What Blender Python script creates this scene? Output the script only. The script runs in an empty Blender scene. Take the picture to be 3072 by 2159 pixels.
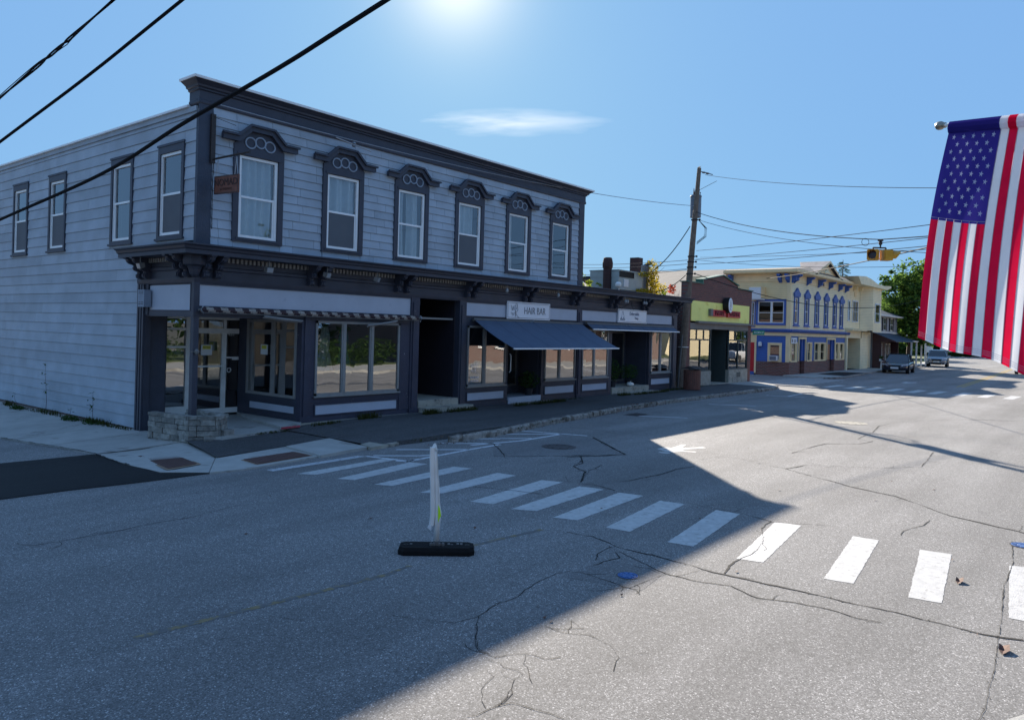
import bpy, bmesh, math, random
from mathutils import Vector, Matrix
random.seed(7)
sc = bpy.context.scene
COL = sc.collection

# ------------------------------------------------------------------ camera
CAM = Vector((0.0, 0.0, 2.5))
YAW, ROLL = 0.6786, 0.0270
cd = bpy.data.cameras.new('camera')
cam = bpy.data.objects.new('camera', cd); COL.objects.link(cam)
sc.camera = cam
Fv = Vector((math.cos(YAW), math.sin(YAW), 0)); R0 = Vector((math.sin(YAW), -math.cos(YAW), 0)); Z0 = Vector((0, 0, 1))
Rv = R0 * math.cos(ROLL) + Z0 * math.sin(ROLL); Uv = -R0 * math.sin(ROLL) + Z0 * math.cos(ROLL)
cam.matrix_world = Matrix(((Rv.x, Uv.x, -Fv.x, CAM.x), (Rv.y, Uv.y, -Fv.y, CAM.y), (Rv.z, Uv.z, -Fv.z, CAM.z), (0, 0, 0, 1)))
cd.sensor_fit = 'HORIZONTAL'; cd.sensor_width = 36.0
cd.lens = 36.0 * 2285.0 / 3072.0
cd.shift_y = -(1079.5 - 990.0) / 3072.0
cd.clip_end = 5000

# ------------------------------------------------------------------ sky and sun
SUN_AZ, SUN_EL = math.radians(43.8), math.radians(24.9)
w = bpy.data.worlds.new('World'); sc.world = w; w.use_nodes = True
nt = w.node_tree; nt.nodes.clear()
wo = nt.nodes.new('ShaderNodeOutputWorld'); bg = nt.nodes.new('ShaderNodeBackground')
sky = nt.nodes.new('ShaderNodeTexSky'); sky.sky_type = 'NISHITA'; sky.sun_disc = False
sky.sun_elevation = SUN_EL; sky.sun_rotation = math.pi / 2 - SUN_AZ
sky.altitude = 0; sky.air_density = 1.0; sky.dust_density = 0.6; sky.ozone_density = 2.4
bg.inputs['Strength'].default_value = 0.105
# a thin wisp of cloud
tc = nt.nodes.new('ShaderNodeTexCoord')
cdv = (Fv + Rv * ((1560 - 1536) / 2285) - Uv * ((368 - 990) / 2285)).normalized()
side = Rv
mp = nt.nodes.new('ShaderNodeVectorMath'); mp.operation = 'SUBTRACT'; mp.inputs[1].default_value = cdv
nt.links.new(tc.outputs['Generated'], mp.inputs[0])
def dotn(v, scale):
    n = nt.nodes.new('ShaderNodeVectorMath'); n.operation = 'DOT_PRODUCT'; n.inputs[1].default_value = Vector(v) * scale
    nt.links.new(mp.outputs[0], n.inputs[0]); return n.outputs['Value']
up = cdv.cross(side).normalized(); 
if up.z < 0: up = -up
a = dotn(side, 1 / .115); b = dotn(up, 1 / .017)
cmb = nt.nodes.new('ShaderNodeCombineXYZ'); nt.links.new(a, cmb.inputs[0]); nt.links.new(b, cmb.inputs[1])
nz = nt.nodes.new('ShaderNodeTexNoise'); nz.inputs['Scale'].default_value = 2.2; nz.inputs['Detail'].default_value = 6
nt.links.new(cmb.outputs[0], nz.inputs['Vector'])
nq = nt.nodes.new('ShaderNodeTexNoise'); nq.inputs['Scale'].default_value = 1.1; nq.inputs['Detail'].default_value = 5; nt.links.new(cmb.outputs[0], nq.inputs['Vector'])
nv = nt.nodes.new('ShaderNodeVectorMath'); nv.operation = 'MULTIPLY_ADD'; nv.inputs[1].default_value = (1.5, 1.3, 0); nt.links.new(nq.outputs['Color'], nv.inputs[0]); nt.links.new(cmb.outputs[0], nv.inputs[2])
nw = nt.nodes.new('ShaderNodeVectorMath'); nw.operation = 'SUBTRACT'; nw.inputs[1].default_value = (.75, .65, 0); nt.links.new(nv.outputs[0], nw.inputs[0])
ln = nt.nodes.new('ShaderNodeVectorMath'); ln.operation = 'LENGTH'; nt.links.new(nw.outputs[0], ln.inputs[0])
mr = nt.nodes.new('ShaderNodeMapRange'); mr.inputs['From Min'].default_value = 1.0; mr.inputs['From Max'].default_value = 0.15
nt.links.new(ln.outputs['Value'], mr.inputs['Value'])
mm = nt.nodes.new('ShaderNodeMath'); mm.operation = 'MULTIPLY'; nt.links.new(mr.outputs[0], mm.inputs[0]); nt.links.new(nz.outputs['Fac'], mm.inputs[1])
dt = nt.nodes.new('ShaderNodeVectorMath'); dt.operation = 'DOT_PRODUCT'; dt.inputs[1].default_value = cdv
nt.links.new(tc.outputs['Generated'], dt.inputs[0])
gt = nt.nodes.new('ShaderNodeMath'); gt.operation = 'GREATER_THAN'; gt.inputs[1].default_value = 0.5; nt.links.new(dt.outputs['Value'], gt.inputs[0])
m2 = nt.nodes.new('ShaderNodeMath'); m2.operation = 'MULTIPLY'; nt.links.new(mm.outputs[0], m2.inputs[0]); nt.links.new(gt.outputs[0], m2.inputs[1])
sx_ = nt.nodes.new('ShaderNodeSeparateXYZ'); nt.links.new(sky.outputs[0], sx_.inputs[0]); cx_ = nt.nodes.new('ShaderNodeCombineXYZ')
for i_, (a_, g_, f_) in enumerate(((.055, .80, .66), (.17, .60, 1.18), (.30, .30, 2.32))):
    p_ = nt.nodes.new('ShaderNodeMath'); p_.operation = 'POWER'; p_.inputs[1].default_value = g_; nt.links.new(sx_.outputs[i_], p_.inputs[0])
    q_ = nt.nodes.new('ShaderNodeMath'); q_.operation = 'MULTIPLY_ADD'; q_.inputs[1].default_value = a_; q_.inputs[2].default_value = f_; nt.links.new(p_.outputs[0], q_.inputs[0]); nt.links.new(q_.outputs[0], cx_.inputs[i_])
# bright air close round the sun
sd_ = nt.nodes.new('ShaderNodeVectorMath'); sd_.operation = 'DOT_PRODUCT'; sd_.inputs[1].default_value = (math.cos(SUN_AZ) * math.cos(SUN_EL), math.sin(SUN_AZ) * math.cos(SUN_EL), math.sin(SUN_EL)); nt.links.new(tc.outputs['Generated'], sd_.inputs[0])
au = nt.nodes.new('ShaderNodeMath'); au.operation = 'MAXIMUM'; au.inputs[1].default_value = 0; nt.links.new(sd_.outputs['Value'], au.inputs[0])
ap = nt.nodes.new('ShaderNodeMath'); ap.operation = 'POWER'; ap.inputs[1].default_value = 300; nt.links.new(au.outputs[0], ap.inputs[0])
ap0 = ap; ap2 = nt.nodes.new('ShaderNodeMath'); ap2.operation = 'POWER'; ap2.inputs[1].default_value = 700; nt.links.new(au.outputs[0], ap2.inputs[0])
ap = nt.nodes.new('ShaderNodeMath'); ap.operation = 'MULTIPLY_ADD'; ap.inputs[1].default_value = 1.3; nt.links.new(ap2.outputs[0], ap.inputs[0]); nt.links.new(ap0.outputs[0], ap.inputs[2])
am = nt.nodes.new('ShaderNodeVectorMath'); am.operation = 'SCALE'; am.inputs[0].default_value = (1.1, .85, .45); nt.links.new(ap.outputs[0], am.inputs['Scale'])
aa = nt.nodes.new('ShaderNodeVectorMath'); aa.operation = 'ADD'; nt.links.new(cx_.outputs[0], aa.inputs[0]); nt.links.new(am.outputs[0], aa.inputs[1])
mx = nt.nodes.new('ShaderNodeMixRGB'); mx.inputs['Color2'].default_value = (3.6, 3.9, 4.2, 1)
nt.links.new(aa.outputs[0], mx.inputs['Color1'])
nt.links.new(m2.outputs[0], mx.inputs['Fac'])
nt.links.new(mx.outputs[0], bg.inputs['Color']); nt.links.new(bg.outputs[0], wo.inputs[0])

sl = bpy.data.lights.new('sun', 'SUN'); sl.energy = 4.2; sl.angle = math.radians(0.5); sl.color = (1.0, 0.90, 0.77)
so = bpy.data.objects.new('sun', sl); COL.objects.link(so)
sdir = Vector((math.cos(SUN_AZ) * math.cos(SUN_EL), math.sin(SUN_AZ) * math.cos(SUN_EL), math.sin(SUN_EL)))
so.rotation_euler = sdir.to_track_quat('Z', 'Y').to_euler(); so.location = (20, 20, 30)
vs = sc.view_settings; vs.view_transform = 'Standard'; vs.look = 'None'; vs.gamma = 1; vs.use_curve_mapping = False
vs.exposure = 1.5
sc.cycles.max_bounces = 8; sc.cycles.transparent_max_bounces = 12

# ------------------------------------------------------------------ materials
def _n(nt, t, **k):
    n = nt.nodes.new(t)
    for a, v in k.items(): setattr(n, a, v)
    return n
def mat(name, col, rough=.6, var=0.0, vscale=3.0, bump=0.0, bscale=40.0, rand=0.0, spec=.5, metal=0.0, dirt=None, dscale=1.2, damt=.5, detail=6):
    m = bpy.data.materials.new(name); m.use_nodes = True; nt = m.node_tree
    bs = nt.nodes['Principled BSDF']; L = nt.links.new
    bs.inputs['Roughness'].default_value = rough; bs.inputs['Metallic'].default_value = metal
    bs.inputs['Specular IOR Level'].default_value = spec
    geo = _n(nt, 'ShaderNodeNewGeometry'); c = None
    rgb = _n(nt, 'ShaderNodeRGB'); rgb.outputs[0].default_value = (*col, 1); c = rgb.outputs[0]
    if dirt:
        n0 = _n(nt, 'ShaderNodeTexNoise'); n0.inputs['Scale'].default_value = dscale; n0.inputs['Detail'].default_value = 8; n0.inputs['Roughness'].default_value = .65
        L(geo.outputs['Position'], n0.inputs['Vector'])
        r0 = _n(nt, 'ShaderNodeMapRange'); r0.inputs['From Min'].default_value = damt; r0.inputs['From Max'].default_value = damt + .08
        L(n0.outputs['Fac'], r0.inputs['Value'])
        x0 = _n(nt, 'ShaderNodeMixRGB'); x0.inputs['Color2'].default_value = (*dirt, 1); L(c, x0.inputs['Color1']); L(r0.outputs[0], x0.inputs['Fac']); c = x0.outputs[0]
    if var or rand:
        hv = _n(nt, 'ShaderNodeHueSaturation'); L(c, hv.inputs['Color'])
        val = None
        if var:
            n1 = _n(nt, 'ShaderNodeTexNoise'); n1.inputs['Scale'].default_value = vscale; n1.inputs['Detail'].default_value = detail
            L(geo.outputs['Position'], n1.inputs['Vector'])
            r1 = _n(nt, 'ShaderNodeMapRange'); r1.inputs['From Min'].default_value = .3; r1.inputs['From Max'].default_value = .7
            r1.inputs['To Min'].default_value = 1 - var; r1.inputs['To Max'].default_value = 1 + var; L(n1.outputs['Fac'], r1.inputs['Value']); val = r1.outputs[0]
        if rand:
            oi = _n(nt, 'ShaderNodeObjectInfo'); r2 = _n(nt, 'ShaderNodeMapRange'); r2.inputs['To Min'].default_value = 1 - rand; r2.inputs['To Max'].default_value = 1 + rand
            L(oi.outputs['Random'], r2.inputs['Value'])
            if val:
                mu = _n(nt, 'ShaderNodeMath', operation='MULTIPLY'); L(val, mu.inputs[0]); L(r2.outputs[0], mu.inputs[1]); val = mu.outputs[0]
            else: val = r2.outputs[0]
        L(val, hv.inputs['Value']); c = hv.outputs[0]
    L(c, bs.inputs['Base Color'])
    if bump:
        nb = _n(nt, 'ShaderNodeTexNoise'); nb.inputs['Scale'].default_value = bscale; nb.inputs['Detail'].default_value = 4
        L(geo.outputs['Position'], nb.inputs['Vector'])
        bp = _n(nt, 'ShaderNodeBump'); bp.inputs['Strength'].default_value = bump; bp.inputs['Distance'].default_value = .02
        L(nb.outputs['Fac'], bp.inputs['Height']); L(bp.outputs[0], bs.inputs['Normal'])
    return m
def lines_mat(name, col, step, axis='z', dark=.55, width=.1, rough=.6, var=.06, depth=.01):
    """clapboards or planks far away: fine relief and a thin shadowed joint every `step` metres"""
    m = mat(name, col, rough, var, 2.0); nt = m.node_tree; L = nt.links.new; bs = nt.nodes['Principled BSDF']
    src = bs.inputs['Base Color'].links[0].from_socket
    geo = _n(nt, 'ShaderNodeNewGeometry'); sp = _n(nt, 'ShaderNodeSeparateXYZ'); L(geo.outputs['Position'], sp.inputs[0])
    d = _n(nt, 'ShaderNodeMath', operation='DIVIDE'); d.inputs[1].default_value = step; L(sp.outputs['XYZ'.index(axis.upper())], d.inputs[0])
    fr = _n(nt, 'ShaderNodeMath', operation='FRACT'); L(d.outputs[0], fr.inputs[0])
    lt = _n(nt, 'ShaderNodeMath', operation='LESS_THAN'); lt.inputs[1].default_value = width; L(fr.outputs[0], lt.inputs[0])
    mx = _n(nt, 'ShaderNodeMixRGB', blend_type='MULTIPLY'); mx.inputs['Color2'].default_value = (dark, dark, dark, 1)
    L(lt.outputs[0], mx.inputs['Fac']); L(src, mx.inputs['Color1']); L(mx.outputs[0], bs.inputs['Base Color'])
    bp = _n(nt, 'ShaderNodeBump'); bp.inputs['Strength'].default_value = 1; bp.inputs['Distance'].default_value = depth; bp.invert = True
    L(fr.outputs[0], bp.inputs['Height']); L(bp.outputs[0], bs.inputs['Normal'])
    return m
def brick_mat(name, c1, c2, mortar, plane='x', bw=.215, bh=.075, rough=.8, ms=.012, bump=.6):
    m = bpy.data.materials.new(name); m.use_nodes = True; nt = m.node_tree; L = nt.links.new; bs = nt.nodes['Principled BSDF']
    bs.inputs['Roughness'].default_value = rough
    geo = _n(nt, 'ShaderNodeNewGeometry'); sp = _n(nt, 'ShaderNodeSeparateXYZ'); L(geo.outputs['Position'], sp.inputs[0])
    cb = _n(nt, 'ShaderNodeCombineXYZ'); L(sp.outputs[0 if plane == 'x' else 1], cb.inputs[0]); L(sp.outputs[2], cb.inputs[1])
    br = _n(nt, 'ShaderNodeTexBrick'); L(cb.outputs[0], br.inputs['Vector'])
    br.inputs['Color1'].default_value = (*c1, 1); br.inputs['Color2'].default_value = (*c2, 1); br.inputs['Mortar'].default_value = (*mortar, 1)
    br.inputs['Scale'].default_value = 1; br.inputs['Brick Width'].default_value = bw; br.inputs['Row Height'].default_value = bh; br.inputs['Mortar Size'].default_value = ms
    L(br.outputs['Color'], bs.inputs['Base Color'])
    bp = _n(nt, 'ShaderNodeBump'); bp.inputs['Strength'].default_value = bump; bp.inputs['Distance'].default_value = .01; bp.invert = True
    L(br.outputs['Fac'], bp.inputs['Height']); L(bp.outputs[0], bs.inputs['Normal'])
    return m
def glass_mat(name, tint=(.8, .85, .83), refl=.22, ior=1.8, wav=.02, wscale=1.3):
    m = bpy.data.materials.new(name); m.use_nodes = True; nt = m.node_tree; nt.nodes.clear(); L = nt.links.new
    out = _n(nt, 'ShaderNodeOutputMaterial'); tr = _n(nt, 'ShaderNodeBsdfTransparent'); tr.inputs[0].default_value = (*tint, 1)
    gl = _n(nt, 'ShaderNodeBsdfGlossy'); gl.inputs['Roughness'].default_value = 0.004; gl.inputs['Color'].default_value = (.97, .98, 1, 1)
    fr = _n(nt, 'ShaderNodeFresnel'); fr.inputs['IOR'].default_value = ior
    ad = _n(nt, 'ShaderNodeMath', operation='ADD', use_clamp=True); ad.inputs[1].default_value = refl; L(fr.outputs[0], ad.inputs[0])
    mx = _n(nt, 'ShaderNodeMixShader'); L(ad.outputs[0], mx.inputs[0]); L(tr.outputs[0], mx.inputs[1]); L(gl.outputs[0], mx.inputs[2]); L(mx.outputs[0], out.inputs[0])
    geo = _n(nt, 'ShaderNodeNewGeometry'); nb = _n(nt, 'ShaderNodeTexNoise'); nb.inputs['Scale'].default_value = wscale; nb.inputs['Detail'].default_value = 1
    L(geo.outputs['Position'], nb.inputs['Vector']); bp = _n(nt, 'ShaderNodeBump'); bp.inputs['Strength'].default_value = wav; bp.inputs['Distance'].default_value = .3
    L(nb.outputs['Fac'], bp.inputs['Height']); L(bp.outputs[0], gl.inputs['Normal'])
    return m
def cloth_mat(name, col, trans=.5, rough=.8, var=.04):
    m = bpy.data.materials.new(name); m.use_nodes = True; nt = m.node_tree; nt.nodes.clear(); L = nt.links.new
    out = _n(nt, 'ShaderNodeOutputMaterial'); df = _n(nt, 'ShaderNodeBsdfDiffuse'); tl = _n(nt, 'ShaderNodeBsdfTranslucent')
    geo = _n(nt, 'ShaderNodeNewGeometry'); n1 = _n(nt, 'ShaderNodeTexNoise'); n1.inputs['Scale'].default_value = 9; L(geo.outputs['Position'], n1.inputs['Vector'])
    r1 = _n(nt, 'ShaderNodeMapRange'); r1.inputs['From Min'].default_value = .3; r1.inputs['From Max'].default_value = .7
    r1.inputs['To Min'].default_value = 1 - var; r1.inputs['To Max'].default_value = 1 + var; L(n1.outputs['Fac'], r1.inputs['Value'])
    hv = _n(nt, 'ShaderNodeHueSaturation'); hv.inputs['Color'].default_value = (*col, 1); L(r1.outputs[0], hv.inputs['Value'])
    for s in (df, tl): L(hv.outputs[0], s.inputs['Color'])
    mx = _n(nt, 'ShaderNodeMixShader'); mx.inputs[0].default_value = trans; L(df.outputs[0], mx.inputs[1]); L(tl.outputs[0], mx.inputs[2]); L(mx.outputs[0], out.inputs[0])
    return m
def asphalt_mat(name, base, fine=1.0, tint=(1, 1, 1), rough=.62, patch=.18, light=2.6):
    m = bpy.data.materials.new(name); m.use_nodes = True; nt = m.node_tree; L = nt.links.new; bs = nt.nodes['Principled BSDF']
    geo = _n(nt, 'ShaderNodeNewGeometry'); P = geo.outputs['Position']
    vo = _n(nt, 'ShaderNodeTexVoronoi'); vo.inputs['Scale'].default_value = 105; L(P, vo.inputs['Vector'])
    sx = _n(nt, 'ShaderNodeSeparateXYZ'); L(vo.outputs['Color'], sx.inputs[0])
    r = _n(nt, 'ShaderNodeMapRange'); r.inputs['From Min'].default_value = 0; r.inputs['From Max'].default_value = 1
    r.inputs['To Min'].default_value = 1 - .5 * fine; r.inputs['To Max'].default_value = 1 + .35 * fine; L(sx.outputs[0], r.inputs['Value'])
    pw = _n(nt, 'ShaderNodeMath', operation='POWER'); pw.inputs[1].default_value = 12; L(sx.outputs[1], pw.inputs[0])
    ms = _n(nt, 'ShaderNodeMath', operation='MULTIPLY'); ms.inputs[1].default_value = light * fine; L(pw.outputs[0], ms.inputs[0])
    a1 = _n(nt, 'ShaderNodeMath', operation='ADD'); L(r.outputs[0], a1.inputs[0]); L(ms.outputs[0], a1.inputs[1])
    nz2 = _n(nt, 'ShaderNodeTexNoise'); nz2.inputs['Scale'].default_value = 22; nz2.inputs['Detail'].default_value = 3; L(P, nz2.inputs['Vector'])
    rm = _n(nt, 'ShaderNodeMapRange'); rm.inputs['From Min'].default_value = .3; rm.inputs['From Max'].default_value = .7; rm.inputs['To Min'].default_value = .86; rm.inputs['To Max'].default_value = 1.14; L(nz2.outputs['Fac'], rm.inputs['Value'])
    nz1 = _n(nt, 'ShaderNodeTexNoise'); nz1.inputs['Scale'].default_value = .45; nz1.inputs['Detail'].default_value = 8; nz1.inputs['Roughness'].default_value = .6
    mpn = _n(nt, 'ShaderNodeMapping'); mpn.inputs['Scale'].default_value = (.45, 1.2, 1); L(P, mpn.inputs['Vector']); L(mpn.outputs[0], nz1.inputs['Vector'])
    rp = _n(nt, 'ShaderNodeMapRange'); rp.inputs['From Min'].default_value = .3; rp.inputs['From Max'].default_value = .7; rp.inputs['To Min'].default_value = 1 - patch; rp.inputs['To Max'].default_value = 1 + patch; L(nz1.outputs['Fac'], rp.inputs['Value'])
    p1 = _n(nt, 'ShaderNodeMath', operation='MULTIPLY'); L(a1.outputs[0], p1.inputs[0]); L(rp.outputs[0], p1.inputs[1])
    ml = _n(nt, 'ShaderNodeMapping'); ml.inputs['Scale'].default_value = (.07, 1.1, 1); L(P, ml.inputs['Vector']); nl = _n(nt, 'ShaderNodeTexNoise'); nl.inputs['Scale'].default_value = 1; nl.inputs['Detail'].default_value = 3; L(ml.outputs[0], nl.inputs['Vector'])
    rl = _n(nt, 'ShaderNodeMapRange'); rl.inputs['From Min'].default_value = .3; rl.inputs['From Max'].default_value = .7; rl.inputs['To Min'].default_value = .80; rl.inputs['To Max'].default_value = 1.20; L(nl.outputs['Fac'], rl.inputs['Value'])
    nd = _n(nt, 'ShaderNodeTexNoise'); nd.inputs['Scale'].default_value = 2.3; nd.inputs['Detail'].default_value = 5; L(P, nd.inputs['Vector']); rd = _n(nt, 'ShaderNodeMapRange'); rd.inputs['From Min'].default_value = .62; rd.inputs['From Max'].default_value = .74; rd.inputs['To Min'].default_value = 1; rd.inputs['To Max'].default_value = .78; L(nd.outputs['Fac'], rd.inputs['Value'])
    pm = _n(nt, 'ShaderNodeMath', operation='MULTIPLY'); L(rl.outputs[0], pm.inputs[0]); L(rd.outputs[0], pm.inputs[1]); pq = _n(nt, 'ShaderNodeMath', operation='MULTIPLY'); L(p1.outputs[0], pq.inputs[0]); L(pm.outputs[0], pq.inputs[1])
    p2 = _n(nt, 'ShaderNodeMath', operation='MULTIPLY'); L(pq.outputs[0], p2.inputs[0]); L(rm.outputs[0], p2.inputs[1])
    hv = _n(nt, 'ShaderNodeVectorMath', operation='SCALE'); hv.inputs[0].default_value = [base * t for t in tint]; L(p2.outputs[0], hv.inputs['Scale'])
    L(hv.outputs[0], bs.inputs['Base Color']); bs.inputs['Roughness'].default_value = rough; bs.inputs['Specular IOR Level'].default_value = .22
    if base > .1: bs.inputs['Sheen Weight'].default_value = .12; bs.inputs['Sheen Roughness'].default_value = .6
    bp = _n(nt, 'ShaderNodeBump'); bp.inputs['Strength'].default_value = .35; bp.inputs['Distance'].default_value = .004
    L(vo.outputs['Distance'], bp.inputs['Height']); bp.invert = True; L(bp.outputs[0], bs.inputs['Normal'])
    return m

M = {}
M['asphalt'] = asphalt_mat('asphalt', .138, 1.0, (1.0, .965, .93), .86, light=2.4, patch=.28)
M['asphalt_walk'] = asphalt_mat('asphalt_walk', .075, .8, (1, .98, .97), .75, .25)
M['asphalt_patch'] = asphalt_mat('asphalt_patch', .122, .9, (1.0, .96, .94), .86, light=1.8)
M['asphalt_new'] = asphalt_mat('asphalt_new', .016, .6, (1, 1, 1), .8, .1, 1.0)
M['crack'] = mat('crack', (.012, .011, .01), .95, .4, 8)
M['white_paint'] = mat('white_paint', (.47, .465, .45), .75, .14, 9, .3, 70, dirt=(.31, .30, .285), dscale=11, damt=.57)
M['worn_paint'] = mat('worn_paint', (.46, .47, .48), .75, .2, 20, dirt=(.11, .11, .11), dscale=14, damt=.56)
M['thin_paint'] = mat('thin_paint', (.60, .61, .62), .75, .15, 20, dirt=(.12, .12, .12), dscale=10, damt=.58)
M['yellow_paint'] = mat('yellow_paint', (.22, .165, .08), .75, .2, 12, dirt=(.125, .12, .115), dscale=9, damt=.44)
M['far_yellow'] = mat('far_yellow', (.42, .28, .06), .75, .1, 4)
M['concrete'] = mat('concrete', (.38, .37, .34), .85, .12, 2.2, .25, 60, rand=.05, dirt=(.22, .21, .19), dscale=1.1, damt=.56)
M['concrete_old'] = mat('concrete_old', (.36, .33, .27), .88, .18, 4, .5, 40, dirt=(.15, .14, .12), dscale=3, damt=.55)
M['granite'] = mat('granite', (.26, .235, .205), .85, .35, 12, .9, 25, rand=.14, dirt=(.11, .09, .07), dscale=4, damt=.5)
M['rust_plate'] = mat('rust_plate', (.10, .050, .040), .8, .2, 8)
M['rust_stain'] = mat('rust_stain', (.26, .17, .11), .9, .2, 6)
M['debris'] = mat('debris', (.12, .085, .05), .9, .5, 15)
M['siding'] = mat('siding', (.355, .405, .46), .68, .12, 1.6, .25, 30, rand=.085, dirt=(.32, .375, .43), dscale=2.5, damt=.60)
M['siding_back'] = mat('siding_back', (.02, .025, .035), .8)
M['navy'] = mat('navy', (.040, .043, .062), .55, .14, 3, .2, 30, rand=.05)
M['navy_peel'] = mat('navy_peel', (.042, .042, .066), .6, .14, 3, .4, 30, dirt=(.42, .40, .40), dscale=9, damt=.665)
M['navy_worn'] = mat('navy_worn', (.042, .052, .078), .6, .14, 3, .4, 30, dirt=(.36, .34, .33), dscale=5.5, damt=.635)
M['panel_blue'] = mat('panel_blue', (.45, .48, .55), .6, .05, 2, dirt=(.39, .42, .50), dscale=7, damt=.6)
M['dark_wood'] = lines_mat('dark_wood', (.03, .026, .034), .09, 'y', .4, .12, .5, depth=.006)
M['dark_wood_x'] = lines_mat('dark_wood_x', (.013, .011, .017), .09, 'x', .4, .12, .5, depth=.006)
M['white_vinyl'] = mat('white_vinyl', (.86, .86, .85), .4, .04, 3)
M['alu'] = mat('alu', (.80, .80, .76), .45, .08, 5)
M['alu_dark'] = mat('alu_dark', (.115, .11, .105), .5, .1, 5)
M['grey_frame'] = mat('grey_frame', (.26, .25, .235), .5, .1, 5)
M['cap_metal'] = mat('cap_metal', (.80, .80, .80), .5, .08, 3)
M['roof_membrane'] = mat('roof_membrane', (.06, .06, .06), .8, .2, 1)
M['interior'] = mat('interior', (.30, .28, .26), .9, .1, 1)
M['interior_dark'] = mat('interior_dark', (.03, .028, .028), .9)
M['ring'] = mat('ring', (.24, .28, .34), .6, .1, 5)
M['glass'] = glass_mat('glass', (.75, .80, .78), .20, 1.7, .012)
M['glass_up'] = glass_mat('glass_up', (.93, .95, .96), .10, 1.6, .01)
M['glass_far'] = glass_mat('glass_far', (.5, .55, .55), .10, 1.7, .01)
M['curtain'] = cloth_mat('curtain', (.82, .92, .97), .35)
M['curtain_white'] = cloth_mat('curtain_white', (.95, .95, .93), .35)
M['screen'] = mat('screen', (.10, .11, .125), .7, .05, 3)
M['awning_blue'] = mat('awning_blue', (.075, .105, .16), .75, .06, 4, .15, 120)
M['awning_seam'] = mat('awning_seam', (.04, .06, .10), .8)
M['awning_brown'] = mat('awning_brown', (.055, .030, .034), .8, .1, 8)
M['awning_cream'] = mat('awning_cream', (.34, .29, .25), .8, .15, 8)
M['sign_white'] = mat('sign_white', (.74, .76, .80), .35, .03, 3)
M['ink'] = mat('ink', (.035, .04, .055), .5)
M['ink_light'] = mat('ink_light', (.16, .18, .24), .5)
M['sign_wood'] = mat('sign_wood', (.155, .052, .032), .6, .2, 6, .3, 20)
M['sign_wood_ink'] = mat('sign_wood_ink', (.045, .022, .02), .7)
M['iron'] = mat('iron', (.03, .022, .02), .6, .3, 20)
M['arm_metal'] = mat('arm_metal', (.26, .25, .24), .45, .1, 5)
M['chain'] = mat('chain', (.35, .36, .38), .4, metal=.6)
M['stone'] = mat('stone', (.26, .245, .215), .9, .3, 9, .9, 22, rand=.3, dirt=(.17, .16, .14), dscale=7, damt=.56)
M['soil'] = mat('soil', (.05, .04, .03), .95, .4, 12, .8, 20)
M['red_paint'] = mat('red_paint', (.42, .03, .06), .6, dirt=(.25, .23, .2), dscale=14, damt=.52)
M['light_housing'] = mat('light_housing', (.15, .14, .13), .5, .1, 5)
M['light_glass'] = mat('light_glass', (.30, .31, .32), .3)
M['pale_paper'] = mat('pale_paper', (.72, .73, .72), .7)
M['yellow_paper'] = mat('yellow_paper', (.70, .62, .08), .7)
M['brick_found'] = brick_mat('brick_found', (.14, .07, .055), (.09, .05, .045), (.22, .20, .18), 'y')
M['brick_rest'] = brick_mat('brick_rest', (.24, .062, .042), (.15, .042, .032), (.14, .10, .085), 'x', .22, .085, ms=.016)
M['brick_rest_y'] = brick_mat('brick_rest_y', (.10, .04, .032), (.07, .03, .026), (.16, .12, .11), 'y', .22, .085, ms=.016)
M['brick_low'] = brick_mat('brick_low', (.24, .065, .045), (.12, .04, .032), (.22, .17, .14), 'x', .26, .095, ms=.018)
M['brick_low_y'] = brick_mat('brick_low_y', (.24, .065, .045), (.12, .04, .032), (.22, .17, .14), 'y', .26, .095, ms=.018)
M['dull_wall'] = mat('dull_wall', (.09, .085, .075), .9, .2, 1)
M['brick_opp'] = brick_mat('brick_opp', (.19, .09, .07), (.14, .07, .055), (.24, .21, .19), 'x')
M['chim_brick'] = brick_mat('chim_brick', (.06, .02, .018), (.04, .016, .014), (.05, .03, .03), 'x')
M['lime'] = mat('lime', (.95, .88, .24), .6, .07, 1.2, dirt=(.82, .72, .14), dscale=1.1, damt=.56)
M['steel_band'] = mat('steel_band', (.17, .155, .14), .6, .1, 3)
M['green_cap'] = mat('green_cap', (.045, .14, .095), .5, .2, 5)
M['green_frame'] = mat('green_frame', (.045, .06, .058), .5, .1, 5)
M['red_sign'] = mat('red_sign', (.50, .02, .035), .5, .1, 9)
M['red_letter'] = mat('red_letter', (.20, .012, .02), .5)
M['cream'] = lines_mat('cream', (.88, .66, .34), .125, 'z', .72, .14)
M['cream_flat'] = mat('cream_flat', (.88, .66, .36), .6, .06, 2)
M['pale_yellow'] = lines_mat('pale_yellow', (.92, .77, .48), .125, 'z', .72, .14)
M['pale_flat'] = mat('pale_flat', (.88, .74, .46), .6, .06, 2)
M['blue_clap'] = lines_mat('blue_clap', (.045, .125, .40), .14, 'z', .6, .16)
M['blue_trim'] = mat('blue_trim', (.05, .115, .36), .55, .08, 3)
M['red_door'] = mat('red_door', (.50, .010, .018), .45)
M['osb'] = mat('osb', (.42, .20, .10), .8, .25, 20)
M['shingle_roof'] = lines_mat('shingle_roof', (.13, .12, .11), .30, 'x', .7, .18, .9, .22, .01)
M['shingle_pale'] = mat('shingle_pale', (.20, .18, .18), .8, .35, 3)
M['grey_clap'] = lines_mat('grey_clap', (.30, .31, .34), .14, 'z', .7, .14)
M['white_trim'] = mat('white_trim', (.70, .70, .68), .5, .04, 3)
M['black_trim'] = mat('black_trim', (.02, .02, .025), .5)
M['blue_roof'] = mat('blue_roof', (.035, .06, .09), .6, .15, 2)
M['maroon'] = mat('maroon', (.06, .022, .022), .6, .1, 3)
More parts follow.
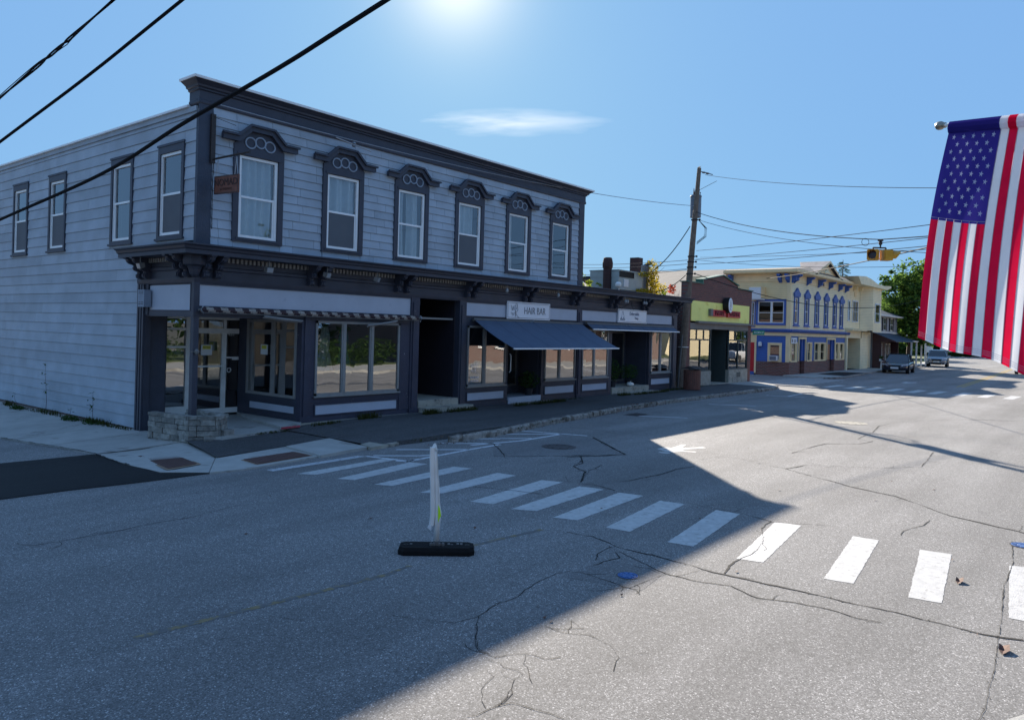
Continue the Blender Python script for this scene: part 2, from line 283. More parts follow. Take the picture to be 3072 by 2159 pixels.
M['hvac'] = mat('hvac', (.34, .40, .39), .5, .08, 3, )
M['pole_wood'] = mat('pole_wood', (.17, .12, .085), .85, .25, 6, .6, 18)
M['transformer'] = mat('transformer', (.15, .165, .19), .45, .1, 3)
M['black_rubber'] = mat('black_rubber', (.010, .009, .009), .75, .2, 20, .3, 60, spec=.15)
M['wire'] = mat('wire', (.012, .013, .016), .8, spec=.1)
M['wire_grey'] = mat('wire_grey', (.03, .035, .045), .9, spec=.05)
M['beacon'] = mat('beacon', (.60, .30, .02), .4, .1, 8)
M['lens_dark'] = mat('lens_dark', (.03, .008, .012), .15)
M['post_white'] = mat('post_white', (.72, .71, .68), .5, .05, 8)
M['sheet_white'] = cloth_mat('sheet_white', (.80, .80, .78), .3)
M['lime_sheet'] = mat('lime_sheet', (.50, .85, .02), .5)
M['trash_slat'] = mat('trash_slat', (.17, .066, .046), .65, .15, 8, rand=.12)
M['trash_dark'] = mat('trash_dark', (.03, .018, .015), .6)
M['car_dark'] = mat('car_dark', (.010, .014, .030), .18, spec=.8)
M['car_silver'] = mat('car_silver', (.22, .25, .30), .25, spec=.8, metal=.35)
M['car_white'] = mat('car_white', (.78, .78, .78), .25)
M['car_red'] = mat('car_red', (.25, .02, .03), .25)
M['car_glass'] = mat('car_glass', (.012, .016, .022), .04, spec=.9)
M['tyre'] = mat('tyre', (.012, .012, .012), .8)
M['rim'] = mat('rim', (.35, .36, .38), .3, metal=.7)
M['headlight'] = mat('headlight', (.62, .66, .72), .12)
M['plastic_black'] = mat('plastic_black', (.01, .01, .01), .5)
M['leaf_green'] = cloth_mat('leaf_green', (.13, .22, .045), .5, var=.3)
M['leaf_dark'] = cloth_mat('leaf_dark', (.055, .10, .03), .45, var=.3)
M['leaf_yellow'] = cloth_mat('leaf_yellow', (.42, .33, .03), .5, var=.2)
M['leaf_lime'] = cloth_mat('leaf_lime', (.24, .30, .03), .5, var=.2)
M['leaf_red'] = cloth_mat('leaf_red', (.35, .06, .03), .5, var=.3)
M['grass_blade'] = cloth_mat('grass_blade', (.06, .065, .022), .3, var=.4)
M['bark'] = mat('bark', (.07, .055, .045), .9, .3, 8, .6, 12)
M['grass'] = mat('grass', (.06, .085, .02), .9, .3, 3, .6, 20)
M['ground'] = mat('ground', (.09, .085, .06), .95, .3, .2)
M['pumpkin'] = mat('pumpkin', (.74, .72, .66), .5)
M['pot'] = mat('pot', (.02, .02, .025), .5)
M['dead_leaf'] = mat('dead_leaf', (.10, .042, .025), .8, .3, 40)
M['blue_cap'] = mat('blue_cap', (.035, .11, .30), .6, .2, 30)
M['iron_cover'] = mat('iron_cover', (.05, .042, .042), .6, .2, 20)
M['cloud_sign'] = mat('green_sign', (.0, .22, .13), .4)
M['flag_red'] = cloth_mat('flag_red', (.80, .012, .06), .55, var=.06)
M['flag_white'] = cloth_mat('flag_white', (.92, .92, .94), .6, var=.03)
M['flag_blue'] = cloth_mat('flag_blue', (.045, .035, .25), .5, var=.05)
M['flag_seam'] = cloth_mat('flag_seam', (.45, .42, .50), .3, var=.05)
M['brass'] = mat('brass', (.32, .28, .22), .35, metal=.7)
M['teal'] = mat('teal', (.05, .22, .20), .6, .3, 2)
M['pink'] = mat('pink', (.4, .06, .12), .7)

# ------------------------------------------------------------------ mesh helpers
class MB:
    def __init__(s): s.v = []; s.f = []; s.m = []
    def add(s, vs, fs, mi=0):
        o = len(s.v); s.v += [tuple(v) for v in vs]; s.f += [tuple(i + o for i in f) for f in fs]; s.m += [mi] * len(fs); return s
    def box(s, a, b, mi=0):
        x0, y0, z0 = (min(a[i], b[i]) for i in range(3)); x1, y1, z1 = (max(a[i], b[i]) for i in range(3))
        return s.add([(x0, y0, z0), (x1, y0, z0), (x1, y1, z0), (x0, y1, z0), (x0, y0, z1), (x1, y0, z1), (x1, y1, z1), (x0, y1, z1)],
                     [(0, 3, 2, 1), (4, 5, 6, 7), (0, 1, 5, 4), (1, 2, 6, 5), (2, 3, 7, 6), (3, 0, 4, 7)], mi)
    def quad(s, *p, mi=0): return s.add(p, [tuple(range(len(p)))], mi)
    def prism(s, pts, z0, z1, mi=0):          # horizontal polygon, extruded up
        n = len(pts)
        ar = sum(pts[i][0] * pts[(i + 1) % n][1] - pts[(i + 1) % n][0] * pts[i][1] for i in range(n))
        if ar < 0: pts = pts[::-1]
        return s.add([(x, y, z0) for x, y in pts] + [(x, y, z1) for x, y in pts],
                     [tuple(range(n - 1, -1, -1)), tuple(range(n, 2 * n))] + [(i, (i + 1) % n, n + (i + 1) % n, n + i) for i in range(n)], mi)
    def prism_y(s, pts, y0, y1, mi=0):        # polygon in xz, extruded along y (y0 front)
        n = len(pts)
        ar = sum(pts[i][0] * pts[(i + 1) % n][1] - pts[(i + 1) % n][0] * pts[i][1] for i in range(n))
        if ar < 0: pts = pts[::-1]
        return s.add([(x, y0, z) for x, z in pts] + [(x, y1, z) for x, z in pts],
                     [tuple(range(n)), tuple(range(2 * n - 1, n - 1, -1))] + [(i, n + i, n + (i + 1) % n, (i + 1) % n) for i in range(n)], mi)
    def prism_x(s, pts, x0, x1, mi=0):        # polygon in yz, extruded along x
        n = len(pts)
        ar = sum(pts[i][0] * pts[(i + 1) % n][1] - pts[(i + 1) % n][0] * pts[i][1] for i in range(n))
        if ar < 0: pts = pts[::-1]
        return s.add([(x0, y, z) for y, z in pts] + [(x1, y, z) for y, z in pts],
                     [tuple(range(n - 1, -1, -1)), tuple(range(n, 2 * n))] + [(i, (i + 1) % n, n + (i + 1) % n, n + i) for i in range(n)], mi)
    def tube(s, pts, r, n=8, mi=0, cap=True):
        pts = [Vector(p) for p in pts]; rs = r if isinstance(r, (list, tuple)) else [r] * len(pts); rings = []
        for i, p in enumerate(pts):
            t = (pts[min(i + 1, len(pts) - 1)] - pts[max(i - 1, 0)]).normalized()
            u = t.cross(Vector((0, 0, 1)) if abs(t.z) < .9 else Vector((1, 0, 0))).normalized(); v = t.cross(u)
            rings.append([p + (u * math.cos(2 * math.pi * k / n) + v * math.sin(2 * math.pi * k / n)) * rs[i] for k in range(n)])
        vs = [q for rg in rings for q in rg]; fs = []
        for i in range(len(pts) - 1):
            for k in range(n): fs.append((i * n + k, (i + 1) * n + k, (i + 1) * n + (k + 1) % n, i * n + (k + 1) % n))
        if cap: fs += [tuple(range(n)), tuple(range((len(pts)) * n - 1, (len(pts) - 1) * n - 1, -1))]
        return s.add(vs, fs, mi)
    def lathe(s, c, prof, n=16, mi=0):
        c = Vector(c); vs = []; fs = []
        for r, z in prof:
            for k in range(n): vs.append(c + Vector((r * math.cos(2 * math.pi * k / n), r * math.sin(2 * math.pi * k / n), z)))
        for i in range(len(prof) - 1):
            for k in range(n): fs.append((i * n + k, i * n + (k + 1) % n, (i + 1) * n + (k + 1) % n, (i + 1) * n + k))
        fs += [tuple(range(n - 1, -1, -1)), tuple(range((len(prof) - 1) * n, len(prof) * n))]
        return s.add(vs, fs, mi)
    def sweep(s, path, prof, mi=0, closed_prof=True):
        """profile (outward offset, z) swept along plan path; outward = right-hand side of the direction of travel"""
        path = [Vector(p) for p in path]; secs = []
        for i, p in enumerate(path):
            ns = []
            if i > 0: d = (path[i] - path[i - 1]).normalized(); ns.append(Vector((d.y, -d.x)))
            if i < len(path) - 1: d = (path[i + 1] - path[i]).normalized(); ns.append(Vector((d.y, -d.x)))
            n = sum(ns, Vector((0, 0))); n.normalize(); n = n / max(.3, n.dot(ns[0]))
            secs.append([(p.x + n.x * o, p.y + n.y * o, z) for o, z in prof])
        k = len(prof); vs = [q for sct in secs for q in sct]; fs = []
        for i in range(len(path) - 1):
            for j in range(k if closed_prof else k - 1): fs.append((i * k + j, (i + 1) * k + j, (i + 1) * k + (j + 1) % k, i * k + (j + 1) % k))
        if closed_prof: fs += [tuple(range(k - 1, -1, -1)), tuple((len(path) - 1) * k + j for j in range(k))]
        return s.add(vs, fs, mi)
    def mesh(s, name, mats, smooth=False, recalc=False):
        me = bpy.data.meshes.new(name); me.from_pydata(s.v, [], s.f)
        for mt in (mats if isinstance(mats, (list, tuple)) else [mats]): me.materials.append(M[mt] if isinstance(mt, str) else mt)
        me.polygons.foreach_set('material_index', s.m)
        if recalc:
            bm = bmesh.new(); bm.from_mesh(me); bmesh.ops.recalc_face_normals(bm, faces=bm.faces); bm.to_mesh(me); bm.free()
        if smooth: me.polygons.foreach_set('use_smooth', [True] * len(me.polygons))
        me.update(); return me
def link(name, me, parent=None, label=None, kind=None):
    o = bpy.data.objects.new(name, me); COL.objects.link(o)
    if parent is not None:
        o.parent = parent; o.matrix_parent_inverse = Matrix.Translation(WLOC(parent)).inverted() @ Matrix.Identity(4)
    if label: o['label'] = label
    if kind: o['kind'] = kind
    return o
def WLOC(o):
    v = Vector((0, 0, 0))
    while o is not None:
        if o.get('_root'): return Vector(o['_root'])
        o = o.parent
    return v
def thing(name, label, cat, loc, group=None):
    o = bpy.data.objects.new(name, None); COL.objects.link(o); o.location = loc; o.empty_display_size = .3
    o['label'] = label; o['category'] = cat; ROOTS.append(o); LOCS[o.name] = Vector(loc)
    if group: o['group'] = group
    return o
ROOTS = []; LOCS = {}
def WLOC(o):
    while o.parent is not None: o = o.parent
    return LOCS.get(o.name, Vector((0, 0, 0)))
def part(name, mb, mats, parent, label=None, smooth=False, kind=None, recalc=False):
    me = mb.mesh(name, mats, smooth, recalc) if isinstance(mb, MB) else mb
    o = bpy.data.objects.new(name, me); COL.objects.link(o); o.parent = parent
    if parent.parent is None: o.matrix_parent_inverse = Matrix.Translation(-WLOC(parent))
    if label: o['label'] = label
    if kind: o['kind'] = kind
    return o
def struct(name, mb, mats, parent=None, smooth=False):
    me = mb.mesh(name, mats, smooth) if isinstance(mb, MB) else mb
    o = bpy.data.objects.new(name, me); COL.objects.link(o)
    if parent: o.parent = parent
    else: o['kind'] = 'structure'
    return o
def single(name, mb, mats, label, cat, group=None, smooth=False, recalc=False):
    me = mb.mesh(name, mats, smooth, recalc); o = bpy.data.objects.new(name, me); COL.objects.link(o)
    o['label'] = label; o['category'] = cat
    if group: o['group'] = group
    return o
def copy_tree(o, parent=None):
    c = o.copy(); COL.objects.link(c)
    if parent is not None: c.parent = parent
    for ch in list(o.children): copy_tree(ch, c)
    return c
def text_mesh(body, size, mats, ext=.006, sx=1.0, bevel=0.0, offset=0.0):
    cu = bpy.data.curves.new('lettering', 'FONT'); cu.body = body; cu.size = size; cu.extrude = ext; cu.align_x = 'CENTER'; cu.align_y = 'CENTER'; cu.offset = offset
    cu.resolution_u = 3
    o = bpy.data.objects.new('lettering', cu); COL.objects.link(o)
    dg = bpy.context.evaluated_depsgraph_get(); dg.update()
    me = bpy.data.meshes.new_from_object(o.evaluated_get(dg)); bpy.data.objects.remove(o)
    me.materials.clear(); me.materials.append(M[mats])
    me.transform(Matrix.Diagonal((sx, 1, 1, 1)))
    return me
def face_front(me, x, y, z):      # letters standing upright and facing -Y
    me.transform(Matrix.Translation((x, y, z)) @ Matrix.Rotation(math.pi / 2, 4, 'X')); return me
def face_left(me, x, y, z):       # facing -X
    me.transform(Matrix.Translation((x, y, z)) @ Matrix.Rotation(-math.pi / 2, 4, 'Z') @ Matrix.Rotation(math.pi / 2, 4, 'X')); return me
def strip(mb, pts, w, z, mi=0):
    for i in range(len(pts) - 1):
        a = Vector(pts[i]); b = Vector(pts[i + 1]); d = (b - a)
        if d.length < 1e-5: continue
        n = Vector((-d.y, d.x)).normalized() * w / 2
        mb.add([(a.x - n.x, a.y - n.y, z), (b.x - n.x, b.y - n.y, z), (b.x + n.x, b.y + n.y, z), (a.x + n.x, a.y + n.y, z)], [(0, 1, 2, 3)], mi)
def wall_x(mb, x0, x1, z0, z1, y0, y1, holes, mi=0):
    """wall in the xz plane between y0 and y1 with rectangular holes (hx0,hx1,hz0,hz1)"""
    xs = sorted({x0, x1, *[h[0] for h in holes], *[h[1] for h in holes]}); zs = sorted({z0, z1, *[h[2] for h in holes], *[h[3] for h in holes]})
    xs = [x for x in xs if x0 <= x <= x1]; zs = [z for z in zs if z0 <= z <= z1]
    for j in range(len(zs) - 1):
        run = None
        for i in range(len(xs) - 1):
            cx, cz = (xs[i] + xs[i + 1]) / 2, (zs[j] + zs[j + 1]) / 2
            inside = any(h[0] < cx < h[1] and h[2] < cz < h[3] for h in holes)
            if not inside: run = (run[0], xs[i + 1]) if run else (xs[i], xs[i + 1])
            if (inside or i == len(xs) - 2) and run:
                mb.box((run[0], y0, zs[j]), (run[1], y1, zs[j + 1]), mi); run = None
def wall_y(mb, y0, y1, z0, z1, x0, x1, holes, mi=0):
    t = MB(); wall_x(t, y0, y1, z0, z1, x0, x1, holes)
    mb.add([(v[1], v[0], v[2]) for v in t.v], [f[::-1] for f in t.f], mi)
# ------------------------------------------------------------------ measured ground layout (metres)
CRACKS=[
 (2,[(14.64,5.01),(14.35,4.59),(14.01,4.02),(13.67,3.50),(13.45,2.85),(12.93,2.31),(12.54,1.93),(12.36,1.50),(12.14,1.00)]),
 (1,[(14.35,6.58),(15.03,6.50),(15.14,6.22),(14.97,5.78),(14.69,5.28),(14.64,5.01)]),
 (1.6,[(14.62,5.00),(15.32,4.86),(15.61,4.53),(15.83,4.14),(16.23,3.64),(16.94,3.12),(19.45,3.33)]),
 (1.4,[(16.69,5.58),(17.84,5.57),(18.81,5.52),(19.44,4.93),(20.28,4.81)]),
 (1.6,[(20.40,5.20),(22.19,5.27),(24.05,5.54),(25.42,5.43),(27.38,4.58),(28.93,3.59),(29.54,2.51)]),
 (2.2,[(7.87,5.38),(7.93,5.04),(7.73,4.51),(7.75,4.12),(7.71,3.81),(7.66,3.48),(7.65,3.13),(7.66,2.81),(7.69,2.41),(7.68,1.98),(7.72,1.61),(7.70,1.25),(7.69,0.82),(7.76,0.62)]),
 (1,[(7.70,4.67),(7.25,3.70),(7.26,3.29),(7.36,3.03),(7.20,2.70),(7.25,2.57),(7.33,2.35),(7.36,2.08),(7.31,1.82),(7.37,1.57)]),
 (0.8,[(7.25,2.57),(7.40,2.58),(7.55,2.55),(7.69,2.41)]),
 (0.8,[(7.23,3.57),(7.63,3.46)]),
 (1,[(10.32,3.71),(9.82,3.65),(9.20,3.40),(8.78,3.31),(8.29,3.32),(7.97,3.31),(7.69,3.24)]),
 (0.8,[(10.81,2.20),(11.18,2.20),(11.60,2.09),(12.03,2.09)]),
 (1.2,[(5.50,3.69),(5.40,3.45),(5.31,3.28),(5.28,3.16),(5.18,3.05),(5.13,2.99),(5.27,2.92),(5.39,2.85)]),
 (0.8,[(5.13,2.99),(5.01,2.95),(4.90,2.90)]),
 (1.2,[(10.52,5.06),(10.44,4.66),(10.50,4.23),(10.38,3.99),(10.27,3.67),(10.61,3.09)]),
 (2,[(15.29,9.78),(14.63,9.01),(13.75,8.01),(13.23,8.19),(12.56,8.64)]),
 (1.2,[(16.69,9.34),(16.76,10.33),(16.53,10.78)]),
 (1.2,[(12.78,8.45),(12.22,8.02),(11.78,7.95),(11.48,7.49),(10.68,7.04)]),
 (1.4,[(4.08,2.77),(4.08,2.88),(4.05,2.99),(4.04,3.08),(4.02,3.16),(3.93,3.20),(3.80,3.22),(3.74,3.22),(3.69,3.26)]),
 (1,[(3.93,3.20),(4.01,3.22),(4.12,3.27),(4.23,3.32),(4.30,3.36),(4.30,3.46),(4.35,3.53)]),
 (0.7,[(4.30,3.36),(4.41,3.37),(4.43,3.44),(4.40,3.54),(4.43,3.60),(4.42,3.71)]),
 (0.8,[(4.34,3.23),(4.39,3.29),(4.47,3.36),(4.55,3.47),(4.69,3.56)]),
 (0.9,[(4.48,3.70),(4.57,3.66),(4.69,3.58),(4.72,3.51),(4.72,3.40),(4.83,3.33)]),
 (1,[(4.51,3.78),(4.53,3.91),(4.67,4.06),(4.83,4.20),(5.06,4.34),(5.37,4.43),(5.54,4.39),(5.78,4.44),(6.04,4.50),(6.29,4.52),(6.51,4.51),(6.64,4.47)]),
 (1,[(6.60,4.44),(6.66,4.35),(6.63,4.14),(6.61,3.93),(6.59,3.75),(6.58,3.66),(6.50,3.58)]),
 (1,[(6.59,3.75),(6.92,3.72),(7.21,3.68),(7.29,3.98)]),
 (0.6,[(4.29,3.61),(4.24,3.50),(4.02,3.43),(3.91,3.33),(3.85,3.24)]),
 (1.2,[(12.90,10.88),(11.50,9.31)]),
 (1.6,[(11.52,9.65),(12.74,8.65),(13.72,7.97),(14.72,9.09),(15.31,9.78)]),
 (1.4,[(12.78,8.43),(12.44,8.19),(11.79,7.95),(11.57,7.52),(11.09,7.23),(10.61,7.00)]),
 (1,[(11.57,7.52),(11.89,7.53),(12.35,7.68)]),
 (1.1,[(11.12,6.58),(11.34,6.51),(11.83,6.46),(12.43,6.42),(12.97,6.46),(13.52,6.35)]),
 (1,[(9.07,8.01),(9.26,7.47),(9.33,7.23),(9.42,6.91)]),
 (1,[(10.83,7.47),(10.49,7.11),(10.61,6.73),(10.46,6.26)]),
 (1,[(7.69,4.63),(7.36,4.60),(7.12,4.48)]),
 (1,[(7.54,4.48),(7.39,4.33),(7.15,4.39),(6.97,4.40)]),
 (1,[(3.04,9.30),(3.56,9.25),(4.17,9.23),(4.40,9.28),(5.05,9.24),(5.82,9.41),(6.31,9.11)]),
 (0.8,[(2.91,7.89),(3.25,7.91),(3.57,8.03)]),
 (0.9,[(4.53,4.91),(4.59,4.70),(4.78,4.39),(5.03,4.34),(5.42,4.42)]),
 (0.9,[(5.03,4.34),(4.69,4.08),(4.49,3.86),(4.51,3.67)]),
 (0.8,[(3.99,4.46),(4.04,4.17)]),
 (0.6,[(3.81,5.64),(3.96,5.33)]),
 (0.9,[(11.49,1.07),(10.36,0.95),(9.28,0.92),(8.57,0.86),(7.72,0.80),(6.83,0.73),(6.38,0.71),(5.91,0.71)]),
 (1.6,[(15.39,9.84),(14.74,9.19),(14.08,8.45)]),
 (1.5,[(16.54,11.30),(16.59,10.71),(16.40,9.81),(16.68,9.07)]),
 (1.5,[(25.11,11.09),(25.34,10.04),(25.73,9.18),(25.73,7.31)]),
 (1.5,[(17.49,10.92),(17.57,10.65)]),
]
SLAB_RAMP_A=[(6.47,15.43),(6.17,13.45),(6.15,12.28),(6.69,11.73),(7.64,13.17),(8.24,15.49),(7.28,15.43)]
SLAB_RAMP_B=[(7.60,13.11),(6.66,11.68),(7.23,11.58),(8.97,11.80),(9.13,13.15)]
SLAB_C=[(9.06,13.04),(8.90,11.70),(10.23,11.93),(10.40,13.39)]
SLAB_D=[(10.30,12.23),(10.20,11.79),(11.05,11.89),(11.00,12.16),(10.75,12.38)]
LEFT_J3=[(7.21,15.43),(7.76,15.46),(8.23,15.44)]
LCR1=[(6.64,18.66),(6.73,18.32),(6.74,18.14),(6.62,17.98)]
LCR2=[(6.68,17.85),(6.85,17.79),(6.77,17.35),(6.97,17.69),(7.10,17.58),(6.99,17.00)]
LCR3=[(6.86,17.61),(6.98,17.77),(7.01,17.23),(6.72,17.07)]
WALKWAY_AS=[(8.13,15.28),(7.49,12.92),(10.36,13.33),(10.94,15.07),(10.40,15.12),(8.60,14.78)]
GRATE_A=[(6.79,14.44),(7.41,14.52),(6.96,12.63),(6.39,12.50)]
GRATE_B=[(7.71,12.36),(8.83,12.47),(8.82,11.93),(7.64,11.80)]
DARK_PATCH=[(2.91,14.22),(4.35,15.53),(4.90,15.62),(6.42,15.52),(6.53,15.56),(6.24,13.59),(6.20,12.39),(6.70,11.81),(7.30,11.69),(5.56,11.76),(4.61,11.88),(3.74,11.90),(2.42,11.83)]
SYMBOL=[(14.94,7.90),(15.28,7.89),(15.32,7.83),(15.29,7.74),(16.00,7.83),(16.06,7.75),(15.48,7.58),(16.02,7.33),(15.91,7.20),(15.35,7.43),(15.12,7.42),(15.27,7.13),(15.14,7.09),(15.03,7.34),(14.91,7.40),(14.77,7.42),(14.75,7.59)]
SYM_HOLE=[(15.00,7.78),(15.10,7.81),(15.23,7.78),(15.07,7.76)]
FAR_ARROW=[(49.86,10.36),(50.94,10.35),(51.31,10.36),(50.63,10.12),(51.48,9.84),(50.96,9.73),(49.84,9.97),(49.53,10.07)]
STRIPE0=[(7.54,11.38),(7.54,11.20),(9.67,11.31),(9.59,11.48)]
THIN_LINES=[[(14.91,11.81),(15.49,10.07)],
[(14.09,11.64),(15.27,10.65)],
[(13.52,11.17),(14.10,10.69)],
[(12.25,10.93),(13.58,10.62),(15.27,10.65)],
[(20.37,11.59),(21.21,10.23)],
[(26.14,11.77),(26.98,10.34)],
[(32.23,11.95),(32.82,10.50)],
[(32.50,11.12),(34.83,11.27)],
[(9.69,11.33),(9.91,10.38),(10.44,10.43),(11.80,10.55),(12.81,10.58)],
[(10.65,11.55),(11.78,10.56)],
[(11.92,11.55),(12.80,10.79)],
[(12.87,11.67),(13.47,11.13)],
[(9.83,11.29),(10.47,10.69),(10.87,10.52)],
[(9.77,10.58),(9.86,10.38),(10.07,10.43)]]
YELLOW=[(1.22,6.10),(1.93,6.05),(2.30,6.04),(2.84,6.02),(3.32,5.97),(3.95,5.90),(5.33,5.75),(6.54,5.84),(7.75,5.68)]
def sst(t): t = max(0., min(1., t)); return t * t * (3 - 2 * t)
def drop(X, Y): return -(0.14 * sst((Y - 12) / 4) + .20 * sst((Y - 15) / 10)) * sst((9.2 - X) / 2)

# terrain far beyond, the road sheet, the side street
b = MB(); b.quad((-1500, -1500, -.35), (2500, -1500, -.35), (2500, 2500, -.35), (-1500, 2500, -.35)); struct('terrain', b, 'ground')
b = MB()
def grid(mb, xs, ys, zf, mi=0):
    base = [(x, y, zf(x, y)) for y in ys for x in xs]; n = len(xs)
    mb.add(base, [(j * n + i, j * n + i + 1, (j + 1) * n + i + 1, (j + 1) * n + i) for j in range(len(ys) - 1) for i in range(n - 1)], mi)
xs = [-60, -30, -15, -8, -4, 0, 2, 4, 5, 6, 6.6, 7.2, 7.8, 8.4, 9.2, 10, 15, 25, 40, 60, 90, 140, 200]
ys = [-30, -10, 0, 5, 10, 12, 12.7, 13.4, 14.2, 15, 16, 20, 30, 60]
grid(b, xs, ys, drop); road = struct('road', b, 'asphalt')

b = MB(); 
for wd, pts in CRACKS:
    pts = [Vector(p) for p in pts]; out = [pts[0]]
    for i in range(len(pts) - 1):
        off_ = 0
        d = pts[i + 1] - pts[i]; n = max(1, int(d.length / .06)); nn = Vector((-d.y, d.x)).normalized() if d.length else Vector((0, 0))
        for k in range(1, n + 1):
            q = pts[i] + d * k / n
            off_ = off_ * .82 + random.uniform(-.012, .012) * (.5 if pts[0].y < 1.3 else 1)
            if k < n: q = q + nn * off_
            out.append(q)
    lim = .46 if pts[0].x < 6 else (.75 if pts[0].x < 9 else 1.2)
    wv = 1.0
    for i in range(len(out) - 1):
        wv = max(.25, min(2.0, wv + random.uniform(-.45, .45)))
        strip(b, [out[i], out[i + 1]], .0105 * wd * lim * wv, .0046)
        if random.random() < .25: q = out[i] + Vector((random.uniform(-.02, .02), random.uniform(-.02, .02))); r_ = .008 * wd * lim; b.add([(q.x - r_, q.y, .0045), (q.x, q.y - r_ * .7, .0045), (q.x + r_, q.y, .0045), (q.x, q.y + r_ * .8, .0045)], [(0, 1, 2, 3)])
        if random.random() < .06 and wd > .9:
            a = random.uniform(0, 6.28); p = out[i]; br = [p]
            for _ in range(random.randint(2, 6)):
                a += random.uniform(-.5, .5); p = p + Vector((math.cos(a), math.sin(a))) * .07; br.append(p)
            strip(b, br, .006, .0044)
part_cr = struct('crack_network', b, 'crack', road); part_cr['kind'] = 'stuff'
def on_road(name, mb, m): o = struct(name, mb, m, road); return o
def conform(pts, off, m):
    """flat sheet cut along the road sheet's own grid so that it lies on it everywhere"""
    bm = bmesh.new(); bm.faces.new([bm.verts.new((x, y, 0)) for x, y in pts])
    for x in xs: bmesh.ops.bisect_plane(bm, geom=bm.verts[:] + bm.edges[:] + bm.faces[:], plane_co=(x, 0, 0), plane_no=(1, 0, 0))
    for y in ys: bmesh.ops.bisect_plane(bm, geom=bm.verts[:] + bm.edges[:] + bm.faces[:], plane_co=(0, y, 0), plane_no=(0, 1, 0))
    bmesh.ops.triangulate(bm, faces=bm.faces[:])
    for v in bm.verts: v.co.z = road_z(v.co.x, v.co.y) + off
    bmesh.ops.recalc_face_normals(bm, faces=bm.faces[:])
    me = bpy.data.meshes.new('sheet'); bm.to_mesh(me); bm.free(); me.materials.append(M[m]); return me
def road_z(x, y):
    i = max(k for k in range(len(xs) - 1) if xs[k] <= x + 1e-6 or k == 0); j = max(k for k in range(len(ys) - 1) if ys[k] <= y + 1e-6 or k == 0)
    u = (x - xs[i]) / (xs[i + 1] - xs[i]); v = (y - ys[j]) / (ys[j + 1] - ys[j]); f = drop
    return (f(xs[i], ys[j]) * (1 - u) + f(xs[i + 1], ys[j]) * u) * (1 - v) + (f(xs[i], ys[j + 1]) * (1 - u) + f(xs[i + 1], ys[j + 1]) * u) * v
on_road('new_asphalt_patch', conform(DARK_PATCH, .012, 'asphalt_new'), 'asphalt_new')
# near crosswalk
SP = [(7.92, 9.97, 8.06, 9.69, 9.96, 9.94, 9.86, 10.29), (8.05, 9.21, 8.19, 8.94, 10.23, 9.09, 10.12, 9.43), (8.15, 8.29, 8.36, 8.01, 10.30, 8.12, 10.24, 8.50),
      (8.26, 7.35, 8.37, 7.01, 10.41, 7.22, 10.30, 7.58), (8.32, 6.64, 8.49, 6.32, 10.43, 6.43, 10.34, 6.84), (8.35, 5.94, 8.47, 5.62, 10.47, 5.75, 10.39, 6.14),
      (8.42, 5.15, 8.45, 4.82, 10.40, 5.02, 10.35, 5.40), (8.36, 4.25, 8.40, 3.93, 10.40, 4.18, 10.39, 4.53), (8.29, 3.36, 8.37, 3.08, 10.37, 3.32, 10.31, 3.65),
      (8.26, 2.40, 8.31, 2.12, 10.33, 2.35, 10.30, 2.65), (8.25, 1.60, 8.30, 1.32, 10.29, 1.55, 10.23, 1.87), (8.29, .78, 8.32, .44, 10.38, .62, 10.25, .97), (7.70, 10.75, 7.89, 10.47, 9.87, 10.66, 9.82, 10.91)]
def ragged(p, z, amp=.005):
    out = []
    for i in range(4):
        a = Vector(p[i]); c = Vector(p[(i + 1) % 4]); n = max(1, int((c - a).length / .06)); nn = Vector((-(c - a).y, (c - a).x)).normalized()
        for k in range(n): out.append(a.lerp(c, k / n) + nn * (random.uniform(-amp, amp) if k else 0))
    return out
for q in SP:
    p = [(q[0], q[1]), (q[2], q[3]), (q[4], q[5]), (q[6], q[7])]
    pts = ragged(p, 0); b = MB(); b.add([(v.x, v.y, .003) for v in pts], [tuple(range(len(pts)))]); on_road('crosswalk_stripe', b, 'white_paint')
b = MB(); b.quad((10.36, 1.36, .0045), (10.40, 1.05, .0045), (10.15, 1.02, .0045), (10.1, 1.36, .0045))
b = MB(); b.add([(x, y, .003) for x, y in STRIPE0], [(0, 1, 2, 3)]); on_road('faded_stripe', b, 'worn_paint')
for pts in THIN_LINES:
    b = MB(); strip(b, pts, .095, .0035); on_road('parking_line', b, 'thin_paint')
b = MB()
for i in range(len(YELLOW) - 1):
    if i in (0, 1, 2, 6): continue
    strip(b, [YELLOW[i], YELLOW[i + 1]], .055 if i < 3 else .07, .0022)
strip(b, [(5.33, 5.78), (5.6, 5.80)], .05, .0022); strip(b, [(6.35, 5.86), (6.54, 5.84)], .05, .0022); on_road('worn_centre_line', b, 'yellow_paint')
b = MB(); b.add([(7.25, 4.45, .0016), (7.30, 3.72, .0016), (6.62, 3.62, .0016), (6.42, 4.40, .0016)], [(0, 3, 2, 1)]); on_road('utility_cut_patch', b, 'asphalt_patch')
b = MB(); b.add([(15.3, 9.78, .0016), (13.73, 8.0, .0016), (11.5, 9.65, .0016), (12.95, 10.9, .0016)], [(0, 3, 2, 1)]); on_road('utility_cut_patch', b, 'asphalt_patch')
for off in (-.12, .12):
    b = MB(); strip(b, [(48.6, 7.15 + off), (59.5, 7.5 + off), (71.4, 7.9 + off), (88, 8.6 + off), (104.5, 9.4 + off), (125, 10.8 + off), (160, 14 + off)], .11, .006); on_road('centre_line', b, 'far_yellow')
b = MB(); strip(b, [(x, y - 3.4) for x, y in ((60, 7.5), (88, 8.6), (125, 10.8), (160, 14))], .1, .006); on_road('edge_line', b, 'thin_paint')
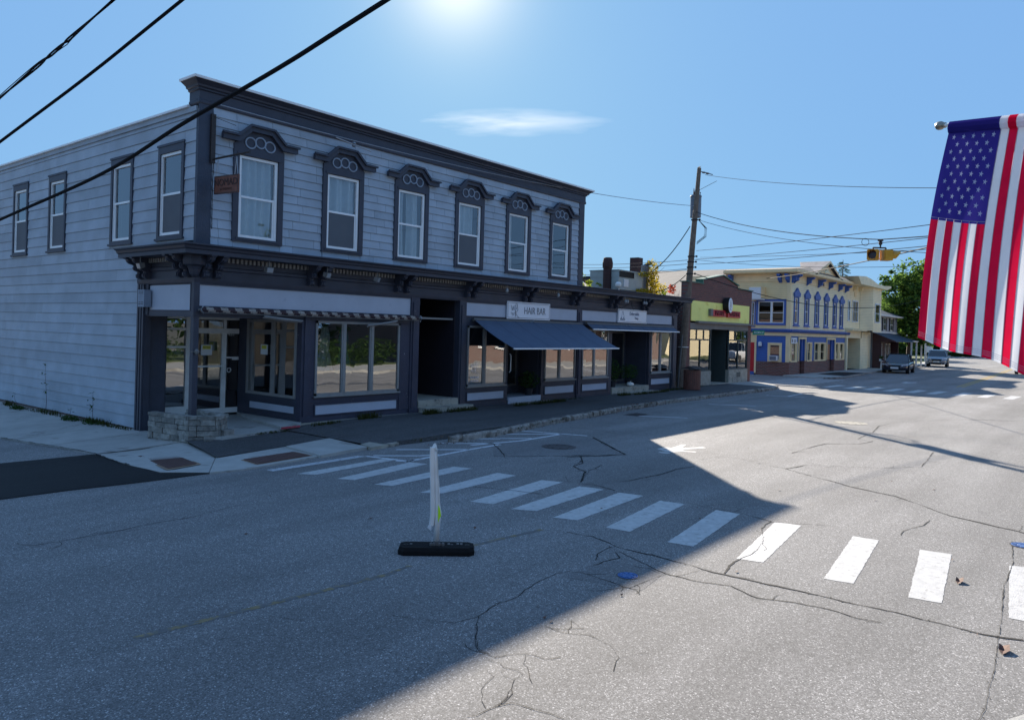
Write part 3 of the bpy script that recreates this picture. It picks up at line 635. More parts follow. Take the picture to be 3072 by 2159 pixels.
for y in (12.0, 10.95, 10.05, 9.1, 8.1, 7.2, 6.1, 5.1, 4.1, 3.1, 2.1):
    b = MB(); pts = ragged([(40.7, y - .22), (43.4, y - .30), (43.4, y + .12), (40.7, y + .20)], 0, .02); b.add([(v.x, v.y, .003) for v in pts], [tuple(range(len(pts)))]); on_road('crosswalk_stripe', b, 'white_paint')
for i in range(9):
    x = 40.6 + i * .95; b = MB(); b.quad((x, 13.2, .006), (x + .4, 13.2, .006), (x + .4, 15.9, .006), (x, 15.9, .006)); on_road('crosswalk_stripe', b, 'white_paint')
b = MB(); b.add([(x, y, .003) for x, y in FAR_ARROW], [tuple(range(len(FAR_ARROW)))]); on_road('turn_arrow', b, 'white_paint')
b = MB(); b.add([(x, y, .003) for x, y in SYMBOL], [tuple(range(len(SYMBOL)))]); on_road('lane_symbol', b, 'white_paint')
b = MB(); cx, cy = 14.59, 7.54; b.add([(cx + .10 * math.cos(t * .3927) , cy + .13 * math.sin(t * .3927), .003) for t in range(16)], [tuple(range(16))]); on_road('lane_symbol_dot', b, 'white_paint')
b = MB(); b.add([(x, y, .0042) for x, y in SYM_HOLE], [(0, 1, 2, 3)]); on_road('lane_symbol_gap', b, 'asphalt')
# concrete gutter strip at the near corner
b = MB(); b.add([(x, y, .008) for x, y in ((4.2, 1.95), (5.02, 1.28), (5.72, .72), (6.46, .36), (9, -.6), (9, -1.0), (6.3, .12), (5.55, .52), (4.8, 1.05), (4.0, 1.7))], [(0, 9, 8, 7, 6, 5, 4, 3, 2, 1)]); on_road('gutter_strip', b, 'concrete')

# covers
def cover(name, x, y, r, m, ring='iron_cover', z=.008):
    b = MB(); n = 24
    b.add([(x + r * 1.12 * math.cos(2 * math.pi * k / n), y + r * 1.12 * math.sin(2 * math.pi * k / n), z - .003) for k in range(n)], [tuple(range(n))], 1)
    b.lathe((x, y, 0), [(r, 0), (r, z), (r * .92, z), (r * .92, z - .003), (.55 * r, z - .002), (.5 * r, z + .002), (.3 * r, z + .002), (.25 * r, z - .002), (.01, z - .002)], 24)
    for k in range(8):
        a = k * math.pi / 4; b.box((x + .68 * r * math.cos(a) - .02, y + .68 * r * math.sin(a) - .02, 0), (x + .68 * r * math.cos(a) + .02, y + .68 * r * math.sin(a) + .02, z + .003))
    return b
single('valve_cover', cover('c', 6.91, 3.95, .105, 'blue_cap'), ['blue_cap', 'iron_cover'], 'blue painted valve cover in the shaded road near the crosswalk', 'valve cover')
single('valve_cover', cover('c', 11.38, .93, .14, 'blue_cap'), ['blue_cap', 'iron_cover'], 'blue valve cover at the right edge past the last crosswalk stripe', 'valve cover')
single('manhole_cover', cover('c', 13.53, 9.52, .34, 'iron_cover'), ['iron_cover', 'iron_cover'], 'round brown iron manhole cover in shade beyond the crosswalk', 'manhole cover')
single('manhole_cover', cover('c', 24.1, 6.35, .42, 'iron_cover'), ['concrete_old', 'concrete_old'], 'pale sunlit manhole cover out in the middle of the road', 'manhole cover')
b = MB(); b.box((20.35, 11.45, .0), (21.1, 11.95, .006))
for i in range(9): b.box((20.42 + i * .075, 11.5, .006), (20.46 + i * .075, 11.9, .016))
single('storm_drain', b, 'iron_cover', 'iron storm drain grate against the granite kerb', 'drain grate')
for (x, y, s, lab) in ((9.15, 1.30, .10, 'curled brown dead leaf on the asphalt beside the last full crosswalk stripe'), (7.37, .72, .11, 'brown dead leaf next to the road seam at the right edge')):
    b = MB(); b.add([(x - s, y, .01), (x - s * .3, y - s * .4, .03), (x + s * .5, y - s * .3, .05), (x + s, y + .02, .01), (x + s * .4, y + s * .35, .045), (x - s * .3, y + s * .3, .02), (x, y, .012)], [(0, 1, 6), (1, 2, 6), (2, 3, 6), (3, 4, 6), (4, 5, 6), (5, 0, 6)])
    single('dead_leaf', b, 'dead_leaf', lab, 'leaf')
b = MB()
for i in range(140):
    x = random.uniform(3, 30); y = random.uniform(.5, 12); 
    if random.random() < .5: y = 11.4 + random.random() * 1.2; x = random.uniform(12, 34)
    s = random.uniform(.012, .035); a = random.uniform(0, 6.28); b.add([(x + s * math.cos(a + k * 1.57), y + s * .6 * math.sin(a + k * 1.57), .006 + random.random() * .015) for k in range(4)], [(0, 1, 2, 3)])
o = struct('road_litter', b, 'dead_leaf', road); o['kind'] = 'stuff'

# ------------------------------------------------------------------ pavement
CX = [11.0, 12.4, 13.75, 16, 18.4, 21.3, 25.0, 28.7, 33.0, 36.0]; CY = [11.85, 11.30, 11.45, 11.85, 12.15, 12.5, 12.77, 12.8, 12.85, 12.9]
def curb_y(X):
    if X <= CX[0]: return CY[0]
    for i in range(len(CX) - 1):
        if X <= CX[i + 1]: return CY[i] + (CY[i + 1] - CY[i]) * (X - CX[i]) / (CX[i + 1] - CX[i])
    return CY[-1]
def walk_z(X): return .055 + .07 * sst((X - 9.8) / 3)
side_walk = None
b = MB(); xx = [10.4 + .6 * i for i in range(44)]
vs = []; fs = []
for x in xx:
    cy = max(curb_y(x) + .13, 11.9); vs += [(x, cy, walk_z(x)), (x, 15.6, walk_z(x) + .01), (x, cy, -.1)]
for i in range(len(xx) - 1):
    a, c = 3 * i, 3 * (i + 1); fs += [(a, c, c + 1, a + 1), (a + 2, c + 2, c, a)]
b.add(vs, fs); walk = struct('pavement', b, 'asphalt_walk')
for nm, pts, zt in (('SLAB_RAMP_A', SLAB_RAMP_A, .02), ('SLAB_RAMP_B', SLAB_RAMP_B, .03), ('SLAB_C', SLAB_C, .06)):
    b = MB(); n = len(pts); q = Vector((sum(p[0] for p in pts) / n, sum(p[1] for p in pts) / n))
    pts = [tuple(q + (Vector(p) - q) * .992) for p in pts]
    top = [(x, y, zt + drop(x, y)) for x, y in pts]; bot = [(x, y, zt - .3) for x, y in pts]
    b.add(top + bot, [tuple(range(n))] + [(i, n + i, n + (i + 1) % n, (i + 1) % n) for i in range(n)]); struct('concrete_slab', b.mesh('concrete_slab', 'concrete', recalc=True), None, walk)
b = MB(); b.prism(SLAB_D, -.1, .07); struct('concrete_slab', b, 'concrete_old', walk)
# asphalt wedge between slabs and shop, concrete entry pad
b = MB(); n = len(WALKWAY_AS); b.add([(x, y, .03 + .02 * sst((x - 8) / 2)) for x, y in [(8.13, 15.3), (7.5, 12.92), (10.36, 13.33), (10.45, 13.1), (10.45, 15.5), (8.6, 15.5)]], [(0, 1, 2, 3, 4, 5)])
struct('asphalt_wedge', b, 'asphalt_walk', walk)
b = MB(); b.prism([(8.45, 15.0), (8.66, 14.70), (10.32, 14.98), (11.2, 15.37), (11.3, 18.4), (8.45, 18.4)], -.1, .10); struct('entry_pad', b, 'concrete', walk)
# side-street pavement slabs between the shop's flank and the asphalt
seams = [(15.45, 6.45), (17.35, 6.36), (18.95, 6.14), (21.2, 6.05), (24.2, 5.95), (27.6, 5.9), (31, 5.9), (36, 5.9)]
for i in range(len(seams) - 1):
    (ya, xa), (yb, xb) = seams[i], seams[i + 1]; g = .012; b = MB(); P = [(xa, ya + g), (8.40, ya + g), (8.40, yb - g), (xb, yb - g)]
    zt = [drop(x, y) + .022 + random.uniform(-.006, .008) for x, y in P]
    b.add([(x, y, z) for (x, y), z in zip(P, zt)] + [(x, y, -.4) for x, y in P], [(0, 1, 2, 3), (0, 4, 5, 1), (3, 7, 4, 0), (1, 5, 6, 2), (2, 6, 7, 3)]); struct('concrete_slab', b, 'concrete', walk)
b = MB()
for pts in (LCR1, LCR2, LCR3, LEFT_J3, [(6.2, 15.43), (6.9, 15.44), (7.6, 15.46)], [(6.1, 19.47), (6.2, 18.2), (6.38, 16.7), (6.47, 15.5), (6.2, 13.9), (6.17, 13.4)]):
    out = [Vector(pts[0])]
    for i in range(len(pts) - 1):
        a = Vector(pts[i]); c = Vector(pts[i + 1]); n = max(1, int((c - a).length / .12))
        for k in range(1, n + 1): out.append(a.lerp(c, k / n) + Vector((random.uniform(-.02, .02), random.uniform(-.02, .02))))
    for i in range(len(out) - 1): strip(b, out[i:i + 2], random.uniform(.015, .04), drop(out[i].x, out[i].y) + .034)
o = struct('slab_crack', b, 'crack', walk); o['kind'] = 'stuff'
for nm, pts, lab in (('A', GRATE_A, 'rusty dimpled warning plate set in the corner ramp facing the side street'), ('B', GRATE_B, 'rusty dimpled warning plate set in the ramp leading to the crosswalk')):
    b = MB(); z = .036 if nm == 'A' else .046
    q = Vector((sum(p[0] for p in pts) / 4, sum(p[1] for p in pts) / 4)); big = [tuple(q + (Vector(p) - q) * 1.12) for p in pts]
    zz = (lambda x, y: (drop(x, y) + z))
    b.add([(x, y, zz(x, y)) for x, y in pts] + [(x, y, zz(x, y) - .05) for x, y in pts], [(0, 1, 2, 3), (0, 4, 5, 1), (1, 5, 6, 2), (2, 6, 7, 3), (3, 7, 4, 0)])
    b.add([(x + random.uniform(-.03, .03), y, zz(x, y) - .012) for x, y in big], [(0, 1, 2, 3)], 1)
    A, B_, C_, D_ = [Vector(p) for p in pts]
    for i in range(1, 20):
        for j in range(1, 14):
            p = A.lerp(B_, j / 14).lerp(D_.lerp(C_, j / 14), i / 20); s = .012; h = zz(p.x, p.y)
            b.add([(p.x - s, p.y - s, h), (p.x + s, p.y - s, h), (p.x + s, p.y + s, h), (p.x - s, p.y + s, h), (p.x, p.y, h + .008)], [(0, 1, 4), (1, 2, 4), (2, 3, 4), (3, 0, 4)])
    single('warning_plate', b, ['rust_plate', 'rust_stain'], lab, 'ramp plate', recalc=True)
# granite kerb, stone by stone
def kerb(pts, zt, length=1.9, m='granite', wdt=.15, rough=1.0):
    pts = [Vector(p) for p in pts]; L = [0]
    for i in range(len(pts) - 1): L.append(L[-1] + (pts[i + 1] - pts[i]).length)
    def at(s):
        for i in range(len(pts) - 1):
            if s <= L[i + 1] + 1e-6: return pts[i].lerp(pts[i + 1], (s - L[i]) / (L[i + 1] - L[i]))
        return pts[-1]
    s = 0
    while s < L[-1] - .2:
        e = min(s + length * random.uniform(.7, 1.2), L[-1]); b = MB(); n = max(3, int((e - s) / .16)); vs = []
        a0 = at(s + .01); a1 = at(e - .01); nn = Vector((-(a1 - a0).y, (a1 - a0).x)).normalized()
        for k in range(n + 1):
            p = at(s + .01 + (e - s - .02) * k / n); z = zt(p.x) + random.uniform(-.008, .010) * rough; f = random.uniform(-.014, .014) * rough; g = random.uniform(-.012, .012) * rough
            vs += [(*(p + nn * f), -.05), (*(p + nn * (f + .01)), z - .035), (*(p + nn * (.035 + g)), z), (*(p + nn * wdt), z + random.uniform(-.006, .006)), (*(p + nn * wdt), -.05)]
        fs = [(5 * k + j, 5 * k + 5 + j, 5 * k + 6 + j, 5 * k + 1 + j) for k in range(n) for j in range(4)]
        b.add(vs, fs); b.add(vs[:5], [(0, 1, 2, 3, 4)]); b.add(vs[-5:], [(4, 3, 2, 1, 0)])
        struct('kerb_stone', b.mesh('kerb_stone', m, recalc=True), None, walk); s = e
kerb([(12.2, 11.42)] + list(zip(CX, CY))[2:] , lambda x: walk_z(x) + .012)
kerb([(36.0, 12.9), (37.6, 13.3), (38.8, 14.2), (39.6, 15.6), (39.9, 18), (40, 24)], lambda x: .11)
# weeds and grit along kerb and shop foot
b = MB()
for i in range(1700):
    x = random.uniform(11.5, 36); c = sst((math.sin(x * 1.7) + math.sin(x * .63 + 1)) * .5 + .45)
    if random.random() > c: continue
    y = curb_y(x) + random.choice((-1, 1)) * random.uniform(0, .09) + (.13 if random.random() < .4 else -.03); z = .0 if y < curb_y(x) else walk_z(x) + .01
    s = random.uniform(.01, .03); a = random.uniform(0, 6.28); b.add([(x + s * math.cos(a + k * 2.1), y + s * math.sin(a + k * 2.1), z + random.random() * .03) for k in range(3)], [(0, 1, 2)], random.choice((0, 0, 1)))
o = struct('kerb_litter', b, ['dead_leaf', 'debris'], walk); o['kind'] = 'stuff'
def tuft(mb, x, y, z, r, h, n, mi=0):
    for i in range(n):
        a = random.uniform(0, 6.28); d = r * random.random() ** .7; px, py = x + d * math.cos(a), y + d * math.sin(a); hh = h * random.uniform(.4, 1); l = hh * .5
        q = random.uniform(0, 6.28); wv = Vector((math.cos(q), math.sin(q), 0)) * .008; tip = Vector((px + l * math.cos(a) * random.random(), py + l * math.sin(a) * random.random(), z + hh)); p0 = Vector((px, py, z)); mid = (p0 + tip) / 2 + Vector((0, 0, hh * .12))
        mb.add([p0 - wv, p0 + wv, mid + wv * .7, tip, mid - wv * .7], [(0, 1, 2, 4), (4, 2, 3)], mi)
grass = MB()
for (x0, x1, y, n, h) in ((11.1, 12.0, 15.0, 90, .12), (12.6, 13.3, 15.12, 110, .20), (14.7, 15.3, 14.86, 150, .17), (15.6, 16.8, 14.85, 170, .14), (18.6, 19.2, 14.8, 90, .13), (19.5, 21.3, 14.78, 220, .14), (25.0, 25.7, 14.85, 120, .14), (25.9, 28.6, 14.72, 220, .12), (28.6, 31, 14.95, 160, .12), (20.6, 22.8, 15.1, 60, .06), (31.5, 33, 15.2, 60, .1), (9.3, 10.4, 14.84, 90, .05)):
    for i in range(n): tuft(grass, random.uniform(x0, x1), y + random.uniform(-.09, .09), walk_z(x0) + .005, .05, h, 2)
for i in range(120):
    x = random.uniform(11.3, 36); 
    if math.sin(x * 2.3) > .2: tuft(grass, x, curb_y(x) + random.choice((-.02, .14)), .08, .05, .06, 4)
o = single('grass_tufts', grass, 'grass_blade', 'sparse dry grass tufts along the foot of the shopfronts', 'grass'); o['kind'] = 'stuff'

b = MB(); b.prism([(36.22, 12.97), (37.55, 13.42), (38.7, 14.3), (39.45, 15.6), (36.22, 15.6)], -.1, .128); struct('concrete_slab', b, 'concrete', walk)
# ------------------------------------------------------------------ the blue shop block
YF, XS = 15.40, 8.35
shop = thing('shop_block', 'long two-storey grey-blue wooden shop block with navy trim, bracketed cornice and recessed corner entry', 'building', (XS, YF, .1))
WX = [9.775, 12.17, 14.52, 16.90, 19.25, 21.60]; WZ = (4.41, 6.21)
SY = [16.51, 18.885, 22.735, 25.41, 29.1, 32.6]
holes = [(x - .47, x + .47, *WZ) for x in WX]
b = MB(); wall_x(b, XS, 23.06, 4.05, 7.5, YF + .035, YF + .16, holes); part('front_wall', b, 'siding_back', shop)
sh = [(y - .45, y + .45, *WZ) for y in SY]
b = MB(); wall_y(b, YF + .16, 35.5, 4.05, 7.02, XS + .035, XS + .16, sh); wall_y(b, 17.86, 35.5, -.3, 4.05, XS + .035, XS + .16, []); part('flank_wall', b, 'siding_back', shop)
b = MB(); b.box((22.9, YF + .16, 4.0), (23.03, 35.5, 7.1)); b.box((XS + .16, 35.4, 0), (22.9, 35.5, 7.02)); b.box((30.45, YF + .2, 0), (30.58, 30, 4.0)); b.box((23.0, 29.9, 0), (30.45, 30, 4)); part('rear_wall', b, 'siding_back', shop)
b = MB(); b.box((XS + .17, YF + .17, 6.98), (22.9, 35.4, 7.04)); b.box((23.04, YF - .1, 3.99), (30.45, 29.9, 4.03)); part('flat_roof', b, 'roof_membrane', shop)
b = MB(); b.box((XS + .2, YF + .2, 4.16), (22.9, 35.3, 4.2)); b.box((14.62, YF + .2, .1), (14.72, 30, 3.9)); b.box((16.78, YF + .2, .1), (16.88, 30, 3.9)); b.box((22.9, YF + .2, .1), (23.0, 30, 3.9)); b.box((16.9, 21.9, .1), (30.4, 22, 3.9)); b.box((XS + .2, 24.9, .1), (14.6, 25, 3.9))
for x in (13.3, 18.1, 20.4): b.box((x, YF + .2, 4.2), (x + .1, 35, 6.98))
b.box((XS + .2, 20.9, 4.2), (22.8, 21.0, 6.98)); part('inner_partition', b, 'interior', shop)
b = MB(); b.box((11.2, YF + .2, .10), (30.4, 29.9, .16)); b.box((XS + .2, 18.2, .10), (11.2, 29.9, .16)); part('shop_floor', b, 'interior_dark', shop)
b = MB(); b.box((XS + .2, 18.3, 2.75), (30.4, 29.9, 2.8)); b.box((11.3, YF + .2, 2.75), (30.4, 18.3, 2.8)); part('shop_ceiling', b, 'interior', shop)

# shingles: course by course, staggered, cut round the windows
wedge = MB(); wedge.add([(0, -.028, 0), (1, -.028, 0), (1, .03, 0), (0, .03, 0), (0, -.006, 1), (1, -.006, 1), (1, .03, 1), (0, .03, 1)], [(0, 1, 5, 4), (3, 7, 6, 2), (0, 4, 7, 3), (1, 2, 6, 5), (4, 5, 6, 7), (0, 3, 2, 1)])
wm = wedge.mesh('shingle', 'siding')
wm_far = MB(); wm_far.add([(-.024, 0, 0), (-.024, 1, 0), (.03, 1, 0), (.03, 0, 0), (-.006, 0, 1), (-.006, 1, 1), (.03, 1, 1), (.03, 0, 1)], [(0, 4, 5, 1), (3, 2, 6, 7), (0, 3, 7, 4), (1, 5, 6, 2), (4, 7, 6, 5), (0, 1, 2, 3)])
wmf = wm_far.mesh('clapboard', 'siding')
def board(me, name, x, z, ln, h, axis):
    o = bpy.data.objects.new(name, me); COL.objects.link(o); o.parent = shop; o.matrix_parent_inverse = Matrix.Translation(-WLOC(shop))
    if axis == 'x': o.location = (x, YF, z); o.scale = (ln, 1, h)
    else: o.location = (XS, x, z); o.scale = (1, ln, h)
def courses(me, name, a0, a1, zs, lens, rects, axis, gap=.007, a0f=None):
    for r in range(len(zs) - 1):
        z0, z1 = zs[r], zs[r + 1]; s0 = a0f(z0) if a0f else a0
        cuts = [(h[0], h[1]) for h in rects if h[2] < z0 + .01 and h[3] > z1 - .06]; part_c = [h for h in rects if (h[2] < z1 - .01 and h[3] > z0 + .01) and (h[0], h[1]) not in cuts]
        s = s0 - random.uniform(0, lens * .8)
        while s < a1:
            e = s + lens * random.uniform(.8, 1.15); lo, hi = max(s, s0), min(e, a1); segs = [(lo, hi)] if hi - lo > .03 else []
            for c0, c1 in cuts:
                ns = []
                for p, q in segs:
                    if c1 <= p or c0 >= q: ns.append((p, q)); continue
                    if c0 - p > .02: ns.append((p, c0))
                    if q - c1 > .02: ns.append((c1, q))
                segs = ns
            for h in part_c:      # the course runs past a window head or sill: notch it there only
                ns = []
                for p, q in segs:
                    for u, v in ((p, min(q, h[0])), (max(p, h[0]), min(q, h[1])), (max(p, h[1]), q)):
                        if v - u > .02: ns.append((u, v))
                segs = ns
            for p, q in segs:
                zz0, zz1 = z0, z1; m_ = (p + q) / 2
                for h in part_c:
                    if h[0] < m_ < h[1]:
                        if h[2] > z0: zz1 = min(zz1, h[2])
                        else: zz0 = max(zz0, h[3])
                if zz1 - zz0 > .02: board(me, name, p + gap / 2, zz0 + .003, q - p - gap, (zz1 - zz0) - (.004 if zz1 == z1 else 0), axis)
            s = e
courses(wm, 'shingle', XS + .30, 22.74, [4.13 + .2 * i for i in range(16)], .86, [(x - .6, x + .6, 4.3, 6.5) for x in WX], 'x')
zs = [-.02 + .2655 * i for i in range(28)]; zs[-1] = 7.0
courses(wmf, 'clapboard', 15.42, 35.5, zs, 4.6, [(y - .55, y + .55, 4.33, 6.42) for y in SY], 'y', .004, lambda z: 15.45 if z > 4.0 else (17.9))
b = MB(); b.box((XS + .0, 17.9, -.35), (XS + .1, 35.5, -.03)); part('brick_footing', b, 'brick_found', shop)
b = MB(); b.box((XS - .028, YF - .035, 4.1), (XS + .29, YF - .002, 7.14)); b.box((XS - .031, YF - .03, 4.1), (XS - .001, YF + .07, 7.0)); part('corner_board', b, 'navy_worn', shop)
b = MB(); b.box((22.74, YF - .035, 4.1), (23.05, YF - .002, 7.14)); b.box((23.035, YF - .03, 4.1), (23.07, YF + .3, 7.1)); part('corner_board', b, 'navy', shop)
# flank roof edge: fascia and pale flashing
b = MB(); b.box((XS - .05, YF + .07, 6.98), (XS + .02, 35.5, 7.09)); part('flank_fascia', b, 'siding', shop)
b = MB(); b.prism_y([(XS - .10, 7.09), (XS - .10, 7.135), (XS + .22, 7.20), (XS + .22, 7.09)], YF + .35, 35.5); part('flank_flashing', b, 'cap_metal', shop)
# upper cornice
prof = [(0, 7.12), (.035, 7.12), (.05, 7.15), (.05, 7.20), (.035, 7.22), (.035, 7.40), (.075, 7.42), (.075, 7.45), (.12, 7.47), (.13, 7.51), (.19, 7.55), (.245, 7.585), (0, 7.585)]
b = MB(); b.sweep([(23.08, YF + .4), (23.08, YF), (XS, YF), (XS, YF + .38)][::-1], prof); part('upper_cornice', b, 'navy', shop, recalc=True)
b = MB(); b.sweep([(23.08, YF + .4), (23.08, YF), (XS, YF), (XS, YF + .40)][::-1], [(-.4, 7.59), (.265, 7.59), (.27, 7.64), (-.05, 7.70), (-.4, 7.70)]); part('cornice_cap', b, 'cap_metal', shop, recalc=True)
b = MB(); b.box((XS, YF + .17, 7.04), (23.0, YF + .38, 7.59)); part('parapet', b, 'navy', shop)
# storefront cornice
prof = [(0, 3.90), (.50, 3.90), (.50, 3.98), (.53, 4.00), (.55, 4.05), (.60, 4.08), (.60, 4.11), (0, 4.16)]
path2 = [(XS, 17.92), (XS, YF), (30.58, YF), (30.58, YF + .6)]
b = MB(); b.sweep(path2, prof); part('lower_cornice', b, 'navy', shop, recalc=True)
b = MB(); b.sweep(path2, [(-.1, 3.44), (.03, 3.44), (.03, 3.60), (.06, 3.62), (.06, 3.68), (.02, 3.70), (.02, 3.82), (.06, 3.82), (.06, 3.90), (-.1, 3.90)]); part('frieze', b, 'navy', shop, recalc=True)
b = MB(); b.sweep(path2, [(-.1, 3.32), (.035, 3.32), (.045, 3.34), (.06, 3.40), (.06, 3.44), (-.1, 3.44)]); part('architrave', b, 'navy', shop, recalc=True)
b = MB(); x = XS + .05
while x < 30.5: b.box((x, YF - .10, 3.80), (x + .055, YF - .06, 3.895)); x += .105
y = YF + .05
while y < 17.7: b.box((XS - .10, y, 3.80), (XS - .06, y + .055, 3.895)); y += .105
part('dentil_course', b, 'grey_frame', shop, kind='stuff')
def corbel_mesh(wd=.125):
    pr = [(0, 3.44), (.10, 3.43), (.155, 3.47), (.16, 3.53), (.125, 3.565), (.13, 3.60), (.21, 3.63), (.235, 3.68), (.215, 3.73), (.26, 3.76), (.33, 3.775), (.38, 3.81), (.40, 3.86), (.45, 3.875), (.45, 3.90), (0, 3.90)]
    b = MB(); b.prism_x([(-o, z) for o, z in pr], -wd / 2, wd / 2)
    pr2 = [(0, 3.46), (.115, 3.445), (.175, 3.48), (.178, 3.53), (.14, 3.565), (.145, 3.60), (.23, 3.625), (.255, 3.68), (.23, 3.735), (.27, 3.75), (.34, 3.765), (.39, 3.80), (.40, 3.83), (0, 3.83)]
    b.prism_x([(-o, z) for o, z in pr2], -wd / 5, wd / 5)
    return b.mesh('corbel', 'navy', recalc=True)
cm = corbel_mesh()
def corbel(x, y, rot):
    o = bpy.data.objects.new('corbel', cm); COL.objects.link(o); o.parent = shop; o.matrix_parent_inverse = Matrix.Translation(-WLOC(shop)); o.location = (x, y, 0); o.rotation_euler = (0, 0, rot)
for x in (8.50, 8.78, 11.20, 11.53, 14.02, 14.36, 16.80, 17.12, 19.58, 19.9, 22.35, 22.66, 24.9, 25.3, 27.4, 27.74, 30.1, 30.42): corbel(x, YF - .03, 0)
for y in (15.55, 15.85, 17.35, 17.65): corbel(XS - .03, y, -math.pi / 2)
b = MB(); b.lathe((XS - .05, YF - .05, 0), [(.05, 3.45), (.10, 3.5), (.13, 3.6), (.16, 3.66), (.24, 3.70), (.26, 3.80), (.24, 3.895)], 8); part('corner_drop', b, 'navy', shop)
# corner returns: fluted pilaster at the flank
b = MB(); b.box((XS - .04, 17.40, 2.62), (XS + .10, 17.92, 3.32)); b.box((XS - .035, 17.52, -.16), (XS + .1, 17.92, 2.62))
for y in (17.54, 17.66, 17.78): b.box((XS - .075, y, -.16), (XS - .035, y + .07, 3.32))
part('fluted_pilaster', b, 'navy', shop)
# sign panels and beams over the openings
def framed_panel(x0, x1, z0, z1, m='panel_blue', nm='sign_panel'):
    b = MB(); b.box((x0, YF - .005, z0), (x1, YF + .08, z1)); p = part(nm, b, m, shop)
    b = MB(); t = .03
    for q in (((x0 - t, z0 - t), (x1 + t, z0)), ((x0 - t, z1), (x1 + t, z1 + t)), ((x0 - t, z0), (x0, z1)), ((x1, z0), (x1 + t, z1))): b.box((q[0][0], YF - .03, q[0][1]), (q[1][0], YF + .05, q[1][1]))
    part('moulding', b, 'navy', p)
framed_panel(8.42, 14.60, 2.84, 3.29); framed_panel(16.88, 22.78, 2.90, 3.29); framed_panel(23.10, 30.22, 2.92, 3.29)
b = MB(); b.box((XS, YF - .02, 2.60), (14.9, YF + .14, 2.80)); b.box((16.6, YF - .02, 2.60), (30.58, YF + .14, 2.80)); b.box((XS, YF - .0, 2.80), (14.9, YF + .14, 3.33)); b.box((16.58, YF, 2.80), (30.58, YF + .14, 3.33)); b.box((14.9, YF, 3.36), (16.6, YF + .14, 3.44)); part('beam', b, 'navy', shop)
b = MB(); b.box((XS - .005, 15.58, 2.74), (XS + .08, 17.38, 3.29)); part('flank_sign_panel', b, 'panel_blue', shop)
b = MB(); b.box((XS - .02, YF + .0, 2.60), (XS + .12, 17.5, 2.73)); b.box((XS - .02, YF + .14, 2.73), (XS + .12, 15.57, 3.33)); b.box((XS - .0, 15.4, 3.29), (XS + .12, 17.5, 3.44)); part('flank_beam', b, 'navy', shop)
b = MB(); b.box((XS - .03, YF - .03, .42), (XS + .09, YF + .10, 2.62)); b.box((XS - .05, YF - .05, 2.62), (XS + .08, YF + .06, 3.34)); part('corner_post', b, 'navy', shop)
# pilasters
for x0, x1, z0, m in ((11.04, 11.31, .14, 'navy_peel'), (14.60, 14.92, .12, 'navy_peel'), (16.57, 16.86, .12, 'navy'), (22.80, 23.07, .12, 'navy_peel'), (30.14, 30.58, .10, 'navy')):
    b = MB(); b.box((x0, YF - .045, z0), (x1, YF + .14, 3.33 if x0 > 12 else 2.62)); b.box((x0 + .07, YF - .075, z0 + .12), (x1 - .07, YF - .045, 2.75 if x0 < 12 else 3.2)); b.box((x0 - .02, YF - .08, z0), (x1 + .02, YF - .04, z0 + .14)); part('pilaster', b, m, shop)
# display windows with panelled stall risers
def display(x0, x1, z0, z1, mulls, xa, xb, pz0, pz1, m='navy', frame='grey_frame', panel=True, y=YF):
    b = MB(); fw = .06
    wn = MB(); wn.box((x0, y - .03, z0), (x1, y + .03, z0 + fw)); wn.box((x0, y - .03, z1 - fw), (x1, y + .03, z1)); wn.box((x0, y - .03, z0), (x0 + fw, y + .03, z1)); wn.box((x1 - fw, y - .03, z0), (x1, y + .03, z1))
    for a0, a1 in mulls: wn.box((a0, y - .025, z0 + fw), (a1, y + .028, z1 - fw)); wn.box((a0 + .035, y - .04, z0 + fw), (a1 - .035, y - .025, z1 - fw))
    wn.box((x0 - .03, y - .07, z0 - .04), (x1 + .03, y + .02, z0)); wo_ = part('display_window', wn, frame, shop)
    es = [x0 + fw] + [e for mm_ in mulls for e in mm_] + [x1 - fw]
    for i in range(0, len(es), 2):
        g = MB(); tl = random.uniform(-.006, .006); g.quad((es[i], y + tl, z0 + fw), (es[i + 1], y - tl, z0 + fw), (es[i + 1], y - tl * .5, z1 - fw), (es[i], y + tl * .6, z1 - fw)); part('pane', g, 'glass', wo_)
    b.box((xa, y + .0, .13), (xb, y + .12, z0 - .04)); b.box((xa, y - .012, z0 - .16), (xb, y + .02, z0 - .04)); b.box((xa, y - .03, .12), (xb, y + .02, .24))
    if x0 - xa > .03: b.box((xa, y - .0, z0 - .04), (x0, y + .12, 2.62))
    if xb - x1 > .03: b.box((x1, y - .0, z0 - .04), (xb, y + .12, 2.62))
    if xb > x1 + .25: b.box((x1 + .02, y - .018, .245), (xb, y, 2.59))
    r = part('stall_riser', b, m, shop)
    if panel:
        p = MB(); p.box((x0 + .04, y - .012, pz0), (x1 - .06, y + .01, pz1)); part('panel', p, 'panel_blue', r)
        t = MB(); u0, u1 = x0 + .04, x1 - .06
        t.box((u0 - .03, y - .028, pz0 - .03), (u1 + .03, y, pz0)); t.box((u0 - .03, y - .028, pz1), (u1 + .03, y, pz1 + .03)); t.box((u0 - .03, y - .028, pz0), (u0, y, pz1)); t.box((u1, y - .028, pz0), (u1 + .03, y, pz1)); part('moulding', t, m, r)
display(11.46, 14.22, .76, 2.60, [(12.26, 12.40), (13.17, 13.31)], 11.31, 14.60, .30, .53, 'navy_peel')
display(16.97, 18.80, .77, 2.60, [(17.69, 17.83)], 16.86, 18.93, .34, .57)
display(20.90, 22.74, .82, 2.60, [(21.68, 21.83)], 20.73, 22.80, .35, .60)
display(23.18, 24.96, .82, 2.60, [(23.90, 24.04)], 23.07, 25.22, .36, .59)
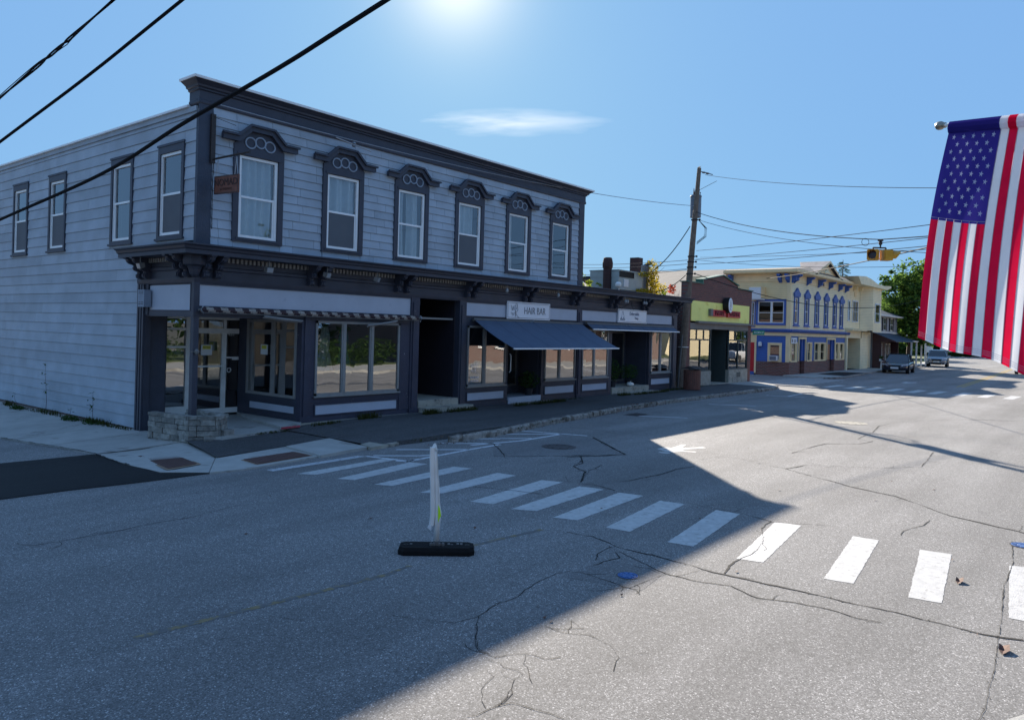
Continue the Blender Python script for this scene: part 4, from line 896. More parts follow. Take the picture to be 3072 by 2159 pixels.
display(28.34, 30.10, .87, 2.60, [(29.04, 29.24)], 28.20, 30.14, .39, .62)
b = MB(); b.box((11.0, YF - .10, -.05), (14.98, YF + .12, .135)); part('foundation_sill', b, 'concrete_old', shop)
b = MB(); b.box((16.86, YF - .0, .0), (30.6, YF + .12, .13)); part('foundation_sill', b, 'concrete_old', shop)
# corner entry: ceiling, raking window wall, aluminium doors
b = MB(); b.box((XS + .1, YF + .1, 2.64), (11.1, 18.3, 2.72)); part('entry_soffit', b, 'interior', shop)
b = MB(); XW = 11.05
wf = MB()
for (a0, a1, c0, c1) in ((15.55, 17.68, 2.53, 2.60), (15.55, 17.68, .70, .77), (15.55, 15.63, .77, 2.53), (16.45, 16.60, .77, 2.53), (17.60, 17.68, .77, 2.53)): wf.box((XW - .03, a0, c0), (XW + .03, a1, c1))
wo_ = part('entry_window', wf, 'grey_frame', shop)
for (a0, a1) in ((15.63, 16.45), (16.60, 17.60)):
    g = MB(); g.quad((XW, a1, .77), (XW, a0, .77), (XW, a0, 2.53), (XW, a1, 2.53)); part('pane', g, 'glass', wo_)
b.box((XW, YF + .14, .14), (XW + .12, 18.1, .70)); b.box((XW, YF + .14, .7), (XW + .12, 15.55, 2.64)); b.box((XW, 17.68, .7), (XW + .12, 18.1, 2.64)); b.box((XW - .012, YF + .1, .58), (XW + .02, 18.05, .70)); b.box((XW - .012, YF + .1, .14), (XW + .02, 18.05, .26))
r = part('stall_riser', b, 'navy', shop); p = MB(); p.box((XW - .012, 15.62, .34), (XW, 17.5, .50)); part('panel', p, 'panel_blue', r)
b = MB(); b.box((XS + .05, 17.92, .0), (9.04, 18.2, 2.62)); b.box((XS + .1, 17.6, .05), (8.85, 17.92, 2.62)); part('entry_return', b, 'navy', shop); b = MB(); b.box((11.27, 18.02, .1), (11.4, 18.2, 2.62)); part('entry_return', b, 'navy', shop)
b = MB(); b.prism([(10.22, 14.93), (10.78, 14.97), (11.05, 15.3), (11.06, 18.05), (11.05, 18.1), (10.6, 16.8)], .10, .165); part('entry_step', b, 'concrete', shop)
b = MB(); b.add([(10.235, 14.922, .105), (10.775, 14.961, .105), (10.775, 14.961, .15), (10.235, 14.922, .15)], [(0, 1, 2, 3)]); part('red_painted_edge', b, 'red_paint', shop)
YD = 18.12; fr_ = MB()
def bar(mb, x0, x1, z0, z1, d=.03, y=YD): mb.box((x0, y - d, z0), (x1, y + d, z1))
bar(fr_, 9.03, 11.27, 2.56, 2.63); bar(fr_, 9.03, 11.27, 2.28, 2.34, .032); bar(fr_, 9.03, 9.08, .16, 2.56, .035); bar(fr_, 9.61, 9.76, .16, 2.56, .04); bar(fr_, 10.62, 10.69, 2.34, 2.56, .031); bar(fr_, 11.22, 11.27, .16, 2.56, .035); bar(fr_, 9.08, 9.61, 1.84, 1.89); bar(fr_, 9.08, 9.61, .14, .40, .028)
en = part('entry_frame', fr_, 'alu', shop)
for (x0, x1, z0, z1) in ((9.08, 9.61, .4, 1.84), (9.08, 9.61, 1.89, 2.28), (9.08, 9.61, 2.34, 2.56), (9.76, 10.62, 2.34, 2.56), (10.69, 11.22, 2.34, 2.56)):
    g = MB(); g.quad((x0, YD, z0), (x1, YD, z0), (x1, YD, z1), (x0, YD, z1)); part('pane', g, 'glass', en)
for (x0, x1, zr) in ((9.76, 10.65, 1.375), (10.65, 11.22, 1.59)):
    d = MB(); bar(d, x0, x0 + .05, .165, 2.28, .025, YD - .01); bar(d, x1 - .07, x1, .165, 2.28, .025, YD - .01); bar(d, x0 + .05, x1 - .07, 2.21, 2.28, .024, YD - .01); bar(d, x0 + .05, x1 - .07, .165, .30, .024, YD - .01); bar(d, x0 + .05, x1 - .07, zr - .02, zr + .02, .022, YD - .01)
    dr = part('glass_door', d, 'alu', shop)
    g = MB(); g.quad((x0 + .05, YD, .3), (x1 - .07, YD, .3), (x1 - .07, YD, 2.21), (x0 + .05, YD, 2.21)); part('pane', g, 'glass', dr)
    if x0 < 10: h = MB(); h.tube([(10.60, YD - .08, 1.05), (10.60, YD - .08, 1.42)], .014); h.box((10.59, YD - .08, 1.06), (10.61, YD - .03, 1.08)); h.box((10.59, YD - .08, 1.39), (10.61, YD - .03, 1.41)); part('door_handle', h, 'alu', dr)
b = MB(); me = text_mesh('457', .14, 'white_trim', .003); part('house_number', face_front(me, 10.82, YD - .045, 2.20), None, shop)
for (x0, x1, z0, z1) in ((10.00, 10.30, 1.66, 1.92),):
    b = MB(); b.box((x0, YD - .04, z0), (x1, YD - .036, z1)); b.box((x0 + .04, YD - .043, z1 - .11), (x1 - .04, YD - .0405, z1 - .02), 1); n_ = part('notice', b, ['pale_paper', 'yellow_paper'], shop)
    part('lettering', face_front(text_mesh('For Rent', .055, 'ink', .001), (x0 + x1) / 2, YD - .045, z1 - .065), None, n_)
b = MB(); b.box((XW - .04, 16.72, 1.72), (XW - .036, 17.02, 1.97)); b.box((XW - .043, 16.76, 1.86), (XW - .0405, 16.98, 1.95), 1); n_ = part('notice', b, ['pale_paper', 'yellow_paper'], shop)
b = MB(); c_ = Vector((10.78, YD - .04, 1.27)); b.tube([c_ + Vector((.055 * math.cos(t * .3927), 0, .055 * math.sin(t * .3927))) for t in range(17)], .010, 6, cap=False); part('door_sticker', b, 'pale_paper', shop)
b = MB(); b.box((10.86, YD - .04, 1.53), (11.06, YD - .036, 1.57)); part('mail_slot', b, 'alu', shop)
# bracket lamp on the corner post
b = MB(); b.tube([(XS - .09, YF - .06, 1.86), (XS + .13, YF - .06, 1.86)], .012, 6); b.lathe((XS + .02, YF - .10, 1.80), [(.02, 0), (.045, .03), (.05, .08), (.02, .12)], 8); part('post_lamp', b, 'light_housing', shop)
# tall recessed stair doorway
b = MB(); b.box((14.90, YF + .14, .3), (14.96, 17.2, 3.4)); part('stairwell_side', b, 'dark_wood', shop); b = MB(); b.box((16.53, YF + .14, .3), (16.59, 17.2, 3.4)); part('stairwell_side', b, 'dark_wood', shop)
b = MB(); b.box((14.96, 17.1, .3), (16.53, 17.2, 3.4)); b.box((14.9, YF + .14, 3.4), (16.6, 17.2, 3.44)); part('stairwell_back', b, 'dark_wood_x', shop)
b = MB(); b.box((15.15, 17.05, .48), (15.95, 17.1, 2.5)); part('stairwell_door', b, 'interior_dark', shop)
b = MB(); b.box((14.93, YF - .06, 0), (16.57, 17.1, .46)); part('door_step', b, 'concrete_old', shop)
b = MB(); b.box((14.96, YF - .36, 0), (16.92, YF - .065, .27)); part('door_step', b, 'concrete_old', shop)
b = MB(); b.lathe((15.12, YF + .2, 3.13), [(.02, .2), (.03, .15), (.035, .03), (.02, 0)], 8); part('entry_bulb', b, 'light_housing', shop)
b = MB()
for k in range(4): a = .5 + k * 1.5; b.add([(15.78, YF - .085, .38), (15.78 + .16 * math.cos(a), YF - .085, .38 + .10 * math.sin(a)), (15.78 + .15 * math.cos(a + .12), YF - .085, .38 + .09 * math.sin(a + .12))], [(0, 1, 2)])
part('paint_mark', b, 'ink', shop)
# salon entry
def recess(x0, x1, yb, z, dx0, dx1, gx0, gx1, gz0, gz1, stp, low):
    b = MB(); b.box((x0 - .06, YF + .12, .1), (x0, yb, 2.62)); b.box((x1, YF + .12, .1), (x1 + .06, yb, 2.62)); b.box((x0, yb, .1), (gx0, yb + .08, 2.62)); b.box((gx1, yb, .1), (x1, yb + .08, 2.62)); b.box((gx0, yb, .1), (gx1, yb + .08, gz0)); b.box((gx0, yb, gz1), (gx1, yb + .08, 2.62)); b.box((x0, YF + .1, 2.62), (x1, yb + .1, 2.66)); part('recess_wall', b, 'navy', shop)
    d = MB(); bar(d, gx0, gx0 + .07, gz0, gz1, .03, yb); bar(d, gx1 - .07, gx1, gz0, gz1, .03, yb); bar(d, gx0 + .07, gx1 - .07, gz1 - .07, gz1, .03, yb); bar(d, gx0 + .07, gx1 - .07, gz0, gz0 + .07, .03, yb); dr = part('shop_door', d, 'alu_dark', shop)
    g = MB(); g.quad((gx0 + .07, yb, gz0 + .07), (gx1 - .07, yb, gz0 + .07), (gx1 - .07, yb, gz1 - .07), (gx0 + .07, yb, gz1 - .07)); part('pane', g, 'glass', dr)
    b = MB(); b.box((x0, YF - .05, .0), (x1, yb, z)); part('door_step', b, stp, shop)
    b = MB(); b.box((x0 + .1, YF - .38, .0), (x1 + .3, YF - .055, z * .45)); part('door_step', b, low, shop)
recess(18.95, 20.68, 16.35, .34, 0, 0, 19.50, 20.55, .60, 2.45, 'panel_blue', 'concrete_old')
h = MB(); h.tube([(18.97, 15.36, 1.15), (18.97, 15.31, 1.2), (18.97, 15.31, 1.68), (18.97, 15.36, 1.74)], .016); part('grab_handle', h, 'white_vinyl', shop)
recess(25.26, 28.16, 16.5, .38, 0, 0, 26.70, 28.0, .50, 2.55, 'concrete_old', 'concrete_old')
# fuse box on flank
b = MB(); b.box((XS - .20, 17.25, 2.80), (XS - .04, 17.55, 3.19)); 
for z in (2.86, 2.9, 3.1, 3.14):
    for yy in (17.3, 17.42): b.box((XS - .206, yy, z), (XS - .2, yy + .08, z + .014), 1)
part('meter_box', b, ['ring', 'ink'], shop)
# upper windows
hood_o = [(-.95, 6.49), (-.95, 6.63), (-.60, 6.63), (-.30, 6.90), (.30, 6.90), (.60, 6.63), (.95, 6.63), (.95, 6.49), (.55, 6.49), (.25, 6.77), (-.25, 6.77), (-.55, 6.49)]
def ring_mesh():
    b = MB()
    for dx, dz in ((-.245, 0), (0, .045), (.245, 0)):
        n = 20; vs = []
        for k in range(n):
            a = 2 * math.pi * k / n
            for r, yy in ((.145, -.0), (.145, -.022), (.112, -.022), (.112, 0)): vs.append((dx + r * math.cos(a), yy - (.003 if dx == 0 else 0), dz + r * .92 * math.sin(a)))
        b.add(vs, [(4 * k + j, 4 * k + (j + 1) % 4, 4 * ((k + 1) % n) + (j + 1) % 4, 4 * ((k + 1) % n) + j) for k in range(n) for j in range(4)])
    return b.mesh('ring_ornament', 'ring', recalc=True)
rings = ring_mesh()
trim = MB(); wall_x(trim, -.64, .64, 4.30, 6.45, -.06, 0, [(-.50, .50, 4.395, 6.225)]); trim.prism_y([(-.64, 6.45), (-.58, 6.50), (-.27, 6.79), (.27, 6.79), (.58, 6.50), (.64, 6.45)], -.058, 0)
trim.box((-.56, -.075, 4.34), (.56, -.06, 4.395)); trim.box((-.56, -.075, 6.23), (.56, -.06, 6.29))
trim_me = trim.mesh('window', 'navy', recalc=True)
hood = MB(); hood.prism_y(hood_o, -.15, -.06); hi = [(x * 1.0, z - .0) for x, z in hood_o]
hood.prism_y([(-.985, 6.60), (-.985, 6.645), (-.615, 6.645), (-.31, 6.92), (.31, 6.92), (.615, 6.645), (.985, 6.645), (.985, 6.60), (.59, 6.60), (.29, 6.87), (-.29, 6.87), (-.59, 6.60)], -.20, -.15); hood_me = hood.mesh('hood_mould', 'navy', recalc=True)
sash = MB()
for (x0, x1, z0, z1, y0, y1) in ((-.495, .495, 4.40, 4.46, -.02, .05), (-.495, .495, 6.16, 6.22, -.02, .05), (-.495, -.43, 4.46, 6.16, -.02, .05), (.43, .495, 4.46, 6.16, -.02, .05), (-.43, .43, 5.285, 5.335, .0, .045), (-.43, -.40, 4.46, 5.285, .01, .045), (.40, .43, 4.46, 5.285, .01, .045)): sash.box((x0, y0, z0), (x1, y1, z1))
sash_me = sash.mesh('sash', 'white_vinyl')
gl = MB(); gl.quad((-.43, .03, 4.46), (.43, .03, 4.46), (.43, .03, 5.29), (-.43, .03, 5.29)); gl_lo = gl.mesh('pane', 'glass_up')
gl = MB(); gl.quad((-.43, .02, 5.33), (.43, .02, 5.33), (.43, .02, 6.16), (-.43, .02, 6.16)); gl_up = gl.mesh('pane', 'glass_up')
scn = MB(); scn.quad((-.42, .012, 4.46), (.42, .012, 4.46), (.42, .012, 5.29), (-.42, .012, 5.29)); scn_me = scn.mesh('insect_screen', 'screen')
def curtain_me(x0, x1, z0, z1, y, seed, m, amp=.06):
    rnd = random.Random(seed); n = max(8, int((x1 - x0) * 60)); vs = []; ph = rnd.random() * 6
    for k in range(n + 1):
        x = x0 + (x1 - x0) * k / n
        for z in (z0, (z0 + z1) / 2, z1): vs.append((x + .015 * math.sin(z * 3 + ph) * (z1 - z), y + amp * math.sin(x * 34 + ph + .5 * math.sin(z * 2.2 + ph)) + amp * .8 * math.sin(x * 17 + ph * 2 + z * .3), z))
    me = bpy.data.meshes.new('curtain'); me.from_pydata(vs, [], [(3 * k + j, 3 * k + 3 + j, 3 * k + 4 + j, 3 * k + 1 + j) for k in range(n) for j in (0, 1)]); me.materials.append(M[m]); me.polygons.foreach_set('use_smooth', [True] * len(me.polygons)); return me
def plain(name, me, par, loc, rot=0, inv=None):
    o = bpy.data.objects.new(name, me); COL.objects.link(o); o.parent = par; o.location = loc; o.rotation_euler = (0, 0, rot)
    if par is shop: o.matrix_parent_inverse = Matrix.Translation(-WLOC(shop))
    return o
CUR = [[(-.44, .44, 'curtain')], [(-.44, .44, 'curtain')], [(-.44, -.12, 'curtain'), (.02, .42, 'curtain')], [(-.44, .36, 'curtain')], [(-.44, -.22, 'curtain_white')], []]
SCR = [0, 1, 0, 1, 0, 0]
for i, x in enumerate(WX):
    wnd = plain('window', trim_me, shop, (x, YF, 0)); plain('hood_mould', hood_me, wnd, (0, 0, 0)); plain('ring_ornament', rings, wnd, (0, -.058, 6.52)); plain('sash', sash_me, wnd, (0, 0, 0)); plain('pane', gl_lo, wnd, (0, 0, 0)); plain('pane', gl_up, wnd, (0, 0, 0))
    if SCR[i]: plain('insect_screen', scn_me, wnd, (0, .0, 0))
    for k, (a, c, m) in enumerate(CUR[i]): plain('curtain', curtain_me(a, c, 4.42, 6.2, .16, i * 7 + k, m), wnd, (0, 0, 0))
trim2 = MB(); wall_x(trim2, -.57, .57, 4.31, 6.43, -.05, 0, [(-.47, .47, 4.395, 6.225)]); trim2.box((-.62, -.075, 4.28), (.62, -.0, 4.33)); trim2.box((-.60, -.065, 6.38), (.60, -.05, 6.43)); trim2_me = trim2.mesh('window', 'navy')
for i, y in enumerate(SY):
    wnd = plain('window', trim2_me, shop, (XS, y, 0), -math.pi / 2); plain('sash', sash_me, wnd, (0, 0, 0)); plain('pane', gl_lo, wnd, (0, 0, 0)); plain('pane', gl_up, wnd, (0, 0, 0))
    if i != 1: plain('insect_screen', scn_me, wnd, (0, 0, 0))
# floodlights under the cornice
fl = MB(); fl.tube([(0, 0, .20), (0, 0, .07)], .012, 6); fl.prism_x([(-.06, .05), (.05, .07), (.07, -.03), (-.02, -.07)], -.09, .09); fl.add([(-.075, -.062, .04), (.075, -.062, .04), (.075, -.03, -.062), (-.075, -.03, -.062)], [(0, 3, 2, 1)], 1)
flm = fl.mesh('floodlight', ['light_housing', 'light_glass'], recalc=False)
for x, y, r in ((9.85, 14.98, 0), (11.45, 14.98, .3), (13.02, 14.98, .5)): plain('floodlight', flm, shop, (x, y, 3.70), r)
plain('floodlight', flm, shop, (XS - .42, 17.0, 3.70), -math.pi / 2)
bl = MB(); bl.tube([(0, 0, .2), (0, 0, .06)], .01, 6); bl.lathe((0, 0, -.04), [(.015, .1), (.045, .06), (.055, 0), (.03, -.04)], 10); blm = bl.mesh('spot_bulb', 'light_glass', True)
for x in (18.3, 21.05, 25.5, 25.66, 26.95, 27.12): plain('spot_bulb', blm, shop, (x, 15.0, 3.74))
b = MB()
for k in range(2): 
    s = 1 if k else -1; b.tube([(26.1 + s * .05, 15.1, 3.72), (26.1 + s * .25, 15.2, 3.55), (26.1 + s * .45, 15.25, 3.44), (26.1 + s * .62, 15.25, 3.50)], .012, 6)
part('sign_scroll', b, 'iron', shop)
# string of tiny lights and conduit on corner board
b = MB(); b.tube([(8.66, 15.35, 6.9), (8.67, 15.35, 6.2), (8.65, 15.35, 5.4), (8.66, 15.35, 4.5)], .008, 5); part('light_cord', b, 'black_rubber', shop)
b = MB()
for z in (5.75, 5.35, 5.0, 4.95, 4.6, 6.0): b.lathe((8.66, 15.335, z), [(.002, 0), (.014, .01), (.014, .025), (.002, .035)], 6)
part('light_bulbs', b, 'light_glass', shop)
# ------------------------------------------------------------------ awnings and signs on the shop block
def awning(label, x0, x1, zt, yb, zb, seams, grp):
    t = thing('awning', label, 'awning', (x0, 15.3, zt), grp); b = MB(); n = 10
    for i in range(n):
        f0, f1 = i / n, (i + 1) / n; s0, s1 = -.05 * math.sin(f0 * math.pi), -.05 * math.sin(f1 * math.pi); a = 1 if yb < 14.5 else .2
        y0, y1 = 15.27 + (yb - 15.27) * f0, 15.27 + (yb - 15.27) * f1; z0, z1 = zt + (zb - zt) * f0 + s0 * a, zt + (zb - zt) * f1 + s1 * a
        b.add([(x0, y0, z0), (x1, y0, z0), (x1, y1, z1), (x0, y1, z1)], [(0, 3, 2, 1)])
        b.add([(x0, y0, z0 - .006), (x1, y0, z0 - .006), (x1, y1, z1 - .006), (x0, y1, z1 - .006)], [(0, 1, 2, 3)])
        for k in range(1, seams):
            xk = x0 + (x1 - x0) * k / seams; b.add([(xk - .012, y0, z0 + .004), (xk + .012, y0, z0 + .004), (xk + .012, y1, z1 + .004), (xk - .012, y1, z1 + .004)], [(0, 3, 2, 1)], 1)
    part('canvas', b, ['awning_blue', 'awning_seam'], t)
    b = MB(); b.tube([(x0 - .02, 15.28, zt), (x1 + .02, 15.28, zt)], .05, 10); part('roller', b, 'alu_dark', t)
    b = MB(); b.box((x0 - .01, yb - .02, zb - .03), (x1 + .01, yb + .02, zb + .008)); part('front_bar', b, 'white_vinyl', t)
    for x in (x0 + .5, x1 - .6):
        b = MB(); mid = (x + .5, (15.2 + yb) / 2 , zb - .02); b.tube([(x, 15.25, zt - .12), mid, (x + .05, yb, zb)], .02, 6); part('folding_arm', b, 'arm_metal', t)
    b = MB(); b.tube([(x0 + 2.7, 15.2, zt - .02), (x0 + 2.75, 15.1, zt + .02)], .02, 6); part('crank', b, 'chain', t)
awning('dark blue canvas awning fully let down under the HAIR BAR sign', 17.11, 22.92, 2.79, 13.70, 1.975, 6, 'blue canvas awnings')
awning('dark blue canvas awning nearly rolled up under the second white sign', 23.26, 30.05, 2.82, 14.98, 2.62, 7, 'blue canvas awnings')
t = thing('awning', 'rolled-up brown and cream striped awning over the corner shop windows', 'awning', (8.4, 15.25, 2.75))
b = MB(); n = 150; x0, x1 = 8.42, 14.74
for i in range(n):
    a0, a1 = x0 + (x1 - x0) * i / n, x0 + (x1 - x0) * (i + 1) / n; z = 2.755
    for k in range(8):
        t0, t1 = k / 8 * 2 * math.pi, (k + 1) / 8 * 2 * math.pi; sh_ = ((a0 + .10 * math.sin(t0 - .4)) / .165) % 2 < 1.0
        r = .062 + .006 * math.sin(a0 * 40); b.add([(a0, 15.25 + r * math.cos(t0), z + r * math.sin(t0)), (a1, 15.25 + r * math.cos(t0), z + r * math.sin(t0)), (a1, 15.25 + r * math.cos(t1), z + r * math.sin(t1)), (a0, 15.25 + r * math.cos(t1), z + r * math.sin(t1))], [(0, 3, 2, 1)], 1 if sh_ else 0)
part('rolled_canvas', b, ['awning_brown', 'awning_cream'], t)
b = MB(); b.box((8.4, 15.16, 2.685), (14.75, 15.185, 2.70)); b.tube([(8.36, 15.25, 2.755), (8.42, 15.25, 2.755)], .03); b.tube([(14.74, 15.25, 2.755), (14.85, 15.25, 2.75)], .03); part('front_bar', b, 'alu_dark', t)
for pts in ([(9.9, 15.2, 2.66), (10.5, 15.05, 2.60), (10.9, 15.15, 2.58)], [(13.95, 15.2, 2.66), (13.3, 15.05, 2.58), (12.9, 15.15, 2.52)]):
    b = MB(); b.tube(pts, .022, 6); b.tube([(p[0], p[1] + .05, p[2] - .03) for p in pts], .015, 6); part('folding_arm', b, 'arm_metal', t)
b = MB(); b.tube([(14.8, 15.2, 2.83), (14.82, 15.16, 2.75), (14.8, 15.2, 2.66)], .015, 6); b.tube([(8.42, 15.18, 2.83), (8.36, 15.16, 2.75), (8.44, 15.2, 2.68)], .015, 6); part('end_bracket', b, 'chain', t)

def sign_board(x0, x1, z0, z1, y, name, label):
    t = thing(name, label, 'sign', ((x0 + x1) / 2, y, z0)); b = MB(); b.box((x0, y, z0), (x1, y + .03, z1)); part('board', b, 'sign_white', t)
    b = MB(); g = .035; w_ = .012
    b.box((x0 + g, y - .003, z0 + g), (x1 - g, y, z0 + g + w_)); b.box((x0 + g, y - .003, z1 - g - w_), (x1 - g, y, z1 - g)); b.box((x0 + g, y - .003, z0 + g + w_), (x0 + g + w_, y, z1 - g - w_)); b.box((x1 - g - w_, y - .003, z0 + g + w_), (x1 - g, y, z1 - g - w_)); part('border', b, 'ink', t)
    return t
def fleur(mb, pts, y, r=.006): mb.tube([(x, y, z) for x, z in pts], r, 4)
y = 15.33; t = sign_board(18.74, 21.05, 2.86, 3.42, y, 'salon_sign', 'white sign lettered HAIR BAR above the lowered blue awning')
part('lettering', face_front(text_mesh('HAIR BAR', .34, 'ink', .004, .80, offset=-.006), 20.20, y - .006, 3.135), None, t)
def monogram(cx, cz, s, y, m, par):
    b = MB(); P = lambda u, v: (cx + u * s, cz + v * s)
    fleur(b, [P(-.40, .32), P(-.28, -.02), P(-.20, .26), P(-.10, -.02), P(.0, .32)], y, .007 * s / .55); fleur(b, [P(.08, .0), P(.08, -.38)], y, .007 * s / .55); fleur(b, [P(.30, .0), P(.08, -.18), P(.32, -.42), P(.46, -.46)], y, .007 * s / .55)
    fleur(b, [P(.03, .45), P(.05, .1), P(.02, -.2), P(.04, -.46)], y, .0035 * s / .55)
    for u, v in ((.18, .42), (.24, .34), (.22, .24), (.28, .16), (.14, .12), (.30, .06), (-.38, -.16), (-.30, -.24), (-.22, -.20), (-.14, -.26), (-.06, -.18), (-.2, -.32)):
        fleur(b, [P(u - .04, v), P(u, v + .045), P(u + .04, v), P(u, v - .045), P(u - .04, v)], y, .0035 * s / .55)
    fleur(b, [P(.08, .05), P(.2, .15), P(.2, .4)], y, .005 * s / .55); part('monogram', b, m, par)
monogram(19.13, 3.14, .50, y - .006, 'ink', t)
t = sign_board(25.53, 27.80, 2.91, 3.44, y, 'shop_sign', 'white sign lettered Delectable with a small drawing beside the rolled-up awning')
part('lettering', face_front(text_mesh('Delectable', .19, 'ink_light', .004, .92), 26.78, y - .006, 3.27), None, t)
part('lettering', face_front(text_mesh('Things', .13, 'ink_light', .004, .9), 26.95, y - .006, 3.10), None, t)
b = MB(); fleur(b, [(25.72, 3.02), (25.88, 3.36), (26.04, 3.02)], y - .006, .005)
for k in range(7): fleur(b, [(25.70 + .05 * k, 3.00), (25.72 + .05 * k, 3.08 + .05 * math.sin(k * 2)), (25.76 + .05 * k, 3.02)], y - .006, .007)
part('drawing', b, 'ink_light', t)
# window lettering of the salon
t = thing('window_lettering', 'white HAIR BAR lettering on the glass left of the salon door', 'window sign', (17.3, 15.36, .9))
monogram(17.30, 1.33, .42, 15.362, 'sign_white', t)
part('lettering', face_front(text_mesh('HAIR BAR', .10, 'sign_white', .002, .9), 17.30, 15.362, 1.03), None, t); part('lettering', face_front(text_mesh('(603) 875-0008', .06, 'sign_white', .002, .9), 17.30, 15.362, .93), None, t)
# hanging wooden sign on its iron bracket
t = thing('hanging_sign', 'brown wooden NOMAD STUDIOS sign hanging on chains from an iron bracket at the corner', 'sign', (8.75, 15.1, 5.4))
A = Vector((8.62, 15.34, 5.98)); T_ = Vector((8.78, 14.15, 6.03))
b = MB(); b.tube([A, T_], .022, 6); b.box((8.57, 15.30, 5.9), (8.67, 15.36, 6.95)); b.tube([(8.62, 15.33, 6.9), (8.72, 14.6, 6.62), (8.74, 14.35, 6.30)][:2], .006, 5); part('iron_bracket', b, 'iron', t)
d = (T_ - A).normalized(); p0 = A + d * .12; p1 = A + d * .88; zt = 5.60; zb = 5.22
b = MB(); n = Vector((d.y, -d.x, 0)) * .022
for s in (1,):
    q = [p0 - n, p0 + n, p1 + n, p1 - n]; b.add([(v.x, v.y, zb) for v in q] + [(v.x, v.y, zt) for v in q], [(0, 1, 2, 3), (7, 6, 5, 4), (0, 4, 5, 1), (1, 5, 6, 2), (2, 6, 7, 3), (3, 7, 4, 0)])
part('board', b, 'sign_wood', t, recalc=True)
b = MB(); e = n * 1.1
def bq(u0, u1, z0, z1): 
    a, c = p0 + d * u0 + e, p0 + d * u1 + e; b.add([(a.x, a.y, z0), (a.x, a.y, z1), (c.x, c.y, z1), (c.x, c.y, z0)], [(0, 3, 2, 1)])
bq(.0, .76, zt - .02, zt - .005); bq(0, .76, zb + .005, zb + .02); bq(0, .015, zb + .02, zt - .02); bq(.745, .76, zb + .02, zt - .02); part('border', b, 'iron', t)
rot = math.atan2(d.y, d.x)
def on_board(me, u, z):
    c = p0 + d * u + e * 1.15; me.transform(Matrix.Translation((c.x, c.y, z)) @ Matrix.Rotation(rot, 4, 'Z') @ Matrix.Rotation(math.pi / 2, 4, 'X')); return me
part('lettering', on_board(text_mesh('NOMAD', .21, 'sign_wood_ink', .003, .93), .38, 5.45), None, t); part('lettering', on_board(text_mesh('S T U D I O S', .065, 'sign_wood_ink', .003), .38, 5.31), None, t)
for u in (.08, .68):
    b = MB(); c = p0 + d * u
    for s in (-.05, .05): b.tube([(c.x, c.y, 5.97), (c.x + d.x * s, c.y + d.y * s, zt + .0)], .008, 5)
    part('chain', b, 'chain', t)

# ------------------------------------------------------------------ things at the foot of the shop
t = thing('stone_planter', 'low dry-laid grey stone planter box at the foot of the corner post', 'planter', (8.35, 15.4, .0))
ring = [(7.93, 16.45), (8.14, 15.12), (8.62, 14.80), (8.98, 15.05), (8.95, 16.5)]
zc = -.15; hts = [.13, .12, .12, .11, .12, .08]
for c, h in enumerate(hts):
    for k in range(len(ring) - 1):
        A, B_ = Vector(ring[k]), Vector(ring[k + 1]); L = (B_ - A).length; dd = (B_ - A) / L; nn = Vector((dd.y, -dd.x)); s = random.uniform(-.25, 0) 
        while s < L - .01:
            e = s + random.uniform(.25, .48); lo, hi = max(0, s), min(L, e); s = e
            if hi - lo < .05: continue
            o_ = random.uniform(-.012, .012) + (.015 if c == 5 else 0); w_ = .17; g = .005
            q = [A + dd * (lo + g) + nn * o_, A + dd * (hi - g) + nn * (o_ + random.uniform(-.008, .008)), A + dd * (hi - g) - nn * w_, A + dd * (lo + g) - nn * w_]
            b = MB(); j = lambda: random.uniform(-.006, .006)
            b.add([(v.x, v.y, zc + .004 + j()) for v in q] + [(v.x, v.y, zc + h - .004 + j()) for v in q], [(0, 3, 2, 1), (4, 5, 6, 7), (0, 1, 5, 4), (1, 2, 6, 5), (2, 3, 7, 6), (3, 0, 4, 7)]); part('stone', b, 'stone', t, recalc=True)
    zc += h
b = MB(); b.prism([(8.08, 16.4), (8.26, 15.22), (8.62, 14.98), (8.85, 15.12), (8.82, 16.4)], .0, .36); part('soil', b, 'soil', t)
b = MB()
for a, c in (((8.06, 16.4), (8.25, 15.25)), ((8.25, 15.25), (8.62, 15.0)), ((8.62, 15.0), (8.84, 15.12)), ((8.84, 15.12), (8.83, 16.42))): b.add([(*a, .36), (*c, .36), (*c, .525), (*a, .525)], [(0, 1, 2, 3)])
part('liner', b, 'ring', t)
b = MB(); b.box((8.30, 14.70, -.02), (8.46, 14.80, .07)); single('loose_stone', b, 'stone', 'loose pale stone fallen beside the planter', 'stone')
b = MB(); b.box((8.74, 14.78, -.02), (8.98, 14.96, .22)); single('stone_block', b, 'stone', 'pale stone block standing against the right end of the planter', 'stone')
